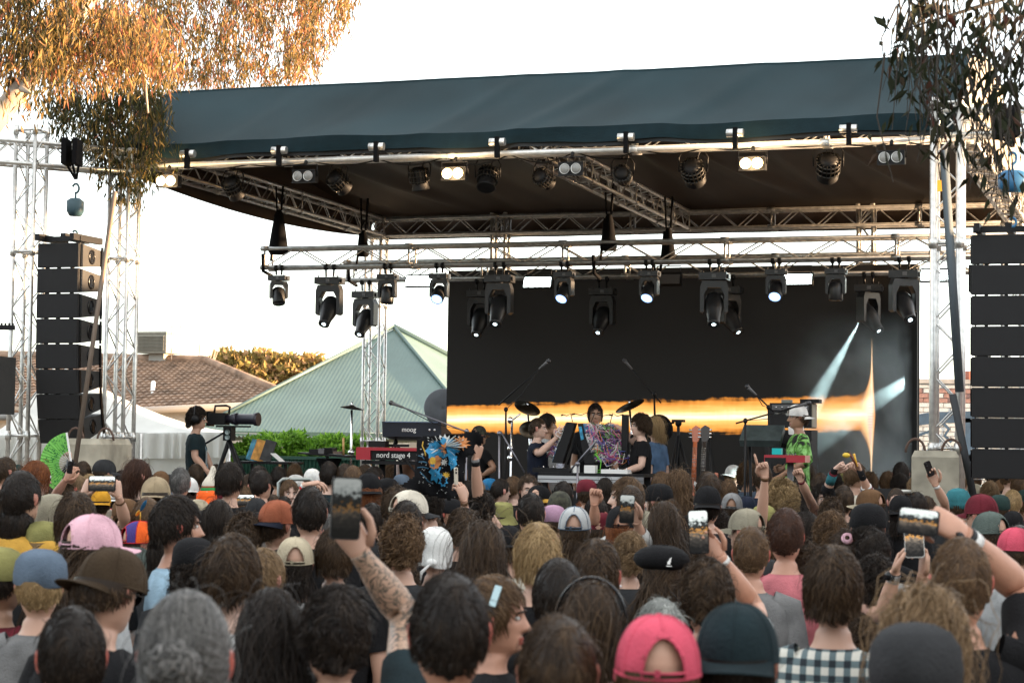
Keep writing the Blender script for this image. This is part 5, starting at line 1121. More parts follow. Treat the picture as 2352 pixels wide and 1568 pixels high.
def hand(mb, W, dv, pn, side, pose, s=1.0, mi=0):
    """five fingered hand at wrist W, pointing dv, palm facing pn; side +1 puts the thumb towards dv x pn"""
    y = Vector(dv).normalized(); z = Vector(pn) - y * Vector(pn).dot(y); z = z.normalized() if z.length > 1e-4 else y.orthogonal(); x = y.cross(z) * side
    P = lambda a, b, c: W + (x * a + y * b + z * c) * s
    pal = []
    for yy, hw, th, cx in ((-.01, .026, .019, 0), (.012, .031, .019, .002), (.04, .039, .017, .003), (.07, .042, .015, .0), (.092, .041, .012, -.001), (.101, .034, .006, -.001)):
        pal.append([P(cx + hw * math.cos(q), yy, th * math.sin(q)) for q in [2 * math.pi * k / 12 for k in range(12)]])
    mb.loft(pal, mi)
    C_ = {'fist': [(75, 95, 70)] * 4, 'point': [(2, 6, 4)] + [(75, 95, 70)] * 3, 'hold': [(25, 50, 45), (28, 52, 45), (30, 55, 45), (34, 58, 45)], 'open': [(6, 12, 8), (3, 10, 8), (5, 12, 8), (10, 14, 10)], 'grip': [(55, 70, 50), (58, 75, 50), (60, 75, 50), (62, 75, 50)], 'droop': [(30, 30, 20), (35, 32, 22), (42, 38, 25), (50, 40, 25)], 'pinch': [(40, 55, 30), (55, 60, 30), (60, 70, 40), (62, 72, 40)]}[pose]
    for i, (bx, by, L) in enumerate(((.030, .090, .074), (.010, .096, .082), (-.011, .093, .076), (-.030, .083, .060))):
        p = P(bx, by - .012, 0); pts = [p]; a = 0; spl = (bx * .35 if pose in ('open', 'droop', 'hold') else 0)
        for k, fr in enumerate((.46, .30, .24)):
            a += rad(C_[i][k]); d = y * math.cos(a) + z * math.sin(a) + x * spl; p = p + d * (L * fr + (.012 if k == 0 else 0)) * s; pts.append(p)
        r = (.0092 if i < 3 else .0078) * s; mb.tube(pts, [r * 1.05, r, r * .9, r * .7], 8, mi); mb.ell(pts[-1], (r * .72,) * 3, 8, 5, mi)
    if pose in ('fist', 'grip', 'point'): tp = [P(.032, .018, .004), P(.044, .05, .018), P(.03, .078, .034), P(.008, .085, .036)]
    elif pose == 'hold': tp = [P(.03, .015, .003), P(.055, .042, .012), P(.062, .075, .022), P(.058, .102, .028)]
    else: tp = [P(.03, .015, .003), P(.055, .04, .008), P(.072, .066, .012), P(.08, .09, .012)]
    mb.tube(tp, [.0135 * s, .0115 * s, .0098 * s, .007 * s], 8, mi); mb.ell(tp[-1], (.0072 * s,) * 3, 8, 5, mi)
def arm(mb, sh, el, wr, mi=0, k=1.0, mf=None):
    pts = [sh, sh.lerp(el, .3), sh.lerp(el, .7), sh.lerp(el, .93), el.lerp(wr, .07), el.lerp(wr, .28), el.lerp(wr, .6), el.lerp(wr, .88), wr, wr + (wr - el).normalized() * .012]
    mb.tube(pts, [q * k for q in (.052, .050, .043, .040, .041, .044, .038, .028, .026, .026)], 12, mi if mf is None else mf)
SHO = {1: Vector((.178, -.012, 1.372)), -1: Vector((-.178, -.012, 1.372))}
SLOTS = [mat('skin_fair', (.46, .27, .19), .5), mat('ear_fair', (.42, .17, .12), .5), mat('brow_dark', (.03, .02, .015), .7), mat('trousers_dark', (.03, .035, .05), .9), mat('shoe_dark', (.03, .03, .03), .7), mat('eye_white', (.5, .48, .45), .3)]
def default_arms(mb, sides=(-1, 1)):
    for s_ in sides:
        el, wr = Vector((s_ * .235, -.045, 1.05)), Vector((s_ * .225, .06, .82)); arm(mb, SHO[s_], el, wr); hand(mb, wr, (0, .2, -1), (-s_, 0, 0), -1, 'droop')
_b = MB(); body_core(_b); default_arms(_b); BODY = _b.mesh('person', SLOTS)
_b = MB(); body_core(_b); CORE = (_b.v, _b.f, _b.m, _b.s)
def shirt_core(mb, mi=0, neck=-.176, low=-.86, off=.013, seed=1):
    zz = np.array([h[0] for h in HT])[::-1]; tab = np.array(HT)[::-1]; n = 36; rings = []
    for i, z in enumerate([neck, -.183, -.19, -.2, -.218, -.242, -.287, -.35, -.43, -.5, -.57, -.64, -.71, -.78, low]):
        hw, yf, yb = (float(np.interp(z, zz, tab[:, j])) for j in (1, 2, 3)); o = off * (.35 if z > -.187 else 1); k = max(0, -(z + .45)) * .05
        r = ring(hw + o + k, yf + o + k, yb - o - k, z, n, .92 if z < -.25 else 1)
        for j, p in enumerate(r):
            f = .006 * math.sin(j * 1.7 + z * 30 + seed) * math.sin(j * .6 - z * 22) + .004 * math.sin(z * 60 + j * .9); f *= min(1, max(0, (-.21 - z) * 8)); l = math.hypot(p[0], p[1]) + 1e-6
            p[0] += p[0] / l * f; p[1] += p[1] / l * f
        rings.append([HC + Vector(p) for p in r])
    mb.loft(rings, mi, caps=False)
def sleeve(mb, sh, el, wr, ln, mi=0, k=1.0):
    """ln 0..1 upper arm, 1..2 forearm"""
    inn = Vector((sh.x * .55, sh.y - .005, sh.z + .03)); pts = [inn, sh]
    if ln <= 1: pts += [sh.lerp(el, ln * .5), sh.lerp(el, ln)]; rs = [.055, .066, .064, .062]
    else: pts += [sh.lerp(el, .5), el, el.lerp(wr, (ln - 1) * .5), el.lerp(wr, ln - 1)]; rs = [.055, .066, .060, .053, .05, .038]
    mb.tube(pts, [r * k for r in rs], 14, mi, caps=False)
_s = MB(); shirt_core(_s)
for s_ in (-1, 1): sleeve(_s, SHO[s_], Vector((s_ * .235, -.045, 1.05)), Vector((s_ * .225, .06, .82)), .62)
SHIRT = _s.mesh('shirt', BLKF)

# ---- hair
EC = np.array([0, -.008, 0.002]); ER = np.array([.0835, .108, .1265])
def hairline(az): return np.interp(np.degrees(az), [0, 30, 55, 80, 100, 130, 180], [.074, .070, .050, .0, -.028, -.062, -.092])
def make_hair(style, seed=0):
    g = np.random.default_rng(seed + 11)
    cfg = dict(N=1900, top=.06, side=.04, lift=.4, grav=.1, cr=0, cw=30, noise=.25, clump=.5, nc=150, vol=.25, rad_=.0021, K=5, mx=9, lo=-9, comb='crown', hug=.85)
    cfg.update({'buzz': dict(top=.014, side=.012, lift=.6, N=2200, clump=.1, vol=.05, K=3, rad_=.002), 'crop': dict(top=.045, side=.018, lift=.45, N=2300, vol=.15, K=4, clump=.45), 'short': dict(top=.075, side=.042, lift=.32, vol=.25),
                'mop': dict(hug=.75, top=.12, side=.085, lift=.30, grav=.22, vol=.45, noise=.3, N=2000), 'messy': dict(hug=.6, top=.10, side=.06, lift=.6, grav=.08, noise=.5, vol=.45, clump=.7, nc=90),
                'curly': dict(hug=.5, top=.12, side=.085, lift=.6, grav=.12, cr=.011, cw=42, vol=.65, clump=.6, nc=220, K=9, N=1900, rad_=.0023), 'bigcurly': dict(hug=.15, top=.20, side=.18, lift=.75, grav=.14, cr=.016, cw=40, vol=1.1, clump=.75, nc=150, K=11, N=1500, rad_=.003),
                'bob': dict(top=.24, side=.17, lift=.15, grav=.65, vol=.45, K=8, N=1900, clump=.5), 'long': dict(top=.56, side=.46, lift=.08, grav=.8, vol=.45, K=10, N=2600, clump=.22, nc=300, noise=.18), 'wavy': dict(hug=.7, top=.50, side=.42, lift=.2, grav=.7, vol=.8, cr=.010, cw=20, K=13, N=2100, clump=.4, rad_=.0022),
                'bun': dict(hug=.95, top=.11, side=.10, lift=.05, grav=0, vol=.2, comb='bun', N=2000, clump=.4), 'halfup': dict(top=.30, side=.25, lift=.12, grav=.5, vol=.4, K=9, cr=.006, cw=20),
                'slick': dict(hug=.95, top=.09, side=.045, lift=.12, grav=.05, vol=.22, clump=.35, N=2300),
                'under': dict(side=.04, top=.04, mx=.012, N=900, lift=.2, grav=.2), 'underlong': dict(side=.46, top=.4, mx=.03, N=2200, lift=.05, grav=.8, vol=.5, K=10, clump=.2, nc=260, noise=.18), 'underbob': dict(side=.16, top=.14, mx=.02, N=1300, lift=.15, grav=.6, vol=.5, K=8, clump=.45),
                'undercurly': dict(hug=.4, side=.14, top=.12, mx=.02, N=1200, lift=.5, grav=.3, vol=.8, cr=.012, cw=42, K=9, clump=.7, rad_=.0028)}[style])
    c = cfg; N = c['N']; d = unit(g.normal(size=(N * 4, 3))); p = EC + ER * d; az = np.abs(np.arctan2(d[:, 0], d[:, 1]))
    hl = hairline(az) + .012 * np.sin(az * 9 + seed) ; ok = (p[:, 2] > hl) & (p[:, 2] < c['mx']); p = p[ok][:N]; d = d[ok][:N]; az = az[ok][:N]; N = len(p); K = c['K']
    nrm = unit(d / ER); lng = style in ('bob', 'long', 'wavy', 'halfup', 'underlong', 'underbob'); crown = np.array([.012 * math.sin(seed), .06, .105]) if lng else np.array([.012 * math.sin(seed), -.055, .11])
    tgt = {'crown': p - crown, 'bun': np.array([0, -.13, -.01]) - p}[c['comb']]
    comb = tgt - nrm * np.sum(tgt * nrm, 1, keepdims=True); comb = unit(comb + .25 * unit(g.normal(size=(N, 3))) * (c['noise'] * 2))
    tz = np.clip((p[:, 2] + .02) / .10, 0, 1)[:, None]; L = (c['side'] + (c['top'] - c['side']) * tz) * g.uniform(.7, 1.15, (N, 1))
    if not lng and c['comb'] != 'bun': L = L * np.interp(np.degrees(az), [0, 45, 80], [.42, .5, 1])[:, None] * np.interp(p[:, 2:], [-.07, -.01], [.4, 1])
    if c['comb'] == 'bun': L = np.minimum(L * 3, np.linalg.norm(tgt, axis=1, keepdims=True) * 1.05)
    dr = unit(nrm * c['lift'] + comb * (1 - c['lift']) + g.normal(size=(N, 3)) * c['noise'] * .3); layer = g.uniform(0, 1, (N, 1)) * c['vol']; fly = g.uniform(0, 1, (N, 1)) < (.025 if style in ('bun', 'slick') else .055); hug = np.where(fly, .12, c['hug']); layer = np.where(fly, layer + .35, layer)
    pts = [p]; q = p.copy(); ph = g.uniform(0, 6.28, (N, 1))
    for k in range(K):
        q = q + dr * L / K
        sc_ = 1.015 + .13 * np.minimum(1, (k + 1) / 2.5) * layer
        e = (q - EC) / (ER * sc_); l = np.linalg.norm(e, axis=1, keepdims=True); ins = (l < 1); q = np.where(ins, EC + e / (l + 1e-6) * ER * sc_, q)
        onh = (l > 1) & (q[:, 2:] > -.055); q = np.where(onh, EC + (q - EC) * (1 + (1 / (l + 1e-6) - 1) * hug), q)
        nk = (q[:, 2] < -.07); rr_ = np.hypot(q[:, 0], q[:, 1] + .015); fix = nk & (rr_ < .066 + .02 * layer[:, 0]) & (q[:, 2] > -.26); f_ = (.066 + .02 * layer[:, 0]) / (rr_ + 1e-6); q[:, 0] = np.where(fix, q[:, 0] * f_, q[:, 0]); q[:, 1] = np.where(fix, (q[:, 1] + .015) * f_ - .015, q[:, 1])
        tc_ = np.array([0, -.012, -.43]); tr_ = np.array([.215, .135, .215]) * (1 + .1 * layer); e = (q - tc_) / tr_; l = np.linalg.norm(e, axis=1, keepdims=True); q = np.where(l < 1, tc_ + e / (l + 1e-6) * tr_, q)
        nq = unit((q - EC) / ER ** 2); fl = {'crown': q - crown, 'bun': np.array([0, -.13, -.01]) - q}[c['comb']]; fl = unit(fl - nq * np.sum(fl * nq, 1, keepdims=True))
        hd = (q[:, 2:] > -.05) * 1.; dr = unit(dr + fl * .8 * hug * hd + np.array([0, 0, -1.]) * c['grav'] * .9 + g.normal(size=(N, 3)) * c['noise'] * .25)
        dq = q - pts[-1]; dr = unit(dr * .5 + unit(dq) * .5); pts.append(q.copy())
    T = np.stack(pts, 1)  # N,K+1,3
    if c['clump']:
        ci = g.choice(N, min(c['nc'], N), replace=False); dist = ((p[:, None] - p[ci][None]) ** 2).sum(2); own = ci[dist.argmin(1)]
        wgt = (np.arange(K + 1) / K)[None, :, None] ** 1.2 * c['clump']; offs = (p - p[own])[:, None] * .35; T = T * (1 - wgt) + (T[own] + offs) * wgt; phc = ph[own]; az_own = own
    else: phc = ph
    if c['cr']:
        kk = np.arange(K + 1)[None, :, None]; s_len = L[:, None] * kk / K; a_ = c['cw'] * s_len * 2.6 + phc[:, None] + g.normal(size=(N, 1, 1)) * .35
        amp = c['cr'] * np.minimum(1, kk / 2.); sd = unit(np.cross(nrm, comb + .01)); T = T + sd[:, None] * np.cos(a_) * amp + nrm[:, None] * (np.sin(a_) * amp)
    # three sided tubes
    tng = np.gradient(T, axis=1); tng = unit(tng); ref = np.broadcast_to(nrm[:, None], T.shape); sx = unit(np.cross(tng, ref + .01)); sy = np.cross(sx, tng)
    rr = c['rad_'] * np.where(fly, .5, 1.)[:, :, None] * (1 - .75 * (np.arange(K + 1) / K) ** 1.5)[None, :, None] * g.uniform(.7, 1.5, (N, 1, 1)) * np.ones((1, K + 1, 1))
    V = np.stack([T + sx * rr * math.cos(a) + sy * rr * math.sin(a) for a in (0, 2.094, 4.189)], 2).reshape(-1, 3)
    base = (np.arange(N) * (K + 1) * 3)[:, None, None]; kk = np.arange(K)[None, :, None] * 3; F_ = []
    for j in range(3):
        j2 = (j + 1) % 3; F_.append(np.stack(np.broadcast_arrays(base + kk + j, base + kk + j2, base + kk + 3 + j2, base + kk + 3 + j), -1).reshape(-1, 4))
    F_ = np.concatenate(F_); own_r = g.uniform(0, 1, N); own_r = .55 * own_r + .45 * (own_r[own] if c['clump'] else own_r); rn = np.repeat(own_r, (K + 1) * 3)
    # scalp shell
    sV, sF = [], []; nu, nv = 40, 22; s0 = 1.02 + .06 * c['vol']
    for j in range(nv + 1):
        th = math.pi * j / nv
        for i in range(nu):
            a = 2 * math.pi * i / nu; sV.append(EC + ER * s0 * np.array([math.sin(th) * math.sin(a), math.sin(th) * math.cos(a), math.cos(th)]))
    sV = np.array(sV)
    for j in range(nv):
        for i in range(nu):
            q_ = [j * nu + i, j * nu + (i + 1) % nu, (j + 1) * nu + (i + 1) % nu, (j + 1) * nu + i]; m = sV[q_].mean(0); a = abs(math.atan2(m[0], m[1] + .006))
            if m[2] > hairline(a) + .004 and m[2] < c['mx'] + .01: sF.append(q_)
    if style in ('bun', 'halfup'):
        cen = np.array([0, -.125, .0]) if style == 'bun' else np.array([0, -.10, .075]); br = .045 if style == 'bun' else .03; n0 = 420 if style == 'bun' else 220; K2 = 7
        u = unit(g.normal(size=(n0, 3))); t_ = unit(np.cross(u, g.normal(size=(n0, 3)))); Tb = np.stack([cen + br * g.uniform(.8, 1.12, (n0, 1)) * (u * math.cos(q_) + t_ * math.sin(q_)) for q_ in np.linspace(0, 1.6, K2 + 1)], 1)
        tg = unit(np.gradient(Tb, axis=1)); nn = unit(Tb - cen); sx = np.cross(tg, nn); V2 = np.stack([Tb + sx * .003 * math.cos(a) + nn * .003 * math.sin(a) for a in (0, 2.094, 4.189)], 2).reshape(-1, 3)
        base = (np.arange(n0) * (K2 + 1) * 3)[:, None, None]; kk = np.arange(K2)[None, :, None] * 3; F2 = np.concatenate([np.stack(np.broadcast_arrays(base + kk + j, base + kk + (j + 1) % 3, base + kk + 3 + (j + 1) % 3, base + kk + 3 + j), -1).reshape(-1, 4) for j in range(3)])
        F_ = np.concatenate([F_, F2 + len(V)]); V = np.concatenate([V, V2]); rn = np.concatenate([rn, np.repeat(g.uniform(0, 1, n0), (K2 + 1) * 3)])
    F_ = np.concatenate([F_, np.array(sF) + len(V)]) if sF else F_; V = np.concatenate([V, sV]); rn = np.concatenate([rn, np.full(len(sV), .15)])
    return npmesh('hair', V + np.array(HC), F_, hairmat('d'), True, rn)
HCOL = {'k': [(.006, .0045, .0035), (.015, .010, .0075), (.036, .025, .017)], 'd': [(.013, .008, .005), (.042, .025, .014), (.10, .062, .034)], 'b': [(.035, .019, .010), (.10, .058, .030), (.19, .115, .06)], 'l': [(.07, .043, .022), (.18, .115, .06), (.29, .19, .105)],
        'y': [(.12, .075, .034), (.30, .20, .095), (.44, .31, .16)], 'g': [(.07, .022, .008), (.17, .055, .018), (.28, .10, .035)], 'r': [(.022, .010, .007), (.050, .022, .013), (.09, .04, .022)], 's': [(.03, .029, .028), (.10, .097, .092), (.22, .21, .20)], 'w': [(.08, .085, .08), (.24, .25, .235), (.42, .43, .40)], 'n': [(.01, .02, .006), (.05, .16, .015), (.12, .30, .03)]}
def hairmat(k):
    a, b, c = HCOL[k]; return mat('hair_' + {'k': 'black', 'd': 'dark_brown', 'b': 'brown', 'l': 'light_brown', 'y': 'blond', 'g': 'ginger', 'r': 'red_brown', 's': 'grey', 'w': 'silver', 'n': 'green'}[k], a, .45, attr=[b, c], spec=.2)
_HAIR = {}
def hair_data(style, seed):
    k = (style, seed)
    if k not in _HAIR: _HAIR[k] = make_hair(style, seed)
    return _HAIR[k]

# ---- hats (built round the head, brim towards +y)
def dome_pts(az, el, rx=.090, ry=.113, h=.118, z0=.012, e=.78):
    r = max(0, math.cos(el)) ** e; return HC + Vector((rx * r * math.sin(az), ry * r * math.cos(az) - .008, z0 + h * math.sin(el) ** .95))
def cap_data(slots=1, opening=True, wide=1.0):
    mb = MB(); nu, nv = 60, 12
    vs = [dome_pts(2 * math.pi * i / nu, math.pi / 2 * j / nv) for j in range(nv + 1) for i in range(nu)]; fs = []; ms = []
    for j in range(nv):
        for i in range(nu):
            az = (i + .5) / nu * 360; d = abs(az - 180); el = (j + .5) / nv * 90
            if opening and d < 30 and el < 44 * math.sqrt(max(0, 1 - (d / 30) ** 2)): continue
            fs.append((j * nu + i, j * nu + (i + 1) % nu, (j + 1) * nu + (i + 1) % nu, (j + 1) * nu + i))
            f2 = az < 62 or az > 298; ms.append({1: 0, 2: 0 if f2 else 1, 6: int(az // 60) % 3}[slots])
    o = len(mb.v); mb.add(vs, fs, 0, True); mb.m[-len(fs):] = ms
    last = slots if slots > 1 else 0
    for k in range(6): mb.tube([dome_pts(rad(60 * k + 0), math.pi / 2 * j / 10) for j in range(0 if not (opening and k == 3) else 6, 11)], .0024, 4, 0, caps=False)
    mb.tube([dome_pts(2 * math.pi * i / 48, .0) for i in range(49)], .003, 5, 0, caps=False)
    if opening:
        mb.tube([dome_pts(rad(180 + 30 * math.sin(q)), rad(44) * math.cos(q)) for q in [math.pi * (k / 16 - .5) for k in range(17)]], .0026, 5, 0, caps=False)
        mb.tube([dome_pts(rad(180 + a), rad(6)) for a in range(-32, 33, 8)], .009, 6, 0, flat=(1, .25))
        mb.box(dome_pts(rad(190), rad(6)) + Vector((0, -.004, 0)), (.012, .006, .016), mi=0)
    mb.ell(dome_pts(0, math.pi / 2), (.008, .008, .005), 8, 5)
    return mb
def brim_data(ln=.072, arc=64, curve=.020, flat=0):
    mb = MB(); 
    def f(a, b, dz=0):
        t = (a - .5) * 2; az = rad(arc) * t; p = dome_pts(az, 0); fw = ln * b * (1 - .92 * abs(t) ** 2.6); return p + Vector((math.sin(az) * fw * .35, fw, -.012 * b - curve * (t * t) * b + .004 + dz))
    mb.grid(lambda a, b: f(a, b), 24, 6); mb.grid(lambda a, b: f(1 - a, b, -.004), 24, 6); mb.tube([f(i / 24, 1, -.002) for i in range(25)], .0025, 5, caps=False); return mb
def lathe_hat(prof, rib=0, mats=None, seg=40, cy=-.008, sx=.88, bands=None, wob=0):
    mb = MB(); vs = []; n = len(prof)
    for i, (r, z) in enumerate(prof):
        for k in range(seg):
            t = 2 * math.pi * k / seg; q = r * (1 + rib * (1 if k % 2 else -1)) * (1 + wob * math.sin(3 * t + i)); vs.append(HC + Vector((q * sx * math.cos(t), q * math.sin(t) + cy, z + wob * .3 * math.sin(2 * t + i))))
    fs = [(i * seg + k, i * seg + (k + 1) % seg, (i + 1) * seg + (k + 1) % seg, (i + 1) * seg + k) for i in range(n - 1) for k in range(seg)]
    mb.add(vs, fs, 0, True)
    if bands: mb.m[-len(fs):] = [bands[i] for i in range(n - 1) for _ in range(seg)]
    return mb
PL = mat('cloth_placeholder', (.2, .2, .2), .9)
HATS = {'cap': cap_data().mesh('cap', [PL]), 'capx': cap_data(1, False).mesh('cap', [PL]), 'trucker': cap_data(2).mesh('cap', [PL, PL]), 'prop': cap_data(6).mesh('cap', [PL, PL, PL]),
        'bucket': lathe_hat([(.142, -.035), (.138, -.036), (.115, .005), (.104, .022), (.102, .03), (.100, .07), (.092, .105), (.08, .118), (.045, .128), (.001, .131)], wob=.02).mesh('bucket_hat', [PL]),
        'beanie': lathe_hat([(.104, -.012), (.110, -.012), (.112, .025), (.108, .030), (.109, .05), (.104, .085), (.085, .118), (.05, .137), (.001, .145)], rib=.012, seg=72).mesh('beanie', [PL]),
        'skull': lathe_hat([(.104, .005), (.107, .01), (.109, .04), (.102, .085), (.08, .113), (.045, .128), (.001, .133)]).mesh('beanie', [PL]),
        'beret': lathe_hat([(.092, .015), (.098, .012), (.128, .03), (.142, .058), (.135, .088), (.105, .112), (.06, .126), (.001, .131)], cy=-.02, sx=.98, wob=.01).mesh('beret', [PL]),
        'tall': lathe_hat([(.104, -.05), (.108, -.05), (.111, -.01), (.112, .03), (.11, .07), (.1, .105), (.075, .13), (.03, .142), (.001, .144)], rib=.008, seg=80).mesh('knit_hat', [PL]),
        'gnome': lathe_hat([(.112, -.06), (.115, -.05), (.113, -.01), (.110, .01), (.106, .035), (.103, .05), (.096, .075), (.075, .105), (.045, .14), (.028, .175), (.018, .21), (.001, .22)], rib=.01, seg=60, bands=[0, 0, 0, 1, 2, 3, 3, 3, 3, 3, 3]).mesh('knit_hat', [PL] * 4),
        'scarf': lathe_hat([(.098, -.075), (.104, -.05), (.107, .0), (.109, .04), (.103, .085), (.08, .116), (.045, .128), (.001, .132)], wob=.025).mesh('headscarf', [PL]),
        'wide': lathe_hat([(.165, .01), (.162, .014), (.12, .025), (.104, .03), (.102, .06), (.095, .1), (.07, .112), (.001, .112)], wob=.015).mesh('hat', [PL])}
BRIM = brim_data().mesh('brim', [PL]); BRIMF = brim_data(.07, 66, .006).mesh('brim', [PL])

CLOTH = {'black': (.010, .010, .011), 'charcoal': (.028, .029, .031), 'navy': (.014, .018, .032), 'white': (.62, .62, .60), 'cream': (.52, .48, .40), 'tan': (.30, .235, .15), 'beige': (.36, .31, .22), 'brown': (.10, .055, .028), 'rust': (.27, .085, .045), 'pink': (.60, .36, .42), 'hotpink': (.48, .07, .11), 'red': (.42, .025, .03), 'maroon': (.11, .016, .024),
         'orange': (.72, .11, .02), 'yellow': (.60, .30, .03), 'mustard': (.48, .27, .05), 'olive': (.20, .19, .07), 'darkgreen': (.018, .035, .032), 'green': (.04, .30, .08), 'teal': (.03, .13, .15), 'blue': (.02, .13, .27), 'lightblue': (.30, .44, .55), 'skyblue': (.08, .30, .48), 'purple': (.055, .04, .17), 'mauve': (.33, .20, .28), 'grey': (.16, .16, .16), 'lightgrey': (.34, .35, .35), 'bluegrey': (.085, .115, .155), 'denim': (.075, .13, .22), 'khaki': (.22, .20, .15), 'greygreen': (.075, .095, .085), 'darkteal': (.012, .022, .026), 'darkbrown': (.045, .03, .018), 'salmon': (.50, .16, .18), 'ochre': (.22, .11, .03)}
def cloth(k):
    if k == 'plaid': return plaid()
    if k == 'camo': return mat('cloth_camo', (.035, .035, .022), .9, attr=None, var=.75, vs=28, bump=.2, bs=150)
    if k == 'camogrey': return mat('cloth_camo_grey', (.16, .19, .165), .9, var=.65, vs=34, bump=.2)
    if k == 'camogreen': return print_green()
    return mat('cloth_' + k, CLOTH[k], .95, var=.28, vs=9, bump=.5, bs=130, spec=.15)
def plaid():
    if 'cloth_plaid' in _M: return _M['cloth_plaid']
    m = mat('cloth_plaid', (.5, .5, .45), .9); n = m.node_tree.nodes; L = m.node_tree.links; p = n['Principled BSDF']; tc = n.new('ShaderNodeTexCoord'); sp_ = n.new('ShaderNodeSeparateXYZ'); L.new(tc.outputs['Object'], sp_.inputs[0])
    def band(o, f, th):
        a = n.new('ShaderNodeMath'); a.operation = 'MULTIPLY'; L.new(o, a.inputs[0]); a.inputs[1].default_value = f; b = n.new('ShaderNodeMath'); b.operation = 'SINE'; L.new(a.outputs[0], b.inputs[0]); c = n.new('ShaderNodeMath'); c.operation = 'GREATER_THAN'; L.new(b.outputs[0], c.inputs[0]); c.inputs[1].default_value = th; return c.outputs[0]
    x = band(sp_.outputs[0], 140, .1); z = band(sp_.outputs[2], 140, .1); ad = n.new('ShaderNodeMath'); L.new(x, ad.inputs[0]); L.new(z, ad.inputs[1])
    cr = n.new('ShaderNodeValToRGB'); e = cr.color_ramp.elements; cr.color_ramp.interpolation = 'CONSTANT'; e[0].color = (.55, .54, .48, 1); e[0].position = 0; e[1].color = (.10, .14, .15, 1); e[1].position = .34; k = e.new(.75); k.color = (.010, .016, .022, 1)
    dv = n.new('ShaderNodeMath'); dv.operation = 'DIVIDE'; L.new(ad.outputs[0], dv.inputs[0]); dv.inputs[1].default_value = 2; L.new(dv.outputs[0], cr.inputs[0]); L.new(cr.outputs[0], p.inputs['Base Color']); return m
def print_green():
    if 'cloth_green_print' in _M: return _M['cloth_green_print']
    m = mat('cloth_green_print', (.1, .3, .05), .8); n = m.node_tree.nodes; L = m.node_tree.links; p = n['Principled BSDF']; tc = n.new('ShaderNodeTexCoord'); nz = n.new('ShaderNodeTexNoise'); nz.inputs['Scale'].default_value = 9; nz.inputs['Detail'].default_value = 3; nz.inputs['Distortion'].default_value = 1.5; L.new(tc.outputs['Object'], nz.inputs['Vector'])
    cr = n.new('ShaderNodeValToRGB'); e = cr.color_ramp.elements; e[0].position = .42; e[0].color = (.008, .010, .008, 1); e[1].position = .62; e[1].color = (.30, .62, .20, 1); k = e.new(.5); k.color = (.07, .22, .02, 1); L.new(nz.outputs['Fac'], cr.inputs[0]); L.new(cr.outputs[0], p.inputs['Base Color']); return m
SKIN = {'f': ((.47, .275, .195), (.42, .165, .12)), 'p': ((.54, .35, .27), (.50, .22, .17)), 't': ((.34, .19, .12), (.30, .12, .08)), 'm': ((.23, .12, .07), (.20, .08, .05)), 'x': ((.07, .038, .025), (.07, .035, .025)), 'w': ((.46, .24, .16), (.44, .10, .07))}
def skinmats(k):
    nm = {'f': 'fair', 'p': 'pale', 't': 'tan', 'm': 'brown', 'x': 'dark', 'w': 'flushed'}[k]
    return mat('skin_' + nm, SKIN[k][0], .5, var=.07, vs=25, bump=.08, bs=150), mat('ear_' + nm, SKIN[k][1], .5)
TATT = mat('skin_tattooed', (.42, .27, .18), .5)
if 1:
    n = TATT.node_tree.nodes; L = TATT.node_tree.links; p = n['Principled BSDF']; tc = n.new('ShaderNodeTexCoord'); wv = n.new('ShaderNodeTexNoise'); wv.inputs['Scale'].default_value = 17; wv.inputs['Distortion'].default_value = 2.5; wv.inputs['Detail'].default_value = 2; L.new(tc.outputs['Object'], wv.inputs['Vector'])
    cr = n.new('ShaderNodeValToRGB'); e = cr.color_ramp.elements; e[0].position = .44; e[0].color = (.44, .275, .19, 1); e[1].position = .60; e[1].color = (.40, .26, .18, 1)
    for q, c in ((.48, (.06, .055, .045, 1)), (.52, (.08, .07, .055, 1)), (.54, (.28, .19, .13, 1))): k = e.new(q); k.color = c
    L.new(wv.outputs['Fac'], cr.inputs[0]); L.new(cr.outputs[0], p.inputs['Base Color'])

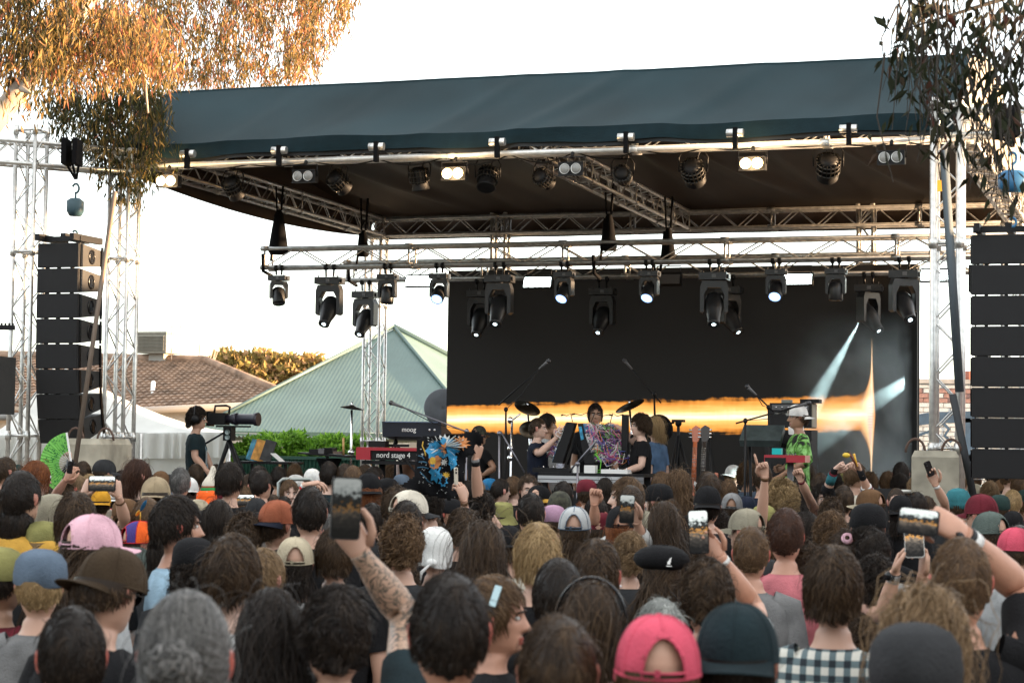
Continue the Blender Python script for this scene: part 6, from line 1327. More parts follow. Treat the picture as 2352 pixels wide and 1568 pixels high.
def setm(o, mats):
    for i, m in enumerate(mats):
        if i < len(o.material_slots): o.material_slots[i].link = 'OBJECT'; o.material_slots[i].material = m
NP = [0]
TRO = [mat('trousers_dark'), mat('trousers_denim', (.05, .07, .11), .9, var=.15), mat('trousers_black', (.012, .012, .013), .9)]
def person(loc, s, rz, skin='f', style='short', hcol='d', hat=None, shirt='black', label='', arms=None, tilt=0, roll=0, group=None, shoes=None, seed=None, glasses=None, tw=1.0, sl=.62):
    """hat: (type, turn, colour, colour2...) ; arms: list of dicts in WORLD coordinates"""
    NP[0] += 1; i = NP[0]; rn = random.Random(i * 13)
    Mw = Matrix.Translation(loc) @ Matrix.Rotation(rz, 4, 'Z') @ Matrix.Scale(s, 4)
    if tilt or roll: Mw = Matrix.Translation(loc) @ Matrix.Rotation(rz, 4, 'Z') @ Matrix.Rotation(rad(-tilt), 4, 'X') @ Matrix.Rotation(rad(roll), 4, 'Y') @ Matrix.Scale(s, 4)
    Mw.translation += Vector(loc) + Vector((0, 0, 1.62 * s)) - Mw @ HC
    Mi = Mw.inverted(); sk, ear = skinmats(skin); sm = cloth(shirt); bands = []
    if arms:
        mb = MB(); mb.v = list(CORE[0]); mb.f = [list(f) for f in CORE[1]]; mb.m = list(CORE[2]); mb.s = list(CORE[3]); sb = MB(); shirt_core(sb, seed=i); used = set()
        for a in arms:
            s_ = a['side']; used.add(s_); el, wr = Mi @ a['el'], Mi @ a['wr']; sh = SHO[s_].copy()
            if el.z > sh.z: sh.z += .03
            # keep the upper arm a believable length
            d = el - sh
            R3 = Mi.to_3x3(); hd = (R3 @ Vector(a.get('hd', (0, 0, 1)))).normalized(); pn = (R3 @ Vector(a.get('pn', (0, -1, 0)))).normalized()
            if a.get('nohand'): pass
            else: hand(mb, wr, hd, pn, a.get('th', 1), a.get('pose', 'fist'), a.get('hs', 1.0) )
            arm(mb, sh, el, wr, 0, a.get('k', 1.0), 6 if a.get('tattoo') else None); sleeve(sb, sh, el, wr, a.get('sl', .62))
            bands.append((el, wr, a))
        rest = [q for q in (-1, 1) if q not in used]; default_arms(mb, rest)
        for q in rest: sleeve(sb, SHO[q], Vector((q * .235, -.045, 1.05)), Vector((q * .225, .06, .82)), sl)
        bm_ = mb.mesh('person', SLOTS + [TATT]); sme = sb.mesh('shirt', BLKF)
    else: bm_, sme = BODY, SHIRT
    o = bpy.data.objects.new('person', bm_); C.objects.link(o); o.matrix_world = Mw; tag(o, label, 'person', group)
    setm(o, [sk, ear, hairmat(hcol if hcol not in 'wyn' else 'b'), TRO[i % 3], SLOTS[4], SLOTS[5]])
    so = put(sme, 'shirt', o); setm(so, [sm])
    if style and style != 'bald':
        h = put(hair_data(style, (i % 2) if seed is None else seed), 'hair', o); setm(h, [hairmat(hcol)])
        f = rn.uniform(.97, 1.04); h.matrix_parent_inverse = Matrix(); h.location = HC * (1 - f); h.scale = (f * rn.choice([1, -1]) if False else f, f, f)
    if hat:
        ty, turn, *cols = hat; dat = HATS[ty]; M = Matrix.Translation(HC) @ Matrix.Rotation(rad(turn), 4, 'Z') @ Matrix.Rotation(rad(rn.uniform(-4, 5)), 4, 'X') @ Matrix.Scale(1.02, 4) @ Matrix.Translation(-HC)
        h = put(dat, dat.name.split('.')[0], o); h.matrix_local = M; cm = [cloth(c) for c in cols]; k = len(dat.materials); setm(h, (cm + [cm[-1]] * k)[:k])
        if ty in ('cap', 'capx', 'trucker', 'prop'):
            b = put(BRIM, 'brim', h); setm(b, [cm[-1]])
        if ty == 'prop':
            top = HC + Vector((0, -.008, .13)); MB().tube([top, top + Vector((0, 0, .05))], .003, 5).build('propeller_post', mat('tag_yellow', (.7, .38, .03), .6), h)
            for dx, c in ((.07, cloth('blue')), (-.05, mat('tag_yellow'))): MB().ell(top + Vector((dx * .55, .0, .055 + (.03 if dx > 0 else -.01))), (abs(dx) * .75, .012, .006), 12, 6, 0, (0, rad(-40 if dx > 0 else -30), 0)).build('propeller_blade', c, h)
        if ty == 'scarf':
            MB().ell(HC + Vector((0, -.115, -.05)), (.03, .025, .022)).build('knot', cm[0], h); MB().tube([HC + Vector((0, -.12, -.05)), HC + Vector((-.05, -.135, -.10)), HC + Vector((-.06, -.14, -.17))], [.018, .03, .012], 8, flat=(1, .3)).build('tail', cm[0], h)
    if glasses:
        gm_ = BLKG if glasses != 'clear' else CHR; gb = MB(); dz = 0 if glasses != 'top' else .085; dy = .095 if glasses != 'top' else .045
        for s_ in (-1, 1): gb.lathe([(.001, 0), (.024, .0), (.026, .004), (.024, .006)], 14, Matrix.Translation(HC + Vector((s_ * .031, dy, dz))) @ Matrix.Rotation(rad(90), 4, 'X')); gb.tube([HC + Vector((s_ * .055, dy - .005, dz + .004)), HC + Vector((s_ * .08, dy - .1, dz + .006))], .0025, 5)
        gb.tube([HC + Vector((-.01, dy, dz + .004)), HC + Vector((.01, dy, dz + .004))], .0025, 5).build('glasses', gm_, o)
    for el, wr, a in bands:
        for (fr, wd, c) in a.get('bands', []):
            p = el.lerp(wr, fr); d = (wr - el).normalized(); rr_ = .030 + max(0, .93 - fr) * .035; bo = MB().tube([p - d * wd / 2, p + d * wd / 2], rr_ * a.get('k', 1), 14).build('wristband' if c != 'watch' else 'watch', cloth(c) if c != 'watch' else BLKG, o)
            if c == 'watch': MB().lathe([(.001, .008), (.02, .008), (.022, .002), (.022, 0)], 14, Matrix.Translation(p + Mi.to_3x3() @ Vector((-.03, -.03, 0))) @ Vector((-.7, -.7, 0)).to_track_quat('Z', 'Y').to_matrix().to_4x4()).build('dial', BLKG, bo)
    return o

# ================================================================ MUSICIANS AND CREW
def onst_person(hx, hy, v, face, **kw):
    u, z = onstage(hx, hy, v); P = S(u, v, 0); s = (z - DECK) / 1.62; sc_ = min(1.08, max(.86, s)); lz = z - 1.62 * sc_
    k = dict(kw); arms = k.pop('arms', None); aw = []
    for a in arms or []:
        a = dict(a); a['el'] = sp(*a['el'][:2], v + a.get('dv', 0)); a['wr'] = sp(*a['wr'][:2], v + a.get('dw', a.get('dv', 0)))
        if 'to' in a: a['hd'] = sp(*a['to'], v + a.get('dw', a.get('dv', 0))) - a['wr']
        aw.append(a)
    return person((P.x, P.y, lz), sc_, -rad(face) - A * 0, arms=aw or None, group='people working on stage', **k)
Z = zpt
onst_person(1236, 984, 1.75, 97, skin='p', style='crop', hcol='d', shirt='navy', seed=0, label='person with short dark hair in a navy T-shirt reaching into the left modular case', arms=[dict(side=1, el=Z(610, 625), wr=Z(800, 450), to=Z(850, 385), dv=-.28, dw=-.2, pose='pinch', pn=(0, 1, 0), sl=.6, hs=.95), dict(side=-1, el=Z(700, 560), wr=Z(820, 520), to=Z(860, 480), dv=.2, pose='pinch')])
onst_person(1258, 975, 2.5, 100, skin='t', style='mop', hcol='k', shirt='lightgrey', label='person with dark hair in a pale vest half hidden behind the navy T-shirt player')
onst_person(1367, 952, 3.3, 178, skin='t', style='mop', hcol='k', shirt='black', seed=1, label='dark curly haired person looking down behind the middle of the modular rig')
onst_person(1471, 978, 1.7, -95, skin='p', style='curly', hcol='d', shirt='black', label='curly haired person in a black T-shirt singing at the right of the modular rig', arms=[dict(side=-1, el=Z(1745, 760), wr=Z(1560, 815), to=Z(1440, 835), dv=-.25, pose='open', pn=(0, 0, -1), sl=.55, th=-1), dict(side=1, el=Z(1545, 380), wr=Z(1470, 315), to=Z(1370, 275), dv=.3, pose='pinch', pn=(0, 0, -1), sl=.1)])
onst_person(1504, 982, 2.4, -60, skin='p', style='bob', hcol='y', shirt='denim', label='long blond haired person in a blue denim shirt behind the curly haired singer', sl=1.7)
onst_person(1833, 958, 1.7, -95, skin='t', style='under', hcol='d', hat=('cap', 180, 'white', 'white'), shirt='camogreen', label='person in a white backwards cap and green patterned shirt at the right keyboards', arms=[dict(side=-1, el=(1856, 1058), wr=(1795, 1092), to=(1772, 1100), dv=-.22, pose='fist', pn=(0, 0, -1), sl=1.2), dict(side=1, el=(1830, 1050), wr=(1800, 1075), to=(1780, 1078), dv=.25, pose='fist', sl=1.2)])
onst_person(1101, 1000, 2.4, 60, skin='t', style='under', hcol='d', hat=('cap', 20, 'camo', 'brown'), shirt='black', label='person in a brown patterned cap and black T-shirt at the back left of the stage', arms=[dict(side=1, el=(1135, 1075), wr=(1108, 1092), to=(1095, 1090), dv=-.2, pose='fist', sl=.6)])
o = onst_person(453, 962, .75, 88, skin='f', style='curly', hcol='k', shirt='darkteal', glasses='clear', seed=0, label='camera operator with curly black hair, headphones and a dark T-shirt', arms=[dict(side=1, el=(448, 1050), wr=(476, 1082), to=(492, 1098), dv=-.2, pose='grip', pn=(0, 1, 0), sl=.62), dict(side=-1, el=(470, 1040), wr=(488, 1080), to=(500, 1095), dv=.2, pose='grip', sl=.62)])
hp = MB()
for s_ in (-1, 1): hp.lathe([(.001, .03), (.04, .028), (.045, .01), (.04, -.005)], 16, Matrix.Translation(HC + Vector((s_ * .10, -.01, -.0))) @ Matrix.Rotation(rad(90 * s_), 4, 'Y'))
hp.tube([HC + Vector((.118 * math.cos(q), -.02, .02 + .135 * math.sin(q))) for q in [math.pi * k / 14 for k in range(15)]], .01, 6).build('headphones', BLK, o)
MB().tube([HC + Vector(p) for p in ((.05, .05, -.19), (.045, .115, -.35), (.0, .12, -.52), (-.045, .115, -.35), (-.05, .05, -.19))], .008, 5).box(HC + Vector((0, .13, -.58)), (.08, .006, .11)).build('lanyard', mat('lanyard_blue', (.2, .3, .34), .6), o)
MB().box(HC + Vector((.05, .124, -.45)), (.12, .004, .16)).build('shirt_print', mat('print_pale', (.3, .33, .34), .8, var=.8, vs=40), o)

# ================================================================ THE CROWD
ZO = {'P': (0, 0, 1), 'A': (0, 1016, 3.9035), 'B': (583.3, 1016, 3.9035), 'C': (1166.5, 1016, 3.9035), 'D': (1749.8, 1016, 3.9035), 'E': (0, 1241.8, 2.976), 'F': (780.8, 1241.8, 2.976), 'G': (1561.6, 1241.8, 2.976)}
def zv(r, a, b): x, y, k = ZO[r]; return x + a / k, y + b / k
BWID = dict(buzz=.168, crop=.172, short=.178, slick=.174, mop=.192, messy=.20, curly=.21, bigcurly=.275, bob=.192, long=.192, wavy=.215, bun=.180, halfup=.196)
def solve(r, cx, cy, w, bw, smin=.9, smax=1.1):
    x, y = zv(r, cx, cy); w = w / ZO[r][2]; yh = 1020 + .014 * (x - 1176); q = (y - yh) / w
    s = min(smax, max(smin, 2 / (1.635 + bw * q))); D = bw * s * F_PX / w; P = at(x, y, D); return P, s, D
# region, x, y, width, heading (0 away, 90 to the right, 180 to the camera), hair, colour, hat, shirt, skin, label
T_ = [
('A', 50, 250, 185, 60, 'short', 'd', None, 'black', 'f', 'brown haired person at the far left edge, in the row below the left tower foot'),
('A', 330, 300, 225, 70, 'bob', 'g', None, 'purple', 'p', 'ginger haired person with glasses below the green fan'),
('A', 445, 265, 120, 20, 'under', 'd', ('capx', 0, 'red', 'red'), 'charcoal', 'f', 'person in a red cap just left of the green fan handle'),
('A', 55, 400, 150, 10, 'short', 'k', None, 'black', 'f', 'dark haired person at the left edge, second head down'),
('A', 195, 470, 330, 35, 'slick', 'k', None, 'mustard', 'f', 'black haired person with one ear showing, behind the ribbed beanie'),
('A', 690, 400, 175, 95, 'short', 'l', None, 'lightgrey', 'w', 'reddish blond person in profile left of the sideways phone'),
('A', 940, 262, 190, 60, 'under', 'd', ('capx', -30, 'charcoal', 'charcoal'), 'black', 'f', 'person in a dark brown cap with upturned brim just above the sideways phone'),
('A', 1240, 285, 225, 60, 'bob', 'r', None, 'black', 'p', 'person with chin length red brown hair looking right, above the tan cap'),
('A', 1205, 420, 175, 10, 'mop', 'd', None, 'navy', 'f', 'tousled brown haired person between the sideways phone and the tan cap'),
('A', 1395, 480, 300, 4, 'underlong', 'd', ('capx', 180, 'tan', 'tan'), 'black', 'f', 'person in a round tan cap with dark hair hanging below it'),
('A', 1440, 365, 190, 0, 'under', 'b', ('capx', 0, 'brown', 'brown'), 'charcoal', 'f', 'person in a faded brown cap just behind the tan cap'),
('A', 1615, 350, 195, 10, 'short', 's', None, 'black', 'f', 'grey haired person left of the white cap that faces the camera'),
('A', 1690, 430, 205, 172, 'under', 'k', ('cap', 0, 'white', 'white'), 'navy', 'x', 'person in glasses and a white cap facing the camera'),
('A', 1850, 300, 95, 0, 'under', 'd', ('skull', 0, 'blue'), 'black', 'f', 'person in a small teal blue cap behind the pointed knit hat'),
('A', 1920, 420, 215, 50, 'under', 'r', ('gnome', 0, 'maroon', 'green', 'rust', 'cream'), 'maroon', 'f', 'person in a pointed cream knit hat with orange and green stripes'),
('A', 1856, 535, 290, 20, 'under', 'd', ('wide', 0, 'orange'), 'black', 'f', 'person in a bright orange hat with a single eye on it'),
('A', 2062, 330, 250, 30, 'mop', 'k', None, 'black', 'f', 'person with a black mop of hair right of the pointed knit hat'),
('A', 2240, 380, 150, 90, 'short', 'd', None, 'black', 'f', 'dark haired person in glasses looking right above the sideways phone by the tripod'),
('A', 2325, 320, 170, 30, 'short', 'k', None, 'black', 'f', 'black haired person below the leg of the camera tripod table'),
('A', 475, 670, 320, 12, 'buzz', 'd', ('tall', 0, 'khaki'), 'navy', 'f', 'person in a ribbed grey brown beanie and navy top'),
('A', 680, 690, 410, 5, 'mop', 'd', None, 'black', 'f', 'person with thick dark brown hair behind the pink cap'),
('A', 150, 720, 310, 8, 'short', 'k', None, 'black', 'f', 'black haired person left of the ribbed beanie'),
('A', 115, 930, 310, 5, 'curly', 'l', None, 'cream', 'w', 'person with curly dark blond hair and a cream top at the left edge'),
('A', 970, 690, 165, 0, 'under', 'd', ('skull', 0, 'red'), 'black', 'f', 'person in a red cap half hidden behind the pink cap'),
('A', 905, 530, 200, 0, 'under', 'd', ('cap', 180, 'yellow', 'yellow'), 'black', 'f', 'person in a yellow cap holding a phone sideways with both hands'),
('A', 1265, 890, 340, 75, 'under', 'd', ('prop', 10, 'red', 'orange', 'purple', 'green'), 'black', 'f', 'person in a red and purple propeller cap with a green brim'),
('A', 555, 930, 220, 30, 'under', 'd', ('capx', 0, 'cream', 'cream'), 'black', 'f', 'person in a white cap tucked behind the pink cap'),
('A', 840, 935, 500, 62, 'underlong', 'd', ('cap', 0, 'pink', 'pink'), 'lightgrey', 'f', 'person in a pink cap with the brim to the right and dark hair below'),
('A', 1590, 720, 400, 78, 'mop', 'k', None, 'lightblue', 'w', 'smiling dark haired person in profile with a light blue T-shirt'),
('A', 1780, 630, 210, 75, 'under', 'd', ('cap', 0, 'beige', 'beige'), 'black', 'f', 'person in a beige cap right behind the smiling person in light blue'),
('A', 1960, 700, 300, 10, 'bob', 'k', None, 'black', 'f', 'person with straight dark hair below the orange hat'),
('A', 1925, 900, 210, 5, 'under', 'k', ('skull', 0, 'black'), 'black', 'f', 'person in a small black beanie right of the light blue T-shirt'),
('A', 2190, 840, 340, 10, 'curly', 'd', None, 'khaki', 'f', 'person with dark grey brown curls left of the rust cap'),
('A', 2175, 635, 160, 0, 'under', 'k', ('capx', 0, 'black', 'black'), 'black', 'f', 'person in a black cap just below the phone by the tripod'),
('A', 1220, 1130, 330, 70, 'underlong', 'd', ('cap', 0, 'greygreen', 'greygreen'), 'black', 'f', 'long haired person in a dark green cap below the propeller cap'),
('A', 975, 1290, 610, 42, 'under', 'd', ('cap', 172, 'darkbrown', 'darkbrown'), 'black', 'f', 'person in a dark brown backwards cap and glasses, head bowed'),
('A', 1735, 1080, 380, 8, 'undercurly', 'k', ('skull', 0, 'black'), 'charcoal', 'f', 'person in a black beanie with dark curls below it'),
('A', 2085, 1160, 530, 22, 'mop', 'd', None, 'white', 'p', 'person with brown hair, right ear showing and a white T-shirt, lower left'),
('E', 25, 720, 190, 0, 'wavy', 'b', None, 'black', 'f', 'brown haired person cut off by the left edge at the bottom'),
('E', 490, 760, 480, 0, 'short', 'k', None, 'charcoal', 'w', 'black haired person with reddened ears at the bottom left'),
('E', 190, 905, 230, 0, 'under', 'd', ('capx', 180, 'mustard', 'mustard'), 'mustard', 'f', 'person in a mustard yellow cap with dark letters at the bottom left'),
('E', 1270, 760, 660, 8, 'bun', 's', None, 'charcoal', 'w', 'person with grey brown hair pulled into a bun at the bottom'),
('E', 1850, 640, 480, 0, 'long', 'k', None, 'black', 'f', 'person with long straight black hair at the bottom'),
('E', 2015, 140, 290, -4, 'underbob', 'k', ('cap', 0, 'beige', 'beige'), 'white', 'f', 'person in a beige cap seen from behind with its strap opening'),
('E', 810, 860, 200, 0, 'short', 'k', None, 'black', 'f', 'dark haired person squeezed between the bun and the black haired person with red ears'),
('B', 72, 370, 175, 40, 'crop', 'k', None, 'black', 'f', 'dark haired person with a short beard behind the raised phone hand by the tripod'),
('B', 378, 380, 150, 150, 'under', 'd', ('skull', 0, 'white'), 'black', 'f', 'person in a white cap under the drooping hand'),
('B', 320, 445, 175, 170, 'mop', 'b', None, 'black', 'p', 'brown fringed person looking at the camera below the white cap'),
('B', 500, 600, 320, 3, 'short', 'k', None, 'black', 'f', 'person with smooth black hair right of the bent arm'),
('B', 270, 590, 170, 0, 'short', 'k', None, 'black', 'f', 'black haired person behind the forearm with wristbands'),
('B', 815, 300, 160, 0, 'buzz', 'd', None, 'black', 'f', 'person with cropped brown hair just above the big blurred phone'),
('B', 890, 320, 175, 10, 'slick', 'b', None, 'black', 'f', 'brown haired person right above the big blurred phone'),
('B', 660, 400, 150, 0, 'short', 'k', None, 'black', 'f', 'dark haired person behind the drooping fingers'),
('B', 1030, 420, 255, -8, 'underbob', 'g', ('cap', 180, 'black', 'black'), 'black', 'w', 'ginger bobbed person in a black cap right of the big blurred phone'),
('B', 1085, 310, 150, 60, 'short', 'k', None, 'black', 'f', 'dark haired person just above the ginger bob'),
('B', 1205, 425, 175, 80, 'under', 'k', ('skull', 0, 'black'), 'black', 'p', 'pale person in a black beanie with head tipped right'),
('B', 1280, 570, 310, 5, 'messy', 'd', None, 'charcoal', 'f', 'tousled dark brown haired person behind the cream cap'),
('B', 1400, 620, 330, 55, 'under', 'k', ('cap', 0, 'cream', 'charcoal'), 'black', 'f', 'person in a cream cap with a grey brim'),
('B', 1365, 715, 300, 5, 'short', 'k', None, 'black', 'f', 'black haired person right in front of the cream cap'),
('B', 1585, 550, 240, 10, 'curly', 'k', None, 'black', 'f', 'curly black haired person below the painted black shirt'),
('B', 1770, 620, 195, 140, 'under', 'k', ('skull', 0, 'black'), 'black', 'w', 'person with red light on the face, facing the camera under the painted black shirt'),  # redder skin tone stands in for red light on the face
('B', 1865, 770, 300, 0, 'messy', 'd', None, 'black', 'f', 'dark haired person left of the olive bucket hat'),
('B', 1325, 900, 400, 3, 'curly', 'b', None, 'charcoal', 'f', 'person with tight brown curls right of the tattooed arm'),
('B', 1620, 790, 190, 0, 'curly', 'd', None, 'black', 'f', 'small curly dark head left of the white headscarf'),
('B', 1625, 960, 330, 10, 'bald', 'd', ('scarf', 0, 'white'), 'black', 'f', 'person in a white headscarf knotted at the back'),
('B', 195, 715, 345, 40, 'under', 'd', ('capx', 180, 'rust', 'navy'), 'charcoal', 'f', 'person in a rust red cap left of the bent arm'),
('B', 445, 790, 150, 0, 'short', 'b', None, 'black', 'f', 'brown haired person tucked behind the beige cap'),
('B', 610, 770, 205, -90, 'crop', 's', None, 'bluegrey', 'p', 'grey haired person in sunglasses looking left behind the big phone'),
('B', 720, 990, 360, 0, 'mop', 'd', None, 'black', 'f', 'dark tousled head just left of the phone hand wrist'),
('E', 2290, 620, 520, 0, 'messy', 'k', None, 'darkteal', 'f', 'person with messy black hair raising a tattooed arm with a phone'),
('F', 750, 580, 570, -2, 'short', 'k', None, 'charcoal', 'w', 'large black haired head with bright red ears at the bottom centre'),
('B', 2050, 960, 430, 6, 'long', 'd', None, 'cream', 'f', 'person with long straight brown hair falling past the shoulders'),
('F', 1065, 490, 400, 96, 'mop', 'b', None, 'black', 'w', 'brown haired person in profile with a pale hair clip'),
('B', 1310, 1270, 350, 0, 'curly', 'd', None, 'black', 'f', 'dark curly head between the tattooed arm and the large black head'),
('B', 2225, 670, 300, 5, 'under', 'd', ('bucket', 0, 'olive'), 'denim', 'f', 'person in an olive bucket hat'),
('B', 2030, 600, 270, 3, 'curly', 'k', None, 'black', 'f', 'frizzy black haired person left of the olive bucket hat'),
('B', 2120, 420, 170, 70, 'under', 'd', ('cap', 0, 'blue', 'navy'), 'mustard', 't', 'person in a blue cap with white lettering'),
('B', 2215, 420, 150, 60, 'short', 'k', None, 'black', 'p', 'dark haired person just behind the blue lettered cap'),
('C', 185, 410, 195, 170, 'messy', 'd', None, 'black', 'p', 'brown haired person looking back at the camera, left of the table'),
('C', 50, 400, 150, 40, 'short', 'b', None, 'black', 'p', 'short brown haired person next to the person looking back'),
('C', 312, 425, 120, 0, 'under', 'd', ('capx', 0, 'khaki', 'khaki'), 'black', 'f', 'person in a khaki cap below the table'),
('C', 205, 620, 265, 0, 'short', 'k', None, 'charcoal', 'f', 'black haired person right of the olive bucket hat'),
('C', 285, 500, 200, 40, 'under', 'd', ('cap', -60, 'black', 'mustard'), 'black', 'f', 'person in a black cap with a yellow edged brim'),
('C', 465, 575, 245, 5, 'under', 'd', ('capx', 0, 'camo', 'camo'), 'black', 'f', 'person in a camouflage cap'),
('C', 575, 450, 95, 0, 'under', 'k', ('skull', 0, 'skyblue'), 'black', 'f', 'person in a sky blue cap left of the maroon beanie'),
('C', 495, 465, 180, 0, 'short', 'k', None, 'black', 'f', 'dark haired person behind the camouflage cap'),
('C', 705, 440, 185, 0, 'under', 'd', ('skull', 0, 'maroon'), 'black', 'f', 'person in a maroon beanie in front of the table'),
('C', 680, 540, 160, 0, 'under', 'k', ('capx', 0, 'black', 'black'), 'black', 'f', 'person in a black cap left of the raised fist'),
('C', 1060, 470, 270, -80, 'mop', 'b', None, 'black', 'p', 'wavy brown haired person in profile looking left'),
('C', 1175, 400, 130, 0, 'under', 'd', ('capx', 0, 'khaki', 'khaki'), 'charcoal', 'f', 'person in a dark khaki cap behind the wavy profile'),
('C', 1100, 550, 250, 5, 'slick', 'd', None, 'white', 'f', 'dark haired person holding a phone upright in front of the face'),
('C', 1345, 510, 235, -60, 'underlong', 'b', ('skull', 0, 'black'), 'black', 'p', 'long straight brown haired person with a black headband'),
('C', 1525, 385, 240, -30, 'wavy', 'b', None, 'black', 'f', 'wavy brown haired person below the denim shirt singer'),
('C', 1540, 500, 215, 150, 'curly', 'd', None, 'black', 't', 'curly haired person in dark sunglasses facing the camera'),
('C', 1790, 550, 280, 4, 'under', 'k', ('capx', 180, 'black', 'black'), 'black', 'f', 'person in a black cap below the orange guitar'),
('C', 2010, 575, 215, 3, 'under', 'd', ('cap', 0, 'grey', 'grey'), 'black', 't', 'person in a grey cap with pale stitching'),
('C', 2140, 450, 155, 0, 'undercurly', 'l', ('bucket', 0, 'camogrey'), 'black', 'f', 'person in a pale camouflage bucket hat'),
('C', 410, 700, 230, 8, 'under', 'd', ('skull', 0, 'mauve'), 'black', 'f', 'person in a mauve beanie left of the mesh cap'),
('C', 600, 760, 330, 3, 'underbob', 'd', ('trucker', 0, 'bluegrey', 'lightgrey', 'bluegrey'), 'black', 'f', 'person in a pale mesh trucker cap seen from behind'),
('C', 680, 615, 150, 20, 'short', 'g', None, 'black', 'w', 'ginger haired person above the mesh trucker cap'),
('C', 795, 625, 210, 30, 'short', 'k', None, 'black', 'w', 'black haired person with red ear below the raised fist'),
('C', 1015, 745, 310, 2, 'underbob', 'g', ('cap', 0, 'black', 'black'), 'black', 'w', 'ginger person in a black cap seen from behind'),
('C', 1400, 720, 310, -4, 'long', 'd', None, 'black', 'f', 'dark long haired person with sunglasses pushed up on the head'),
('C', 1640, 640, 190, 0, 'under', 'k', ('trucker', 180, 'white', 'black', 'white'), 'black', 'f', 'person in a black cap with a white top behind the upright phone'),
('C', 1880, 750, 250, 5, 'curly', 'k', None, 'black', 'f', 'curly black haired person right of the upright phone'),
('C', 2130, 770, 310, -60, 'under', 'd', ('cap', 0, 'khaki', 'khaki'), 'black', 'f', 'person in a khaki cap with the brim to the left'),
('C', 265, 1000, 455, 0, 'mop', 'y', None, 'black', 'f', 'person with thick straw blond hair'),
('C', 510, 930, 150, 0, 'short', 'k', None, 'black', 'f', 'dark head squeezed right of the straw blond hair'),
('C', 800, 1150, 480, 18, 'mop', 'd', None, 'black', 'w', 'brown haired person with an earring in the right ear'),
('C', 1090, 1000, 330, 0, 'curly', 'l', None, 'charcoal', 'f', 'light brown curly person left of the black beret'),
('C', 1380, 1130, 480, 4, 'underlong', 'd', ('beret', 0, 'black'), 'black', 'f', 'long haired person in a black beret with a small white emblem'),
('C', 450, 1350, 450, 4, 'slick', 'k', None, 'black', 'w', 'black haired person with left ear showing, lower centre'),
('C', 1085, 1300, 200, 0, 'under', 'k', ('capx', 0, 'navy', 'navy'), 'black', 'f', 'person in a navy cap between the earring and the beret'),
('F', 1720, 540, 430, 5, 'bob', 'd', None, 'ochre', 'f', 'person with dark hair and a dark headband, lower centre'),
('C', 1790, 1360, 520, -6, 'messy', 'd', None, 'lightgrey', 'w', 'person with short tousled brown hair below the beret'),
('C', 2180, 970, 330, 0, 'crop', 'b', None, 'grey', 'w', 'person with brown hair cut close at the nape, below the khaki cap'),
('C', 1945, 990, 185, 0, 'under', 'd', ('capx', 0, 'maroon', 'maroon'), 'maroon', 'f', 'person in a maroon cap beside the raised arm with the upright phone'),
('C', 1800, 1130, 340, 0, 'curly', 'd', None, 'black', 'f', 'dark curly person right of the black beret'),
('F', 1490, 860, 560, 0, 'short', 'd', None, 'black', 'f', 'person with short brown hair at the bottom centre'),
('F', 2170, 880, 650, 0, 'under', 'b', ('cap', 8, 'hotpink', 'hotpink'), 'red', 'f', 'person in a faded pinkish red cap at the bottom'),
('F', 2190, 630, 350, 0, 'short', 'w', None, 'lightblue', 'f', 'silver haired person behind the pinkish red cap'),
('G', 390, 800, 640, 3, 'under', 'k', ('capx', 180, 'darkteal', 'darkteal'), 'black', 't', 'person in a big dark teal cap at the bottom'),
('G', 620, 280, 260, 0, 'undercurly', 'd', ('capx', 180, 'charcoal', 'charcoal'), 'lightgrey', 'm', 'person in a charcoal cap with dark curls below'),
('G', 825, 330, 230, 0, 'buzz', 's', ('tall', 0, 'bluegrey'), 'bluegrey', 'w', 'person in a blue grey beanie and blue grey top'),
('G', 1050, 300, 420, 6, 'mop', 'd', None, 'plaid', 'f', 'brown haired person in a black and white plaid shirt'),
('G', 1210, 680, 310, -8, 'curly', 'd', None, 'charcoal', 'w', 'brown curly person with red left ear beside the plaid shirt'),
('G', 1680, 680, 640, 4, 'wavy', 'l', None, 'charcoal', 'f', 'person with long wavy dark blond hair at the bottom right'),
('G', 1610, 950, 640, 0, 'under', 'k', ('skull', 0, 'charcoal'), 'black', 'f', 'person in a charcoal beanie at the bottom right'),
('G', 1920, 250, 420, -4, 'crop', 'b', None, 'black', 'w', 'person with short light brown hair raising the right arm, at right'),
('G', 2300, 60, 260, 30, 'under', 'd', ('capx', 0, 'hotpink', 'hotpink'), 'lightgrey', 'f', 'person in a pink red cap at the right edge'),
('D', 185, 510, 300, 5, 'bigcurly', 'y', None, 'black', 'f', 'person with a big mass of blond curls'),
('D', 335, 450, 200, 10, 'long', 'k', None, 'black', 'f', 'long black haired person right of the blond curls'),
('D', 535, 490, 185, 160, 'curly', 'k', None, 'black', 'p', 'dark curly person facing the camera right of the blond curls'),
('D', 415, 600, 180, 0, 'curly', 'k', None, 'black', 'f', 'dark haired person behind the short brown hair with a pink top'),
('D', 215, 810, 325, 6, 'crop', 'r', None, 'salmon', 'w', 'person with short red brown hair and a pink top'),
('D', 400, 770, 250, 65, 'long', 'k', None, 'red', 'p', 'black haired person with glasses looking right, beside the pink top'),
('D', 620, 640, 235, 0, 'curly', 'd', None, 'black', 'f', 'small dark curly person above the light brown curls'),
('D', 615, 800, 310, 5, 'curly', 'b', None, 'black', 'f', 'light brown curly haired person at the right'),
('D', 965, 560, 250, -60, 'under', 'd', ('cap', 0, 'brown', 'beige'), 'black', 'f', 'person in a rust brown cap with the brim to the left'),
('D', 730, 510, 190, 0, 'short', 'd', None, 'black', 'f', 'dark brown haired person just left of the rust brown cap'),
('D', 735, 590, 170, 20, 'short', 'k', None, 'purple', 'f', 'black haired person below left of the rust brown cap'),
('D', 1210, 520, 165, 165, 'buzz', 'd', None, 'black', 'p', 'balding person facing the camera under the floor monitor'),
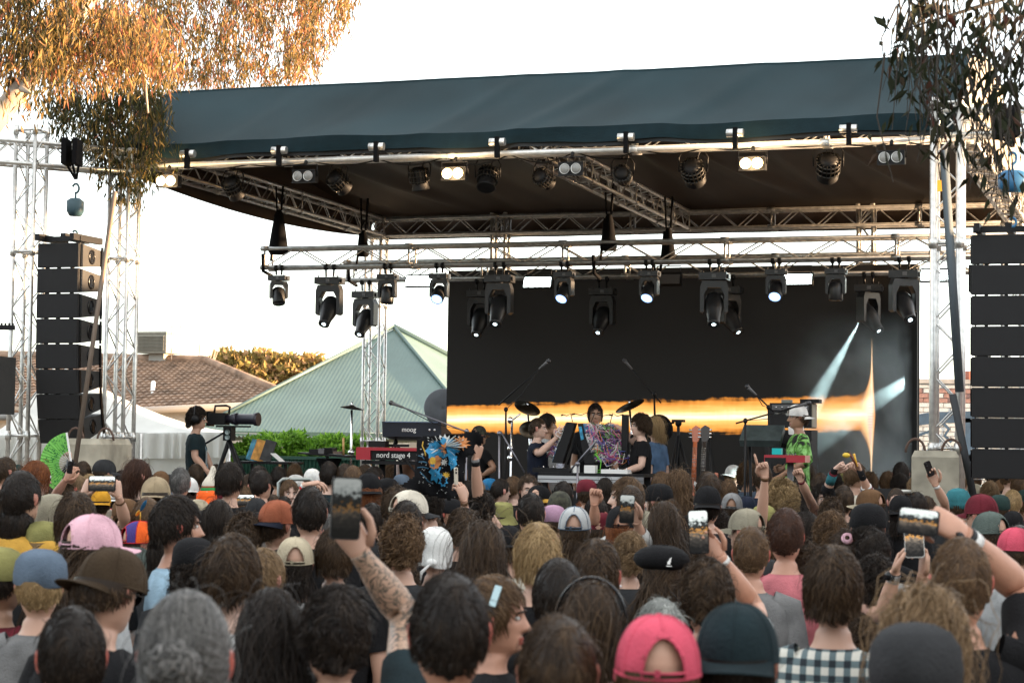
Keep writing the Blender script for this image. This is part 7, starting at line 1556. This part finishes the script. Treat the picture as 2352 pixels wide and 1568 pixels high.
('D', 1245, 610, 240, 0, 'underbob', 'k', ('capx', 180, 'black', 'black'), 'black', 'f', 'person in a black cap in front of the balding person'),
('D', 1385, 570, 190, 0, 'short', 'k', None, 'black', 'f', 'dark haired person below the right concrete block'),
('D', 955, 745, 330, 0, 'under', 'k', ('skull', 0, 'black'), 'black', 'f', 'person in a black beanie left of the two phones'),
('D', 1150, 745, 140, 0, 'short', 'n', None, 'black', 'f', 'person with neon green streaked dark hair'),
('D', 1760, 555, 225, 5, 'under', 'd', ('beanie', 0, 'teal'), 'charcoal', 'f', 'person in a teal beanie'),
('D', 1960, 630, 290, -60, 'under', 'd', ('capx', -10, 'maroon', 'maroon'), 'black', 'f', 'person in a dark maroon peaked cap at the right'),
('D', 2130, 585, 195, 0, 'under', 'd', ('skull', 0, 'darkgreen'), 'black', 'f', 'person in a dark green beanie at the right'),
('D', 2040, 810, 330, -50, 'under', 'd', ('cap', 0, 'greygreen', 'greygreen'), 'charcoal', 'f', 'person in a grey green cap with the brim up to the left'),
('D', 2250, 740, 220, 0, 'under', 'k', ('capx', 180, 'black', 'black'), 'black', 'f', 'person in a black cap at the right below the subwoofer'),
('D', 2310, 880, 220, 10, 'short', 's', None, 'black', 'f', 'grey haired person at the right edge above the pink red cap'),
('D', 2335, 640, 130, 0, 'short', 'k', None, 'black', 'f', 'black haired person at the right edge under the subwoofer'),
('D', 775, 960, 300, 3, 'halfup', 'd', None, 'beige', 'f', 'person with hair tied up in a pale pink scrunchie'),
('D', 1000, 980, 340, 8, 'messy', 'k', None, 'lightgrey', 'f', 'black haired person right of the pale pink scrunchie'),
('D', 870, 820, 260, 0, 'bob', 'k', None, 'black', 'f', 'smooth dark haired person below the black beanie'),
('D', 1170, 900, 190, 20, 'short', 'k', None, 'black', 'f', 'dark head just left of the hand with the watch'),
('D', 60, 930, 220, 8, 'short', 'l', None, 'charcoal', 'w', 'light brown haired person just left of the pink top'),
('D', 1480, 590, 170, 0, 'short', 'd', None, 'maroon', 'f', 'dark haired person under the wrist with the white band'),
('D', 1900, 920, 200, 0, 'under', 'd', ('skull', 0, 'lightgrey'), 'grey', 'f', 'person in a light grey cap in front of the grey green cap'),
('C', 1530, 920, 240, 0, 'long', 'k', None, 'black', 'f', 'dark haired person in black right behind the upright phone'),
('C', 1250, 560, 130, 0, 'short', 'd', None, 'black', 'f', 'dark head between the upright phone and the long straight brown hair'),
('C', 1800, 410, 220, 10, 'short', 'd', None, 'black', 'f', 'dark brown haired person at the foot of the orange guitar'),
('C', 870, 420, 170, 0, 'bob', 'k', None, 'black', 'f', 'dark haired person between the maroon beanie and the wavy profile'),
('B', 170, 570, 160, 0, 'short', 'd', None, 'black', 'f', 'dark haired person just above the rust red cap'),
('B', 1060, 690, 220, 0, 'short', 'k', None, 'charcoal', 'f', 'dark haired person right of the big phone below the ginger bob'),
('A', 2030, 1000, 200, 0, 'short', 'd', None, 'black', 'f', 'dark haired person behind the brown hair with the white T-shirt'),
('A', 560, 1180, 240, 0, 'short', 'd', None, 'lightgrey', 'f', 'dark haired person in a grey top below the pink cap'),
]
CROWD = {}
HATBW = dict(cap=.205, capx=.205, trucker=.208, prop=.215, bucket=.265, beanie=.20, skull=.195, beret=.27, tall=.20, gnome=.21, scarf=.2, wide=.29)
def place(row, arms=None, **kw):
    r, cx, cy, w, face, style, hc, hat, shirt, sk, lab = row; bw = HATBW[hat[0]] if hat else BWID[style]
    P, s, D = solve(r, cx, cy, w, bw); lz = P.z - 1.635 * s; rz = -rad(face) - math.atan2(P.x, P.y) + random.uniform(-.06, .06)
    o = person((P.x, P.y, lz), s, rz, sk, style, hc, hat, shirt, lab, arms, group='people in the crowd', glasses=kw.get('glasses'), tilt=kw.get('tilt', 0), roll=kw.get('roll', 0))
    CROWD[lab] = o; return o, P, s, D
EXTRA = {  # label start -> options
 'ginger haired person with glasses': dict(glasses='clear'), 'person in glasses and a white cap': dict(glasses='dark'), 'dark haired person in glasses looking right': dict(glasses='dark'), 'person in a dark brown backwards cap': dict(glasses='dark', tilt=14),
 'grey haired person in sunglasses': dict(glasses='dark'), 'dark long haired person with sunglasses': dict(glasses='top'), 'curly haired person in dark sunglasses': dict(glasses='dark'), 'black haired person with glasses looking right': dict(glasses='dark'), 'pale person in a black beanie': dict(roll=18)}
# raised arms: px points with depth relative to the person; el elbow, wr wrist, to = where the hand points
def W(r, a, b, D): x, y = zv(r, a, b); return at(x, y, D)
ARMS = {}
def arm_for(start, D, **a): ARMS.setdefault(start, []).append((D, a))
arm_for('person in a yellow cap holding', 11.2, side=-1, el=('A', 690, 640), wr=('A', 745, 470), to=('A', 800, 360), pose='hold', th=-1, pn=(.4, .3, .2), sl=.6, k=.9)
arm_for('person in a yellow cap holding', 11.2, side=1, el=('A', 1120, 700), wr=('A', 1065, 490), to=('A', 1035, 330), pose='hold', th=1, pn=(-.5, .3, .2), sl=.6, k=.9, bands=[(.80, .012, 'brown')])
arm_for('person in a red cap just left', 16.5, side=1, el=('A', 645, 330), wr=('A', 630, 185), to=('A', 625, 60), pose='grip', th=-1, pn=(-1, 0, .2), sl=.3, bands=[(.9, .09, 'black')])
arm_for('reddish blond person in profile', 16, side=-1, el=('A', 490, 480), wr=('A', 590, 335), to=('A', 640, 250), pose='hold', th=-1, pn=(.3, .5, 0), sl=.4, k=.9)
arm_for('dark haired person in glasses looking right', 16, side=1, el=('A', 2340, 720), wr=('A', 2325, 600), to=('A', 2290, 470), pose='hold', th=1, pn=(-.5, .4, 0), sl=.4, bands=[(.9, .02, 'black')])
arm_for('black haired person behind the forearm', 12, side=-1, el=('B', 330, 690), wr=('B', 455, 385), to=('B', 600, 350), pose='droop', th=1, pn=(0, .2, -1), sl=.3, k=.9, bands=[(.92, .02, 'red'), (.98, .02, 'white')])
arm_for('person with messy black hair raising', 5.25, side=1, el=('B', 1360, 1560), wr=('B', 960, 1010), to=('B', 840, 780), pose='hold', th=1, pn=(.15, -1, .1), sl=.5, tattoo=1, k=1.12, hs=1.05)
arm_for('frizzy black haired person left', 13.2, side=1, el=('B', 2010, 510), wr=('B', 1985, 150), to=('B', 2040, -20), pose='grip', th=-1, pn=(-.6, .6, 0), sl=.15, k=.95, bands=[(.96, .03, 'grey'), (.90, .03, 'black')])
arm_for('dark haired person left of the olive', 12.8, side=1, el=('B', 1900, 740), wr=('B', 1885, 520), to=('B', 1835, 340), pose='hold', th=-1, pn=(-.5, .5, 0), sl=.3, k=.85, bands=[(.90, .02, 'brown'), (.62, .02, 'purple')])
arm_for('black haired person with red ear below', 12.4, side=-1, el=('C', 780, 700), wr=('C', 775, 550), to=('C', 790, 440), pose='fist', th=1, pn=(0, -1, .1), sl=.4, k=.85)
arm_for('dark haired person holding a phone', 10.6, side=1, el=('C', 1210, 900), wr=('C', 1160, 720), to=('C', 1110, 620), pose='hold', th=1, pn=(-.4, -.6, 0), sl=1.6, k=.8)
arm_for('person with short tousled brown hair below', 7.6, side=1, el=('C', 2240, 1520), wr=('C', 1905, 1030), to=('C', 1760, 860), pose='hold', th=1, pn=(.1, -1, .1), sl=.62, k=1.0, bands=[(.93, .018, 'white')])
arm_for('person with a big mass of blond curls', 13.2, side=-1, el=('C', 2270, 760), wr=('C', 2305, 310), to=('C', 2260, 130), pose='point', th=-1, pn=(-.2, -1, 0), sl=.2, k=.9, bands=[(.96, .02, 'brown')])
arm_for('long black haired person right of the blond', 16.5, side=1, el=('D', 395, 440), wr=('D', 350, 340), to=('D', 320, 240), pose='fist', th=1, pn=(-.5, -.8, 0), sl=.3, k=.9, bands=[(.9, .02, 'maroon')])
arm_for('dark curly person facing the camera right', 15.4, side=-1, el=('D', 590, 420), wr=('D', 650, 250), to=('D', 760, 180), pose='point', th=1, pn=(.2, -.6, -.5), sl=1.2, k=.9, bands=[(.55, .09, 'teal'), (.72, .06, 'maroon'), (.93, .07, 'black')])
arm_for('dark brown haired person just left of the rust', 15.2, side=1, el=('D', 960, 460), wr=('D', 895, 290), to=('D', 860, 200), pose='grip', th=-1, pn=(-1, -.2, 0), sl=.9, k=.85, bands=[(.9, .13, 'black'), (.35, .02, 'white'), (.25, .03, 'maroon'), (.12, .02, 'white')])
arm_for('dark haired person under the wrist', 14.2, side=1, el=('D', 1640, 540), wr=('D', 1560, 380), to=('D', 1510, 250), pose='hold', th=1, pn=(-.2, -1, .2), sl=.3, k=.85, bands=[(.93, .025, 'white')])
arm_for('black haired person right of the pale pink', 8.3, side=-1, el=('D', 1090, 1560), wr=('D', 1190, 1180), to=('D', 1270, 900), pose='hold', th=-1, pn=(.6, -.2, .3), sl=.5, k=.95, bands=[(.93, .045, 'lightgrey'), (.97, .03, 'watch')])
arm_for('black haired person right of the pale pink', 8.3, side=1, el=('D', 1400, 1560), wr=('D', 1440, 1200), to=('D', 1480, 900), pose='hold', th=1, pn=(-.6, -.2, .3), sl=.5, k=.95)
arm_for('person with short light brown hair raising', 5.75, side=1, el=('D', 2330, 1330), wr=('D', 1830, 850), to=('D', 1600, 700), pose='grip', th=-1, pn=(-.3, .7, -.5), sl=.75, k=1.15, hs=1.15, bands=[(.90, .03, 'white'), (.97, .03, 'watch')])
# hats and heads first, then what they hold
for row in T_:
    opt = {}
    for k, v in EXTRA.items():
        if row[10].startswith(k): opt.update(v)
    arms = []
    for k, lst in ARMS.items():
        if row[10].startswith(k):
            for D, a in lst:
                b = dict(a); b['el'] = W(*a['el'], D + .10); b['wr'] = W(*a['wr'], D); b['hd'] = W(*a['to'], D) - b['wr']; b.pop('to'); arms.append(b)
    place(row, arms or None, **opt)
# the rest of the crowd, heads seen in the gaps
ANCH = {'person in a pink cap': 'the pink cap', 'person in a round tan': 'the tan cap', 'person in a ribbed': 'the ribbed beanie', 'person in a bright orange': 'the orange hat', 'person in a pointed': 'the pointed knit hat', 'person in a dark brown backwards': 'the dark brown cap', 'person in a rust red': 'the rust red cap', 'person in a beige cap seen': 'the beige strapped cap',
        'person in a white headscarf': 'the white headscarf', 'person in a cream cap': 'the cream cap', 'person in an olive': 'the olive bucket hat', 'person in a pale mesh': 'the mesh trucker cap', 'ginger person in a black cap seen': 'the ginger hair in a black cap', 'long haired person in a black beret': 'the black beret', 'person with thick straw': 'the straw blond hair', 'person in a maroon beanie': 'the maroon beanie',
        'person in a khaki cap with the brim': 'the left facing khaki cap', 'person with a big mass': 'the big blond curls', 'person in a rust brown': 'the rust brown cap', 'person in a teal beanie': 'the teal beanie', 'person in a grey green cap with': 'the grey green cap', 'brown haired person in a black and white plaid': 'the plaid shirt', 'person in a big dark teal': 'the dark teal cap',
        'person in a charcoal cap': 'the charcoal cap', 'person in a charcoal beanie': 'the charcoal beanie', 'person in a faded pinkish': 'the pinkish red cap', 'ginger bobbed': 'the ginger bob', 'person in a camouflage cap': 'the camouflage cap', 'person in a grey cap with pale': 'the stitched grey cap', 'person with hair tied up': 'the pale pink scrunchie', 'person in a black beanie left of the two': 'the beanie by the two phones',
        'person in a propeller': 'the propeller cap', 'person in a red and purple': 'the propeller cap', 'smiling dark haired': 'the light blue T-shirt', 'large black haired head': 'the large red eared head', 'person with grey brown hair pulled': 'the grey brown bun', 'person in a dark maroon peaked': 'the dark maroon peaked cap', 'person in a pink red cap at': 'the pink red edge cap', 'person in a blue cap with': 'the blue lettered cap', 'person with curly dark blond': 'the curly dark blond hair'}
APOS = [(zv(r[0], r[1], r[2]), v, r[3] / ZO[r[0]][2]) for r in T_ for k, v in ANCH.items() if r[10].startswith(k)]
OCC = [(zv(r[0], r[1], r[2]), r[3] / ZO[r[0]][2]) for r in T_]; USED = set(r[10] for r in T_); fr = random.Random(21); nf = 0
for _ in range(6000):
    x = fr.uniform(-10, 2360); y = 1085 + 250 * fr.random() ** 1.2; d = (y - 1020 - .014 * (x - 1176)); w0 = d / 2.75 * fr.uniform(.9, 1.05)
    if w0 < 40: w0 = 40 * fr.uniform(.9, 1.15)
    if (930 < x < 1500 and y < 1125) or (1570 < x < 1665 and y < 1140) or (380 < x < 450 and 1160 < y < 1260) or (900 < x < 1220 and y > 1260) or (740 < x < 960 and y > 1130) or (1570 < x < 1720 and y > 1170) or (2040 < x and y > 1165): continue
    if any(abs(x - p[0]) < .58 * (w0 + w) / 2 and abs(y - p[1]) < .66 * (w0 + w) / 2 for p, w in OCC): continue
    best = sorted(APOS, key=lambda a: math.hypot(a[0][0] - x, a[0][1] - y))[:6]; st_ = fr.choice(['short', 'mop', 'curly', 'slick', 'messy', 'bob', 'crop', 'curly', 'short', 'crop']); hc = fr.choice('kkddbbly'); hat = None
    if fr.random() < .34: hat = (fr.choice(['capx', 'skull', 'cap']), fr.choice([0, 180, 20]), fr.choice(['black', 'navy', 'khaki', 'charcoal', 'darkgreen', 'cream', 'brown', 'bluegrey', 'white', 'beige', 'olive', 'maroon']))
    hn = {'k': 'black', 'd': 'dark brown', 'b': 'brown', 'l': 'light brown', 'y': 'blond'}[hc]; look = {'short': 'short %s hair', 'mop': 'a mop of %s hair', 'curly': 'curly %s hair', 'slick': 'smooth %s hair', 'messy': 'tousled %s hair', 'bob': 'chin length %s hair', 'crop': 'cropped %s hair', 'long': 'long %s hair'}[st_] % hn
    if hat: hat = hat + (hat[2],); look = 'a plain %s %s' % (hat[2].replace('darkgreen', 'dark green').replace('bluegrey', 'blue grey'), 'beanie' if hat[0] == 'skull' else 'cap'); st_ = 'under'
    for ap, an, aw in best:
        dx, dy = x - ap[0], y - ap[1]; far = math.hypot(dx, dy) > 1.6 * aw; h_ = 'right' if dx > 0 else 'left'
        if abs(dx) > 2 * abs(dy): rel = ('well %s of' if far else 'just %s of') % h_
        elif abs(dy) > 2 * abs(dx): rel = ('far behind' if far else 'just behind') if dy < 0 else ('well before' if far else 'just in front of')
        else: rel = ('behind and %s of' if dy < 0 else 'before and %s of') % h_
        lab = 'person with %s %s %s' % (look, rel, an); lab = lab.replace('person with a plain', 'person in a plain').replace('chin length', 'bobbed')
        if len(lab.split()) > 16: continue
        if lab not in USED: break
    else: continue
    USED.add(lab); OCC.append(((x, y), w0)); T_row = ('P', x, y, w0, fr.choice([0, 0, 0, 5, -8, 12, 40, -40]), st_, hc, hat, fr.choice(['black', 'black', 'charcoal', 'navy', 'darkteal', 'grey', 'cream', 'bluegrey', 'khaki', 'maroon']), fr.choice('fffptm'), lab)
    place(T_row); nf += 1
    if nf >= 100: break
print('fillers', nf)
# small prints on hats
def on_hat(lab, pos, size, col, name, body=None):
    o = [p for l, p in CROWD.items() if l.startswith(lab)][0]; h = [c for c in bpy.data.objects if c.parent == o and c.name.split('.')[0] in ('cap', 'hat', 'beret')][0]
    M = Matrix.Translation(HC + Vector(pos))
    if body: text(body, size, col, h, M, name=name)
    return h, M
h, _ = on_hat('person in a bright orange', (0, 0, 0), 0, None, '')
MB().ell(HC + Vector((-.055, -.07, .075)), (.013, .008, .013)).build('eye', WHT, h); MB().ell(HC + Vector((-.057, -.078, .075)), (.006, .004, .006)).build('pupil', BLK, h)
h, _ = on_hat('long haired person in a black beret', (0, 0, 0), 0, None, '')
eb = MB(); MQ = Matrix.Translation(HC + Vector((.05, -.152, .038))) @ Matrix.Rotation(rad(10), 4, 'Z')
eb.prism([(-.006, 0), (.010, 0), (.008, .006), (.012, .012), (.011, .022), (.016, .034), (.008, .030), (.0, .018), (-.006, .010)], .004, MQ); eb.box(MQ @ Vector((.003, 0, -.008)), (.026, .003, .004)); eb.build('emblem', WHT, h)
h, _ = on_hat('person in a blue cap with white', (0, 0, 0), 0, None, '')
for t_, dz in (('MAC', .072), ('ROBBI', .045)): text(t_, .03, WHT, h, Matrix.Translation(HC + Vector((0, .112 - (dz - .045) * .5, dz))) @ Matrix.Rotation(rad(180), 4, 'Z') @ Matrix.Rotation(rad(80), 4, 'X'))
h, _ = on_hat('person in a mustard yellow cap', (0, 0, 0), 0, None, '')
text('ME', .06, mat('print_dark', (.06, .03, .01), .8), h, Matrix.Translation(HC + Vector((-.02, -.119, .05))) @ Matrix.Rotation(rad(82), 4, 'X'))
o = [p for l, p in CROWD.items() if l.startswith('person with hair tied up')][0]
MB().lathe([(.018, -.014), (.034, -.008), (.036, .004), (.026, .016), (.014, .012)], 18, Matrix.Translation(HC + Vector((0, -.115, .085))) @ Matrix.Rotation(rad(60), 4, 'X')).build('scrunchie', cloth('pink'), o)
o = [p for l, p in CROWD.items() if l.startswith('brown haired person in profile with')][0]; MB().box(HC + Vector((.085, .01, .075)), (.012, .022, .07), (rad(-15), rad(-20), 0)).build('hair_clip', mat('clip_pale', (.42, .58, .62), .3), o)
o = [p for l, p in CROWD.items() if l.startswith('brown haired person with an earring')][0]; MB().ell(HC + Vector((.088, -.006, -.036)), (.005, .005, .005)).build('earring', CHR, o)
o = [p for l, p in CROWD.items() if l.startswith('person with dark hair and a dark headband')][0]; MB().tube([HC + Vector((.108 * math.cos(q), -.015, .01 + .135 * math.sin(q))) for q in [math.pi * k / 16 for k in range(17)]], .009, 6, flat=(1.3, .5)).build('headband', BLKG, o)

# ---- things held up
scr_n = [0]
def screen_lit(seed, st=.25):
    m = bpy.data.materials.new('phone_picture'); m.use_nodes = True; n = m.node_tree.nodes; L = m.node_tree.links; p = n['Principled BSDF']; tc = n.new('ShaderNodeTexCoord'); mp = n.new('ShaderNodeMapping'); mp.inputs['Location'].default_value = (seed, seed * .7, 0); mp.inputs['Scale'].default_value = (22, 22, 34); L.new(tc.outputs['Object'], mp.inputs[0])
    sx = n.new('ShaderNodeSeparateXYZ'); L.new(tc.outputs['Generated'], sx.inputs[0])
    nz = n.new('ShaderNodeTexNoise'); nz.inputs['Scale'].default_value = 4; nz.inputs['Detail'].default_value = 5; L.new(mp.outputs[0], nz.inputs['Vector']); ad = n.new('ShaderNodeMath'); ad.operation = 'MULTIPLY_ADD'; L.new(nz.outputs['Fac'], ad.inputs[0]); ad.inputs[1].default_value = .55; 
    s2 = n.new('ShaderNodeMath'); s2.operation = 'SUBTRACT'; L.new(sx.outputs[2], s2.inputs[0]); s2.inputs[1].default_value = .28; L.new(s2.outputs[0], ad.inputs[2])
    cr = n.new('ShaderNodeValToRGB'); e = cr.color_ramp.elements; e[0].position = .1; e[0].color = (.012, .012, .012, 1); e[1].position = .9; e[1].color = (.85, .9, .86, 1)
    for q, c in ((.34, (.05, .045, .04, 1)), (.45, (.16, .13, .10, 1)), (.52, (.5, .24, .06, 1)), (.56, (.02, .02, .02, 1)), (.7, (.04, .045, .045, 1)), (.76, (.55, .6, .58, 1))): k = e.new(q); k.color = c
    L.new(ad.outputs[0], cr.inputs[0]); L.new(cr.outputs[0], p.inputs['Emission Color']); p.inputs['Emission Strength'].default_value = st; p.inputs['Base Color'].default_value = (.01, .01, .01, 1); p.inputs['Roughness'].default_value = .2; p.inputs['Specular IOR Level'].default_value = .04; p.inputs['Base Color'].default_value = (.004, .004, .004, 1); return m
def phone(lab, r, a, b, D, wd, ht, roll, col=BLKG, yaw=0, lit=.25, pitch=0):
    P = W(r, a, b, D); scr_n[0] += 1; t = thing('phone', lab, 'phone', P, 0, 'phones held up in the crowd')
    to_cam = (CAM - P).normalized(); R = to_cam.to_track_quat('-Y', 'Z').to_matrix() @ Matrix.Rotation(rad(yaw), 3, 'Z') @ Matrix.Rotation(rad(pitch), 3, 'X') @ Matrix.Rotation(rad(roll), 3, 'Y'); t.rotation_euler = R.to_euler()
    rr_ = .010; ol = []
    for cx_, cz_, q0 in ((1, 1, 0), (-1, 1, 90), (-1, -1, 180), (1, -1, 270)):
        for q in range(0, 91, 30): ol.append((cx_ * (wd / 2 - rr_) + rr_ * math.cos(rad(q0 + q)), cz_ * (ht / 2 - rr_) + rr_ * math.sin(rad(q0 + q))))
    MB().prism(ol, .009).build('body', col, t)
    if lit: MB().prism([(x * .92, z * .95) for x, z in ol], .001, Matrix.Translation((0, -.0055, 0))).build('screen', screen_lit(scr_n[0] * 3.1, lit), t)
    else:
        for k in range(2): MB().lathe([(.001, .004), (.007, .004), (.008, 0)], 12, Matrix.Translation((-wd * .25, -.005, ht * .38 - k * .02)) @ Matrix.Rotation(rad(90), 4, 'X')).build('camera_lens', BLKG, t)
    return t
phone('phone held sideways by the person in the yellow cap', 'A', 915, 368, 11.15, .15, .085, 0)
phone('dark phone in the hand just below the green fan', 'A', 628, 222, 15.95, .05, .10, 8, BLKG, 40, 0)
phone('phone held sideways near the camera tripod', 'A', 2195, 515, 15.9, .155, .085, 0)
phone('big blurred phone held upright by the tattooed arm', 'B', 825, 590, 5.15, .078, .160, 2, BLK, 12, .06)
phone('cream phone held upright in front of the painted black shirt', 'B', 1812, 300, 12.75, .035, .11, -4, mat('phone_cream', (.5, .45, .36), .4), 60, 0)
phone('phone held upright by the dark haired person in the white top', 'C', 1068, 595, 10.5, .078, .15, 2, BLK, 0, .1)
phone('phone held upright beside the black hair with pushed up sunglasses', 'C', 1710, 800, 7.55, .075, .165, -3, BLKG, 0, .22)
phone('black phone held up in front of the right concrete block', 'D', 1500, 235, 14.15, .05, .11, -22, BLKG, 25, 0)
phone('pale edged phone held upright in both hands with a watch', 'D', 1365, 850, 8.25, .080, .165, -3, mat('phone_edge', (.5, .5, .48), .3), 0, .35)
phone('phone held sideways by the big raised hand at the right', 'D', 1405, 712, 5.72, .115, .075, 6, BLK, -8, .22)
# green folding fan
fd = 16.4; hub = W('A', 640, 120, fd); t = thing('hand_fan', 'bright green folding fan with dark spots held up at the left', 'fan', hub, 0)
gp = mat('fan_green', (.20, .52, .12), .8, trans=.2, spec=.1); ga0, ga1, fr0, fr1 = rad(98), rad(238), .19, .0
px = fd / F_PX; R1 = .255; f = MB()
ctr = Vector((.0, 0, -.06))
for k in range(22):
    a0, a1 = rad(100 + 140 * k / 22), rad(100 + 140 * (k + 1) / 22); am = (a0 + a1) / 2
    for q0, q1, d0, d1 in ((a0, am, 0, .008), (am, a1, .008, 0)):
        f.add([ctr + Vector((.1 * math.cos(q0), d0, .1 * math.sin(q0))), ctr + Vector((R1 * math.cos(q0), d0, R1 * math.sin(q0))), ctr + Vector((R1 * math.cos(q1), d1, R1 * math.sin(q1))), ctr + Vector((.1 * math.cos(q1), d1, .1 * math.sin(q1)))], [(0, 1, 2, 3)])
f.build('leaf', gp, t); st_ = MB()
for k in range(12): a = rad(102 + 138 * k / 11); st_.tube([ctr, ctr + Vector((.125 * math.cos(a), .004, .125 * math.sin(a)))], .004, 4, flat=(1.5, .3))
st_.build('sticks', mat('fan_stick', (.55, .58, .62), .6), t); sd = MB(); gg = random.Random(5)
for k in range(75):
    a = rad(gg.uniform(104, 236)); r_ = gg.uniform(.115, .24); c = ctr + Vector((r_ * math.cos(a), -.004, r_ * math.sin(a))); sd.lathe([(.001, 0), (.006, 0)], 7, Matrix.Translation(c) @ Matrix.Rotation(rad(90), 4, 'X'))
tag(sd.build('printed_spots', mat('fan_spot', (.015, .16, .03), .7), t), kind='stuff')
MB().box(ctr + Vector((R1 * .5 * math.cos(rad(100)), 0, R1 * .5 * math.sin(rad(100)))), (.014, .012, R1), (0, rad(-10), 0)).build('guard', WHT, t)
# painted black T-shirt held up
bd = 13.2
def z5(a, b): return (840 + a / 5.807) / 1.0629, (950 + b / 5.807) / 1.0629
tl = [(1035, 720), (1150, 655), (1400, 645), (1600, 640), (1850, 582), (1995, 668), (1960, 760), (1880, 900), (1720, 960), (1712, 1200), (1700, 1450), (1500, 1565), (1200, 1500), (820, 1440), (820, 1350), (1000, 1230), (1012, 1080), (1030, 900)]
t = thing('painted_shirt', 'black T-shirt with a splashy blue, orange and yellow print held up above the crowd', 'shirt', at(*z5(1400, 1050), bd))
o_ = at(*z5(1400, 1050), bd)
def tp(a, b, dy=0):
    p = at(*z5(a, b), bd) - o_; p.y = .035 * math.sin(a * .011 + b * .004) + .02 * math.sin(a * .02 - b * .013) + dy; return p
cb_ = MB(); cb_.add([tp(1400, 1000)] + [tp(*q) for q in tl], [(0, i + 1, (i + 1) % len(tl) + 1) for i in range(len(tl))])
# denser cloth: grid clipped to the outline
cg_ = MB(); nx, ny = 44, 36; idx = {}
for j in range(ny):
    for i in range(nx):
        a, b = 815 + (2000 - 815) * (i + .5) / nx, 575 + (1570 - 575) * (j + .5) / ny
        if inpoly(a, b, tl):
            q = []
            for di, dj in ((0, 0), (1, 0), (1, 1), (0, 1)):
                k = (i + di, j + dj)
                if k not in idx: idx[k] = len(cg_.v); cg_.v.append(tuple(tp(815 + (2000 - 815) * k[0] / nx, 575 + (1570 - 575) * k[1] / ny)))
                q.append(idx[k])
            cg_.f.append(q[::-1]); cg_.m.append(0); cg_.s.append(True)
co = cg_.build('cloth', BLKF, t); so_ = co.modifiers.new('thickness', 'SOLIDIFY'); so_.thickness = .003; so_.offset = 1
pb, po, py_, pw_ = mat('print_blue', (.02, .22, .42), .7, var=.3, vs=30), mat('print_orange', (.45, .17, .05), .7, var=.35, vs=30), mat('print_yellow', (.50, .30, .03), .7, var=.3, vs=30), mat('print_white', (.6, .62, .6), .7)
def blot(cx, cy, rx, ry, m, seed, spikes=14, dy=-.008, nm='print_patch', jag=.25):
    g = random.Random(seed); pts = []
    n = spikes * 2
    for k in range(n): q = 2 * math.pi * k / n; f_ = 1 + (jag if k % 2 else -jag) * g.uniform(.4, 1.2); pts.append(tp(cx + rx * f_ * math.cos(q), cy + ry * f_ * math.sin(q), dy))
    mb = MB(); mb.add([tp(cx, cy, dy)] + pts, [(0, (k + 1) % n + 1, k + 1) for k in range(n)]); mb.build(nm, m, t)
blot(1430, 800, 215, 140, pw_, 1, 22, -.008, jag=.28); blot(1660, 760, 110, 90, po, 2, 12, -.011, jag=.3); blot(1440, 830, 185, 140, pb, 3, 9, -.013, jag=.18); blot(1290, 870, 120, 130, pb, 4, 7, -.012, jag=.15)
blot(1460, 830, 100, 70, po, 5, 9, -.016); blot(1490, 850, 55, 60, BLKF, 6, 7, -.019); blot(1290, 1020, 85, 110, po, 7, 9, -.012, jag=.12); blot(1262, 1010, 42, 55, py_, 8, 14, -.016, jag=.1); blot(1290, 1170, 80, 130, pb, 9, 7, -.011, jag=.3); blot(1540, 1010, 60, 130, pb, 10, 8, -.012, jag=.2)
blot(1415, 1035, 40, 42, pw_, 11, 7, -.016, jag=.4); blot(1405, 1290, 60, 85, pb, 12, 8, -.012, jag=.3); blot(1405, 1290, 38, 60, BLKF, 13, 8, -.015); blot(1445, 1215, 45, 40, py_, 14, 9, -.014, jag=.4)
g = random.Random(9); sp_ = MB()
for k in range(90):
    a, b = g.uniform(1060, 1700), g.uniform(680, 1480)
    if not inpoly(a, b, tl): continue
    an = math.atan2(b - 850, a - 1450); l = g.uniform(6, 40) if b < 950 else g.uniform(3, 12); sp_.tube([tp(a, b, -.010), tp(a + l * math.cos(an), b + l * math.sin(an), -.010)], .0025, 4)
tag(sp_.build('print_splashes', pw_, t), kind='stuff')
for k, pts in enumerate([[(1050, 940), (1110, 950), (1140, 990)], [(1060, 1030), (1130, 1025), (1180, 1040)], [(1040, 1110), (1120, 1100), (1200, 1120)], [(1080, 1170), (1140, 1230), (1190, 1300), (1260, 1340)], [(1120, 740), (1110, 800), (1150, 880), (1160, 940)]]): MB().tube([tp(a, b, -.01) for a, b in pts], .004, 4).build('print_line', mat('print_deepblue', (.02, .10, .17), .7) if k < 4 else py_, t)
# yellow and black clapper held by the striped cuff
p0, p1, p2, p3 = W('D', 855, 215, 15.15), W('D', 780, 90, 15.15), W('D', 825, 100, 15.15), W('D', 735, 100, 15.15)
t = thing('hand_clapper', 'yellow and black hand held clapper toy raised in front of the screen', 'toy', p0); MB().tube([(0, 0, 0), p1 - p0], [.012, .018], 6, flat=(1, .5)).build('arm', mat('toy_brown', (.14, .03, .02), .6), t); MB().tube([(0, 0, 0), p2 - p0], [.012, .02], 6, flat=(1, .5)).build('arm', mat('tag_yellow', (.7, .38, .03), .6), t)
MB().tube([p1 - p0, p3 - p0], [.02, .01], 6).build('beak', BLK, t); MB().ell((p1 - p0) + Vector((-.02, -.01, -.02)), (.03, .02, .02)).build('grip', mat('toy_yellow', (.62, .42, .03), .5), t)
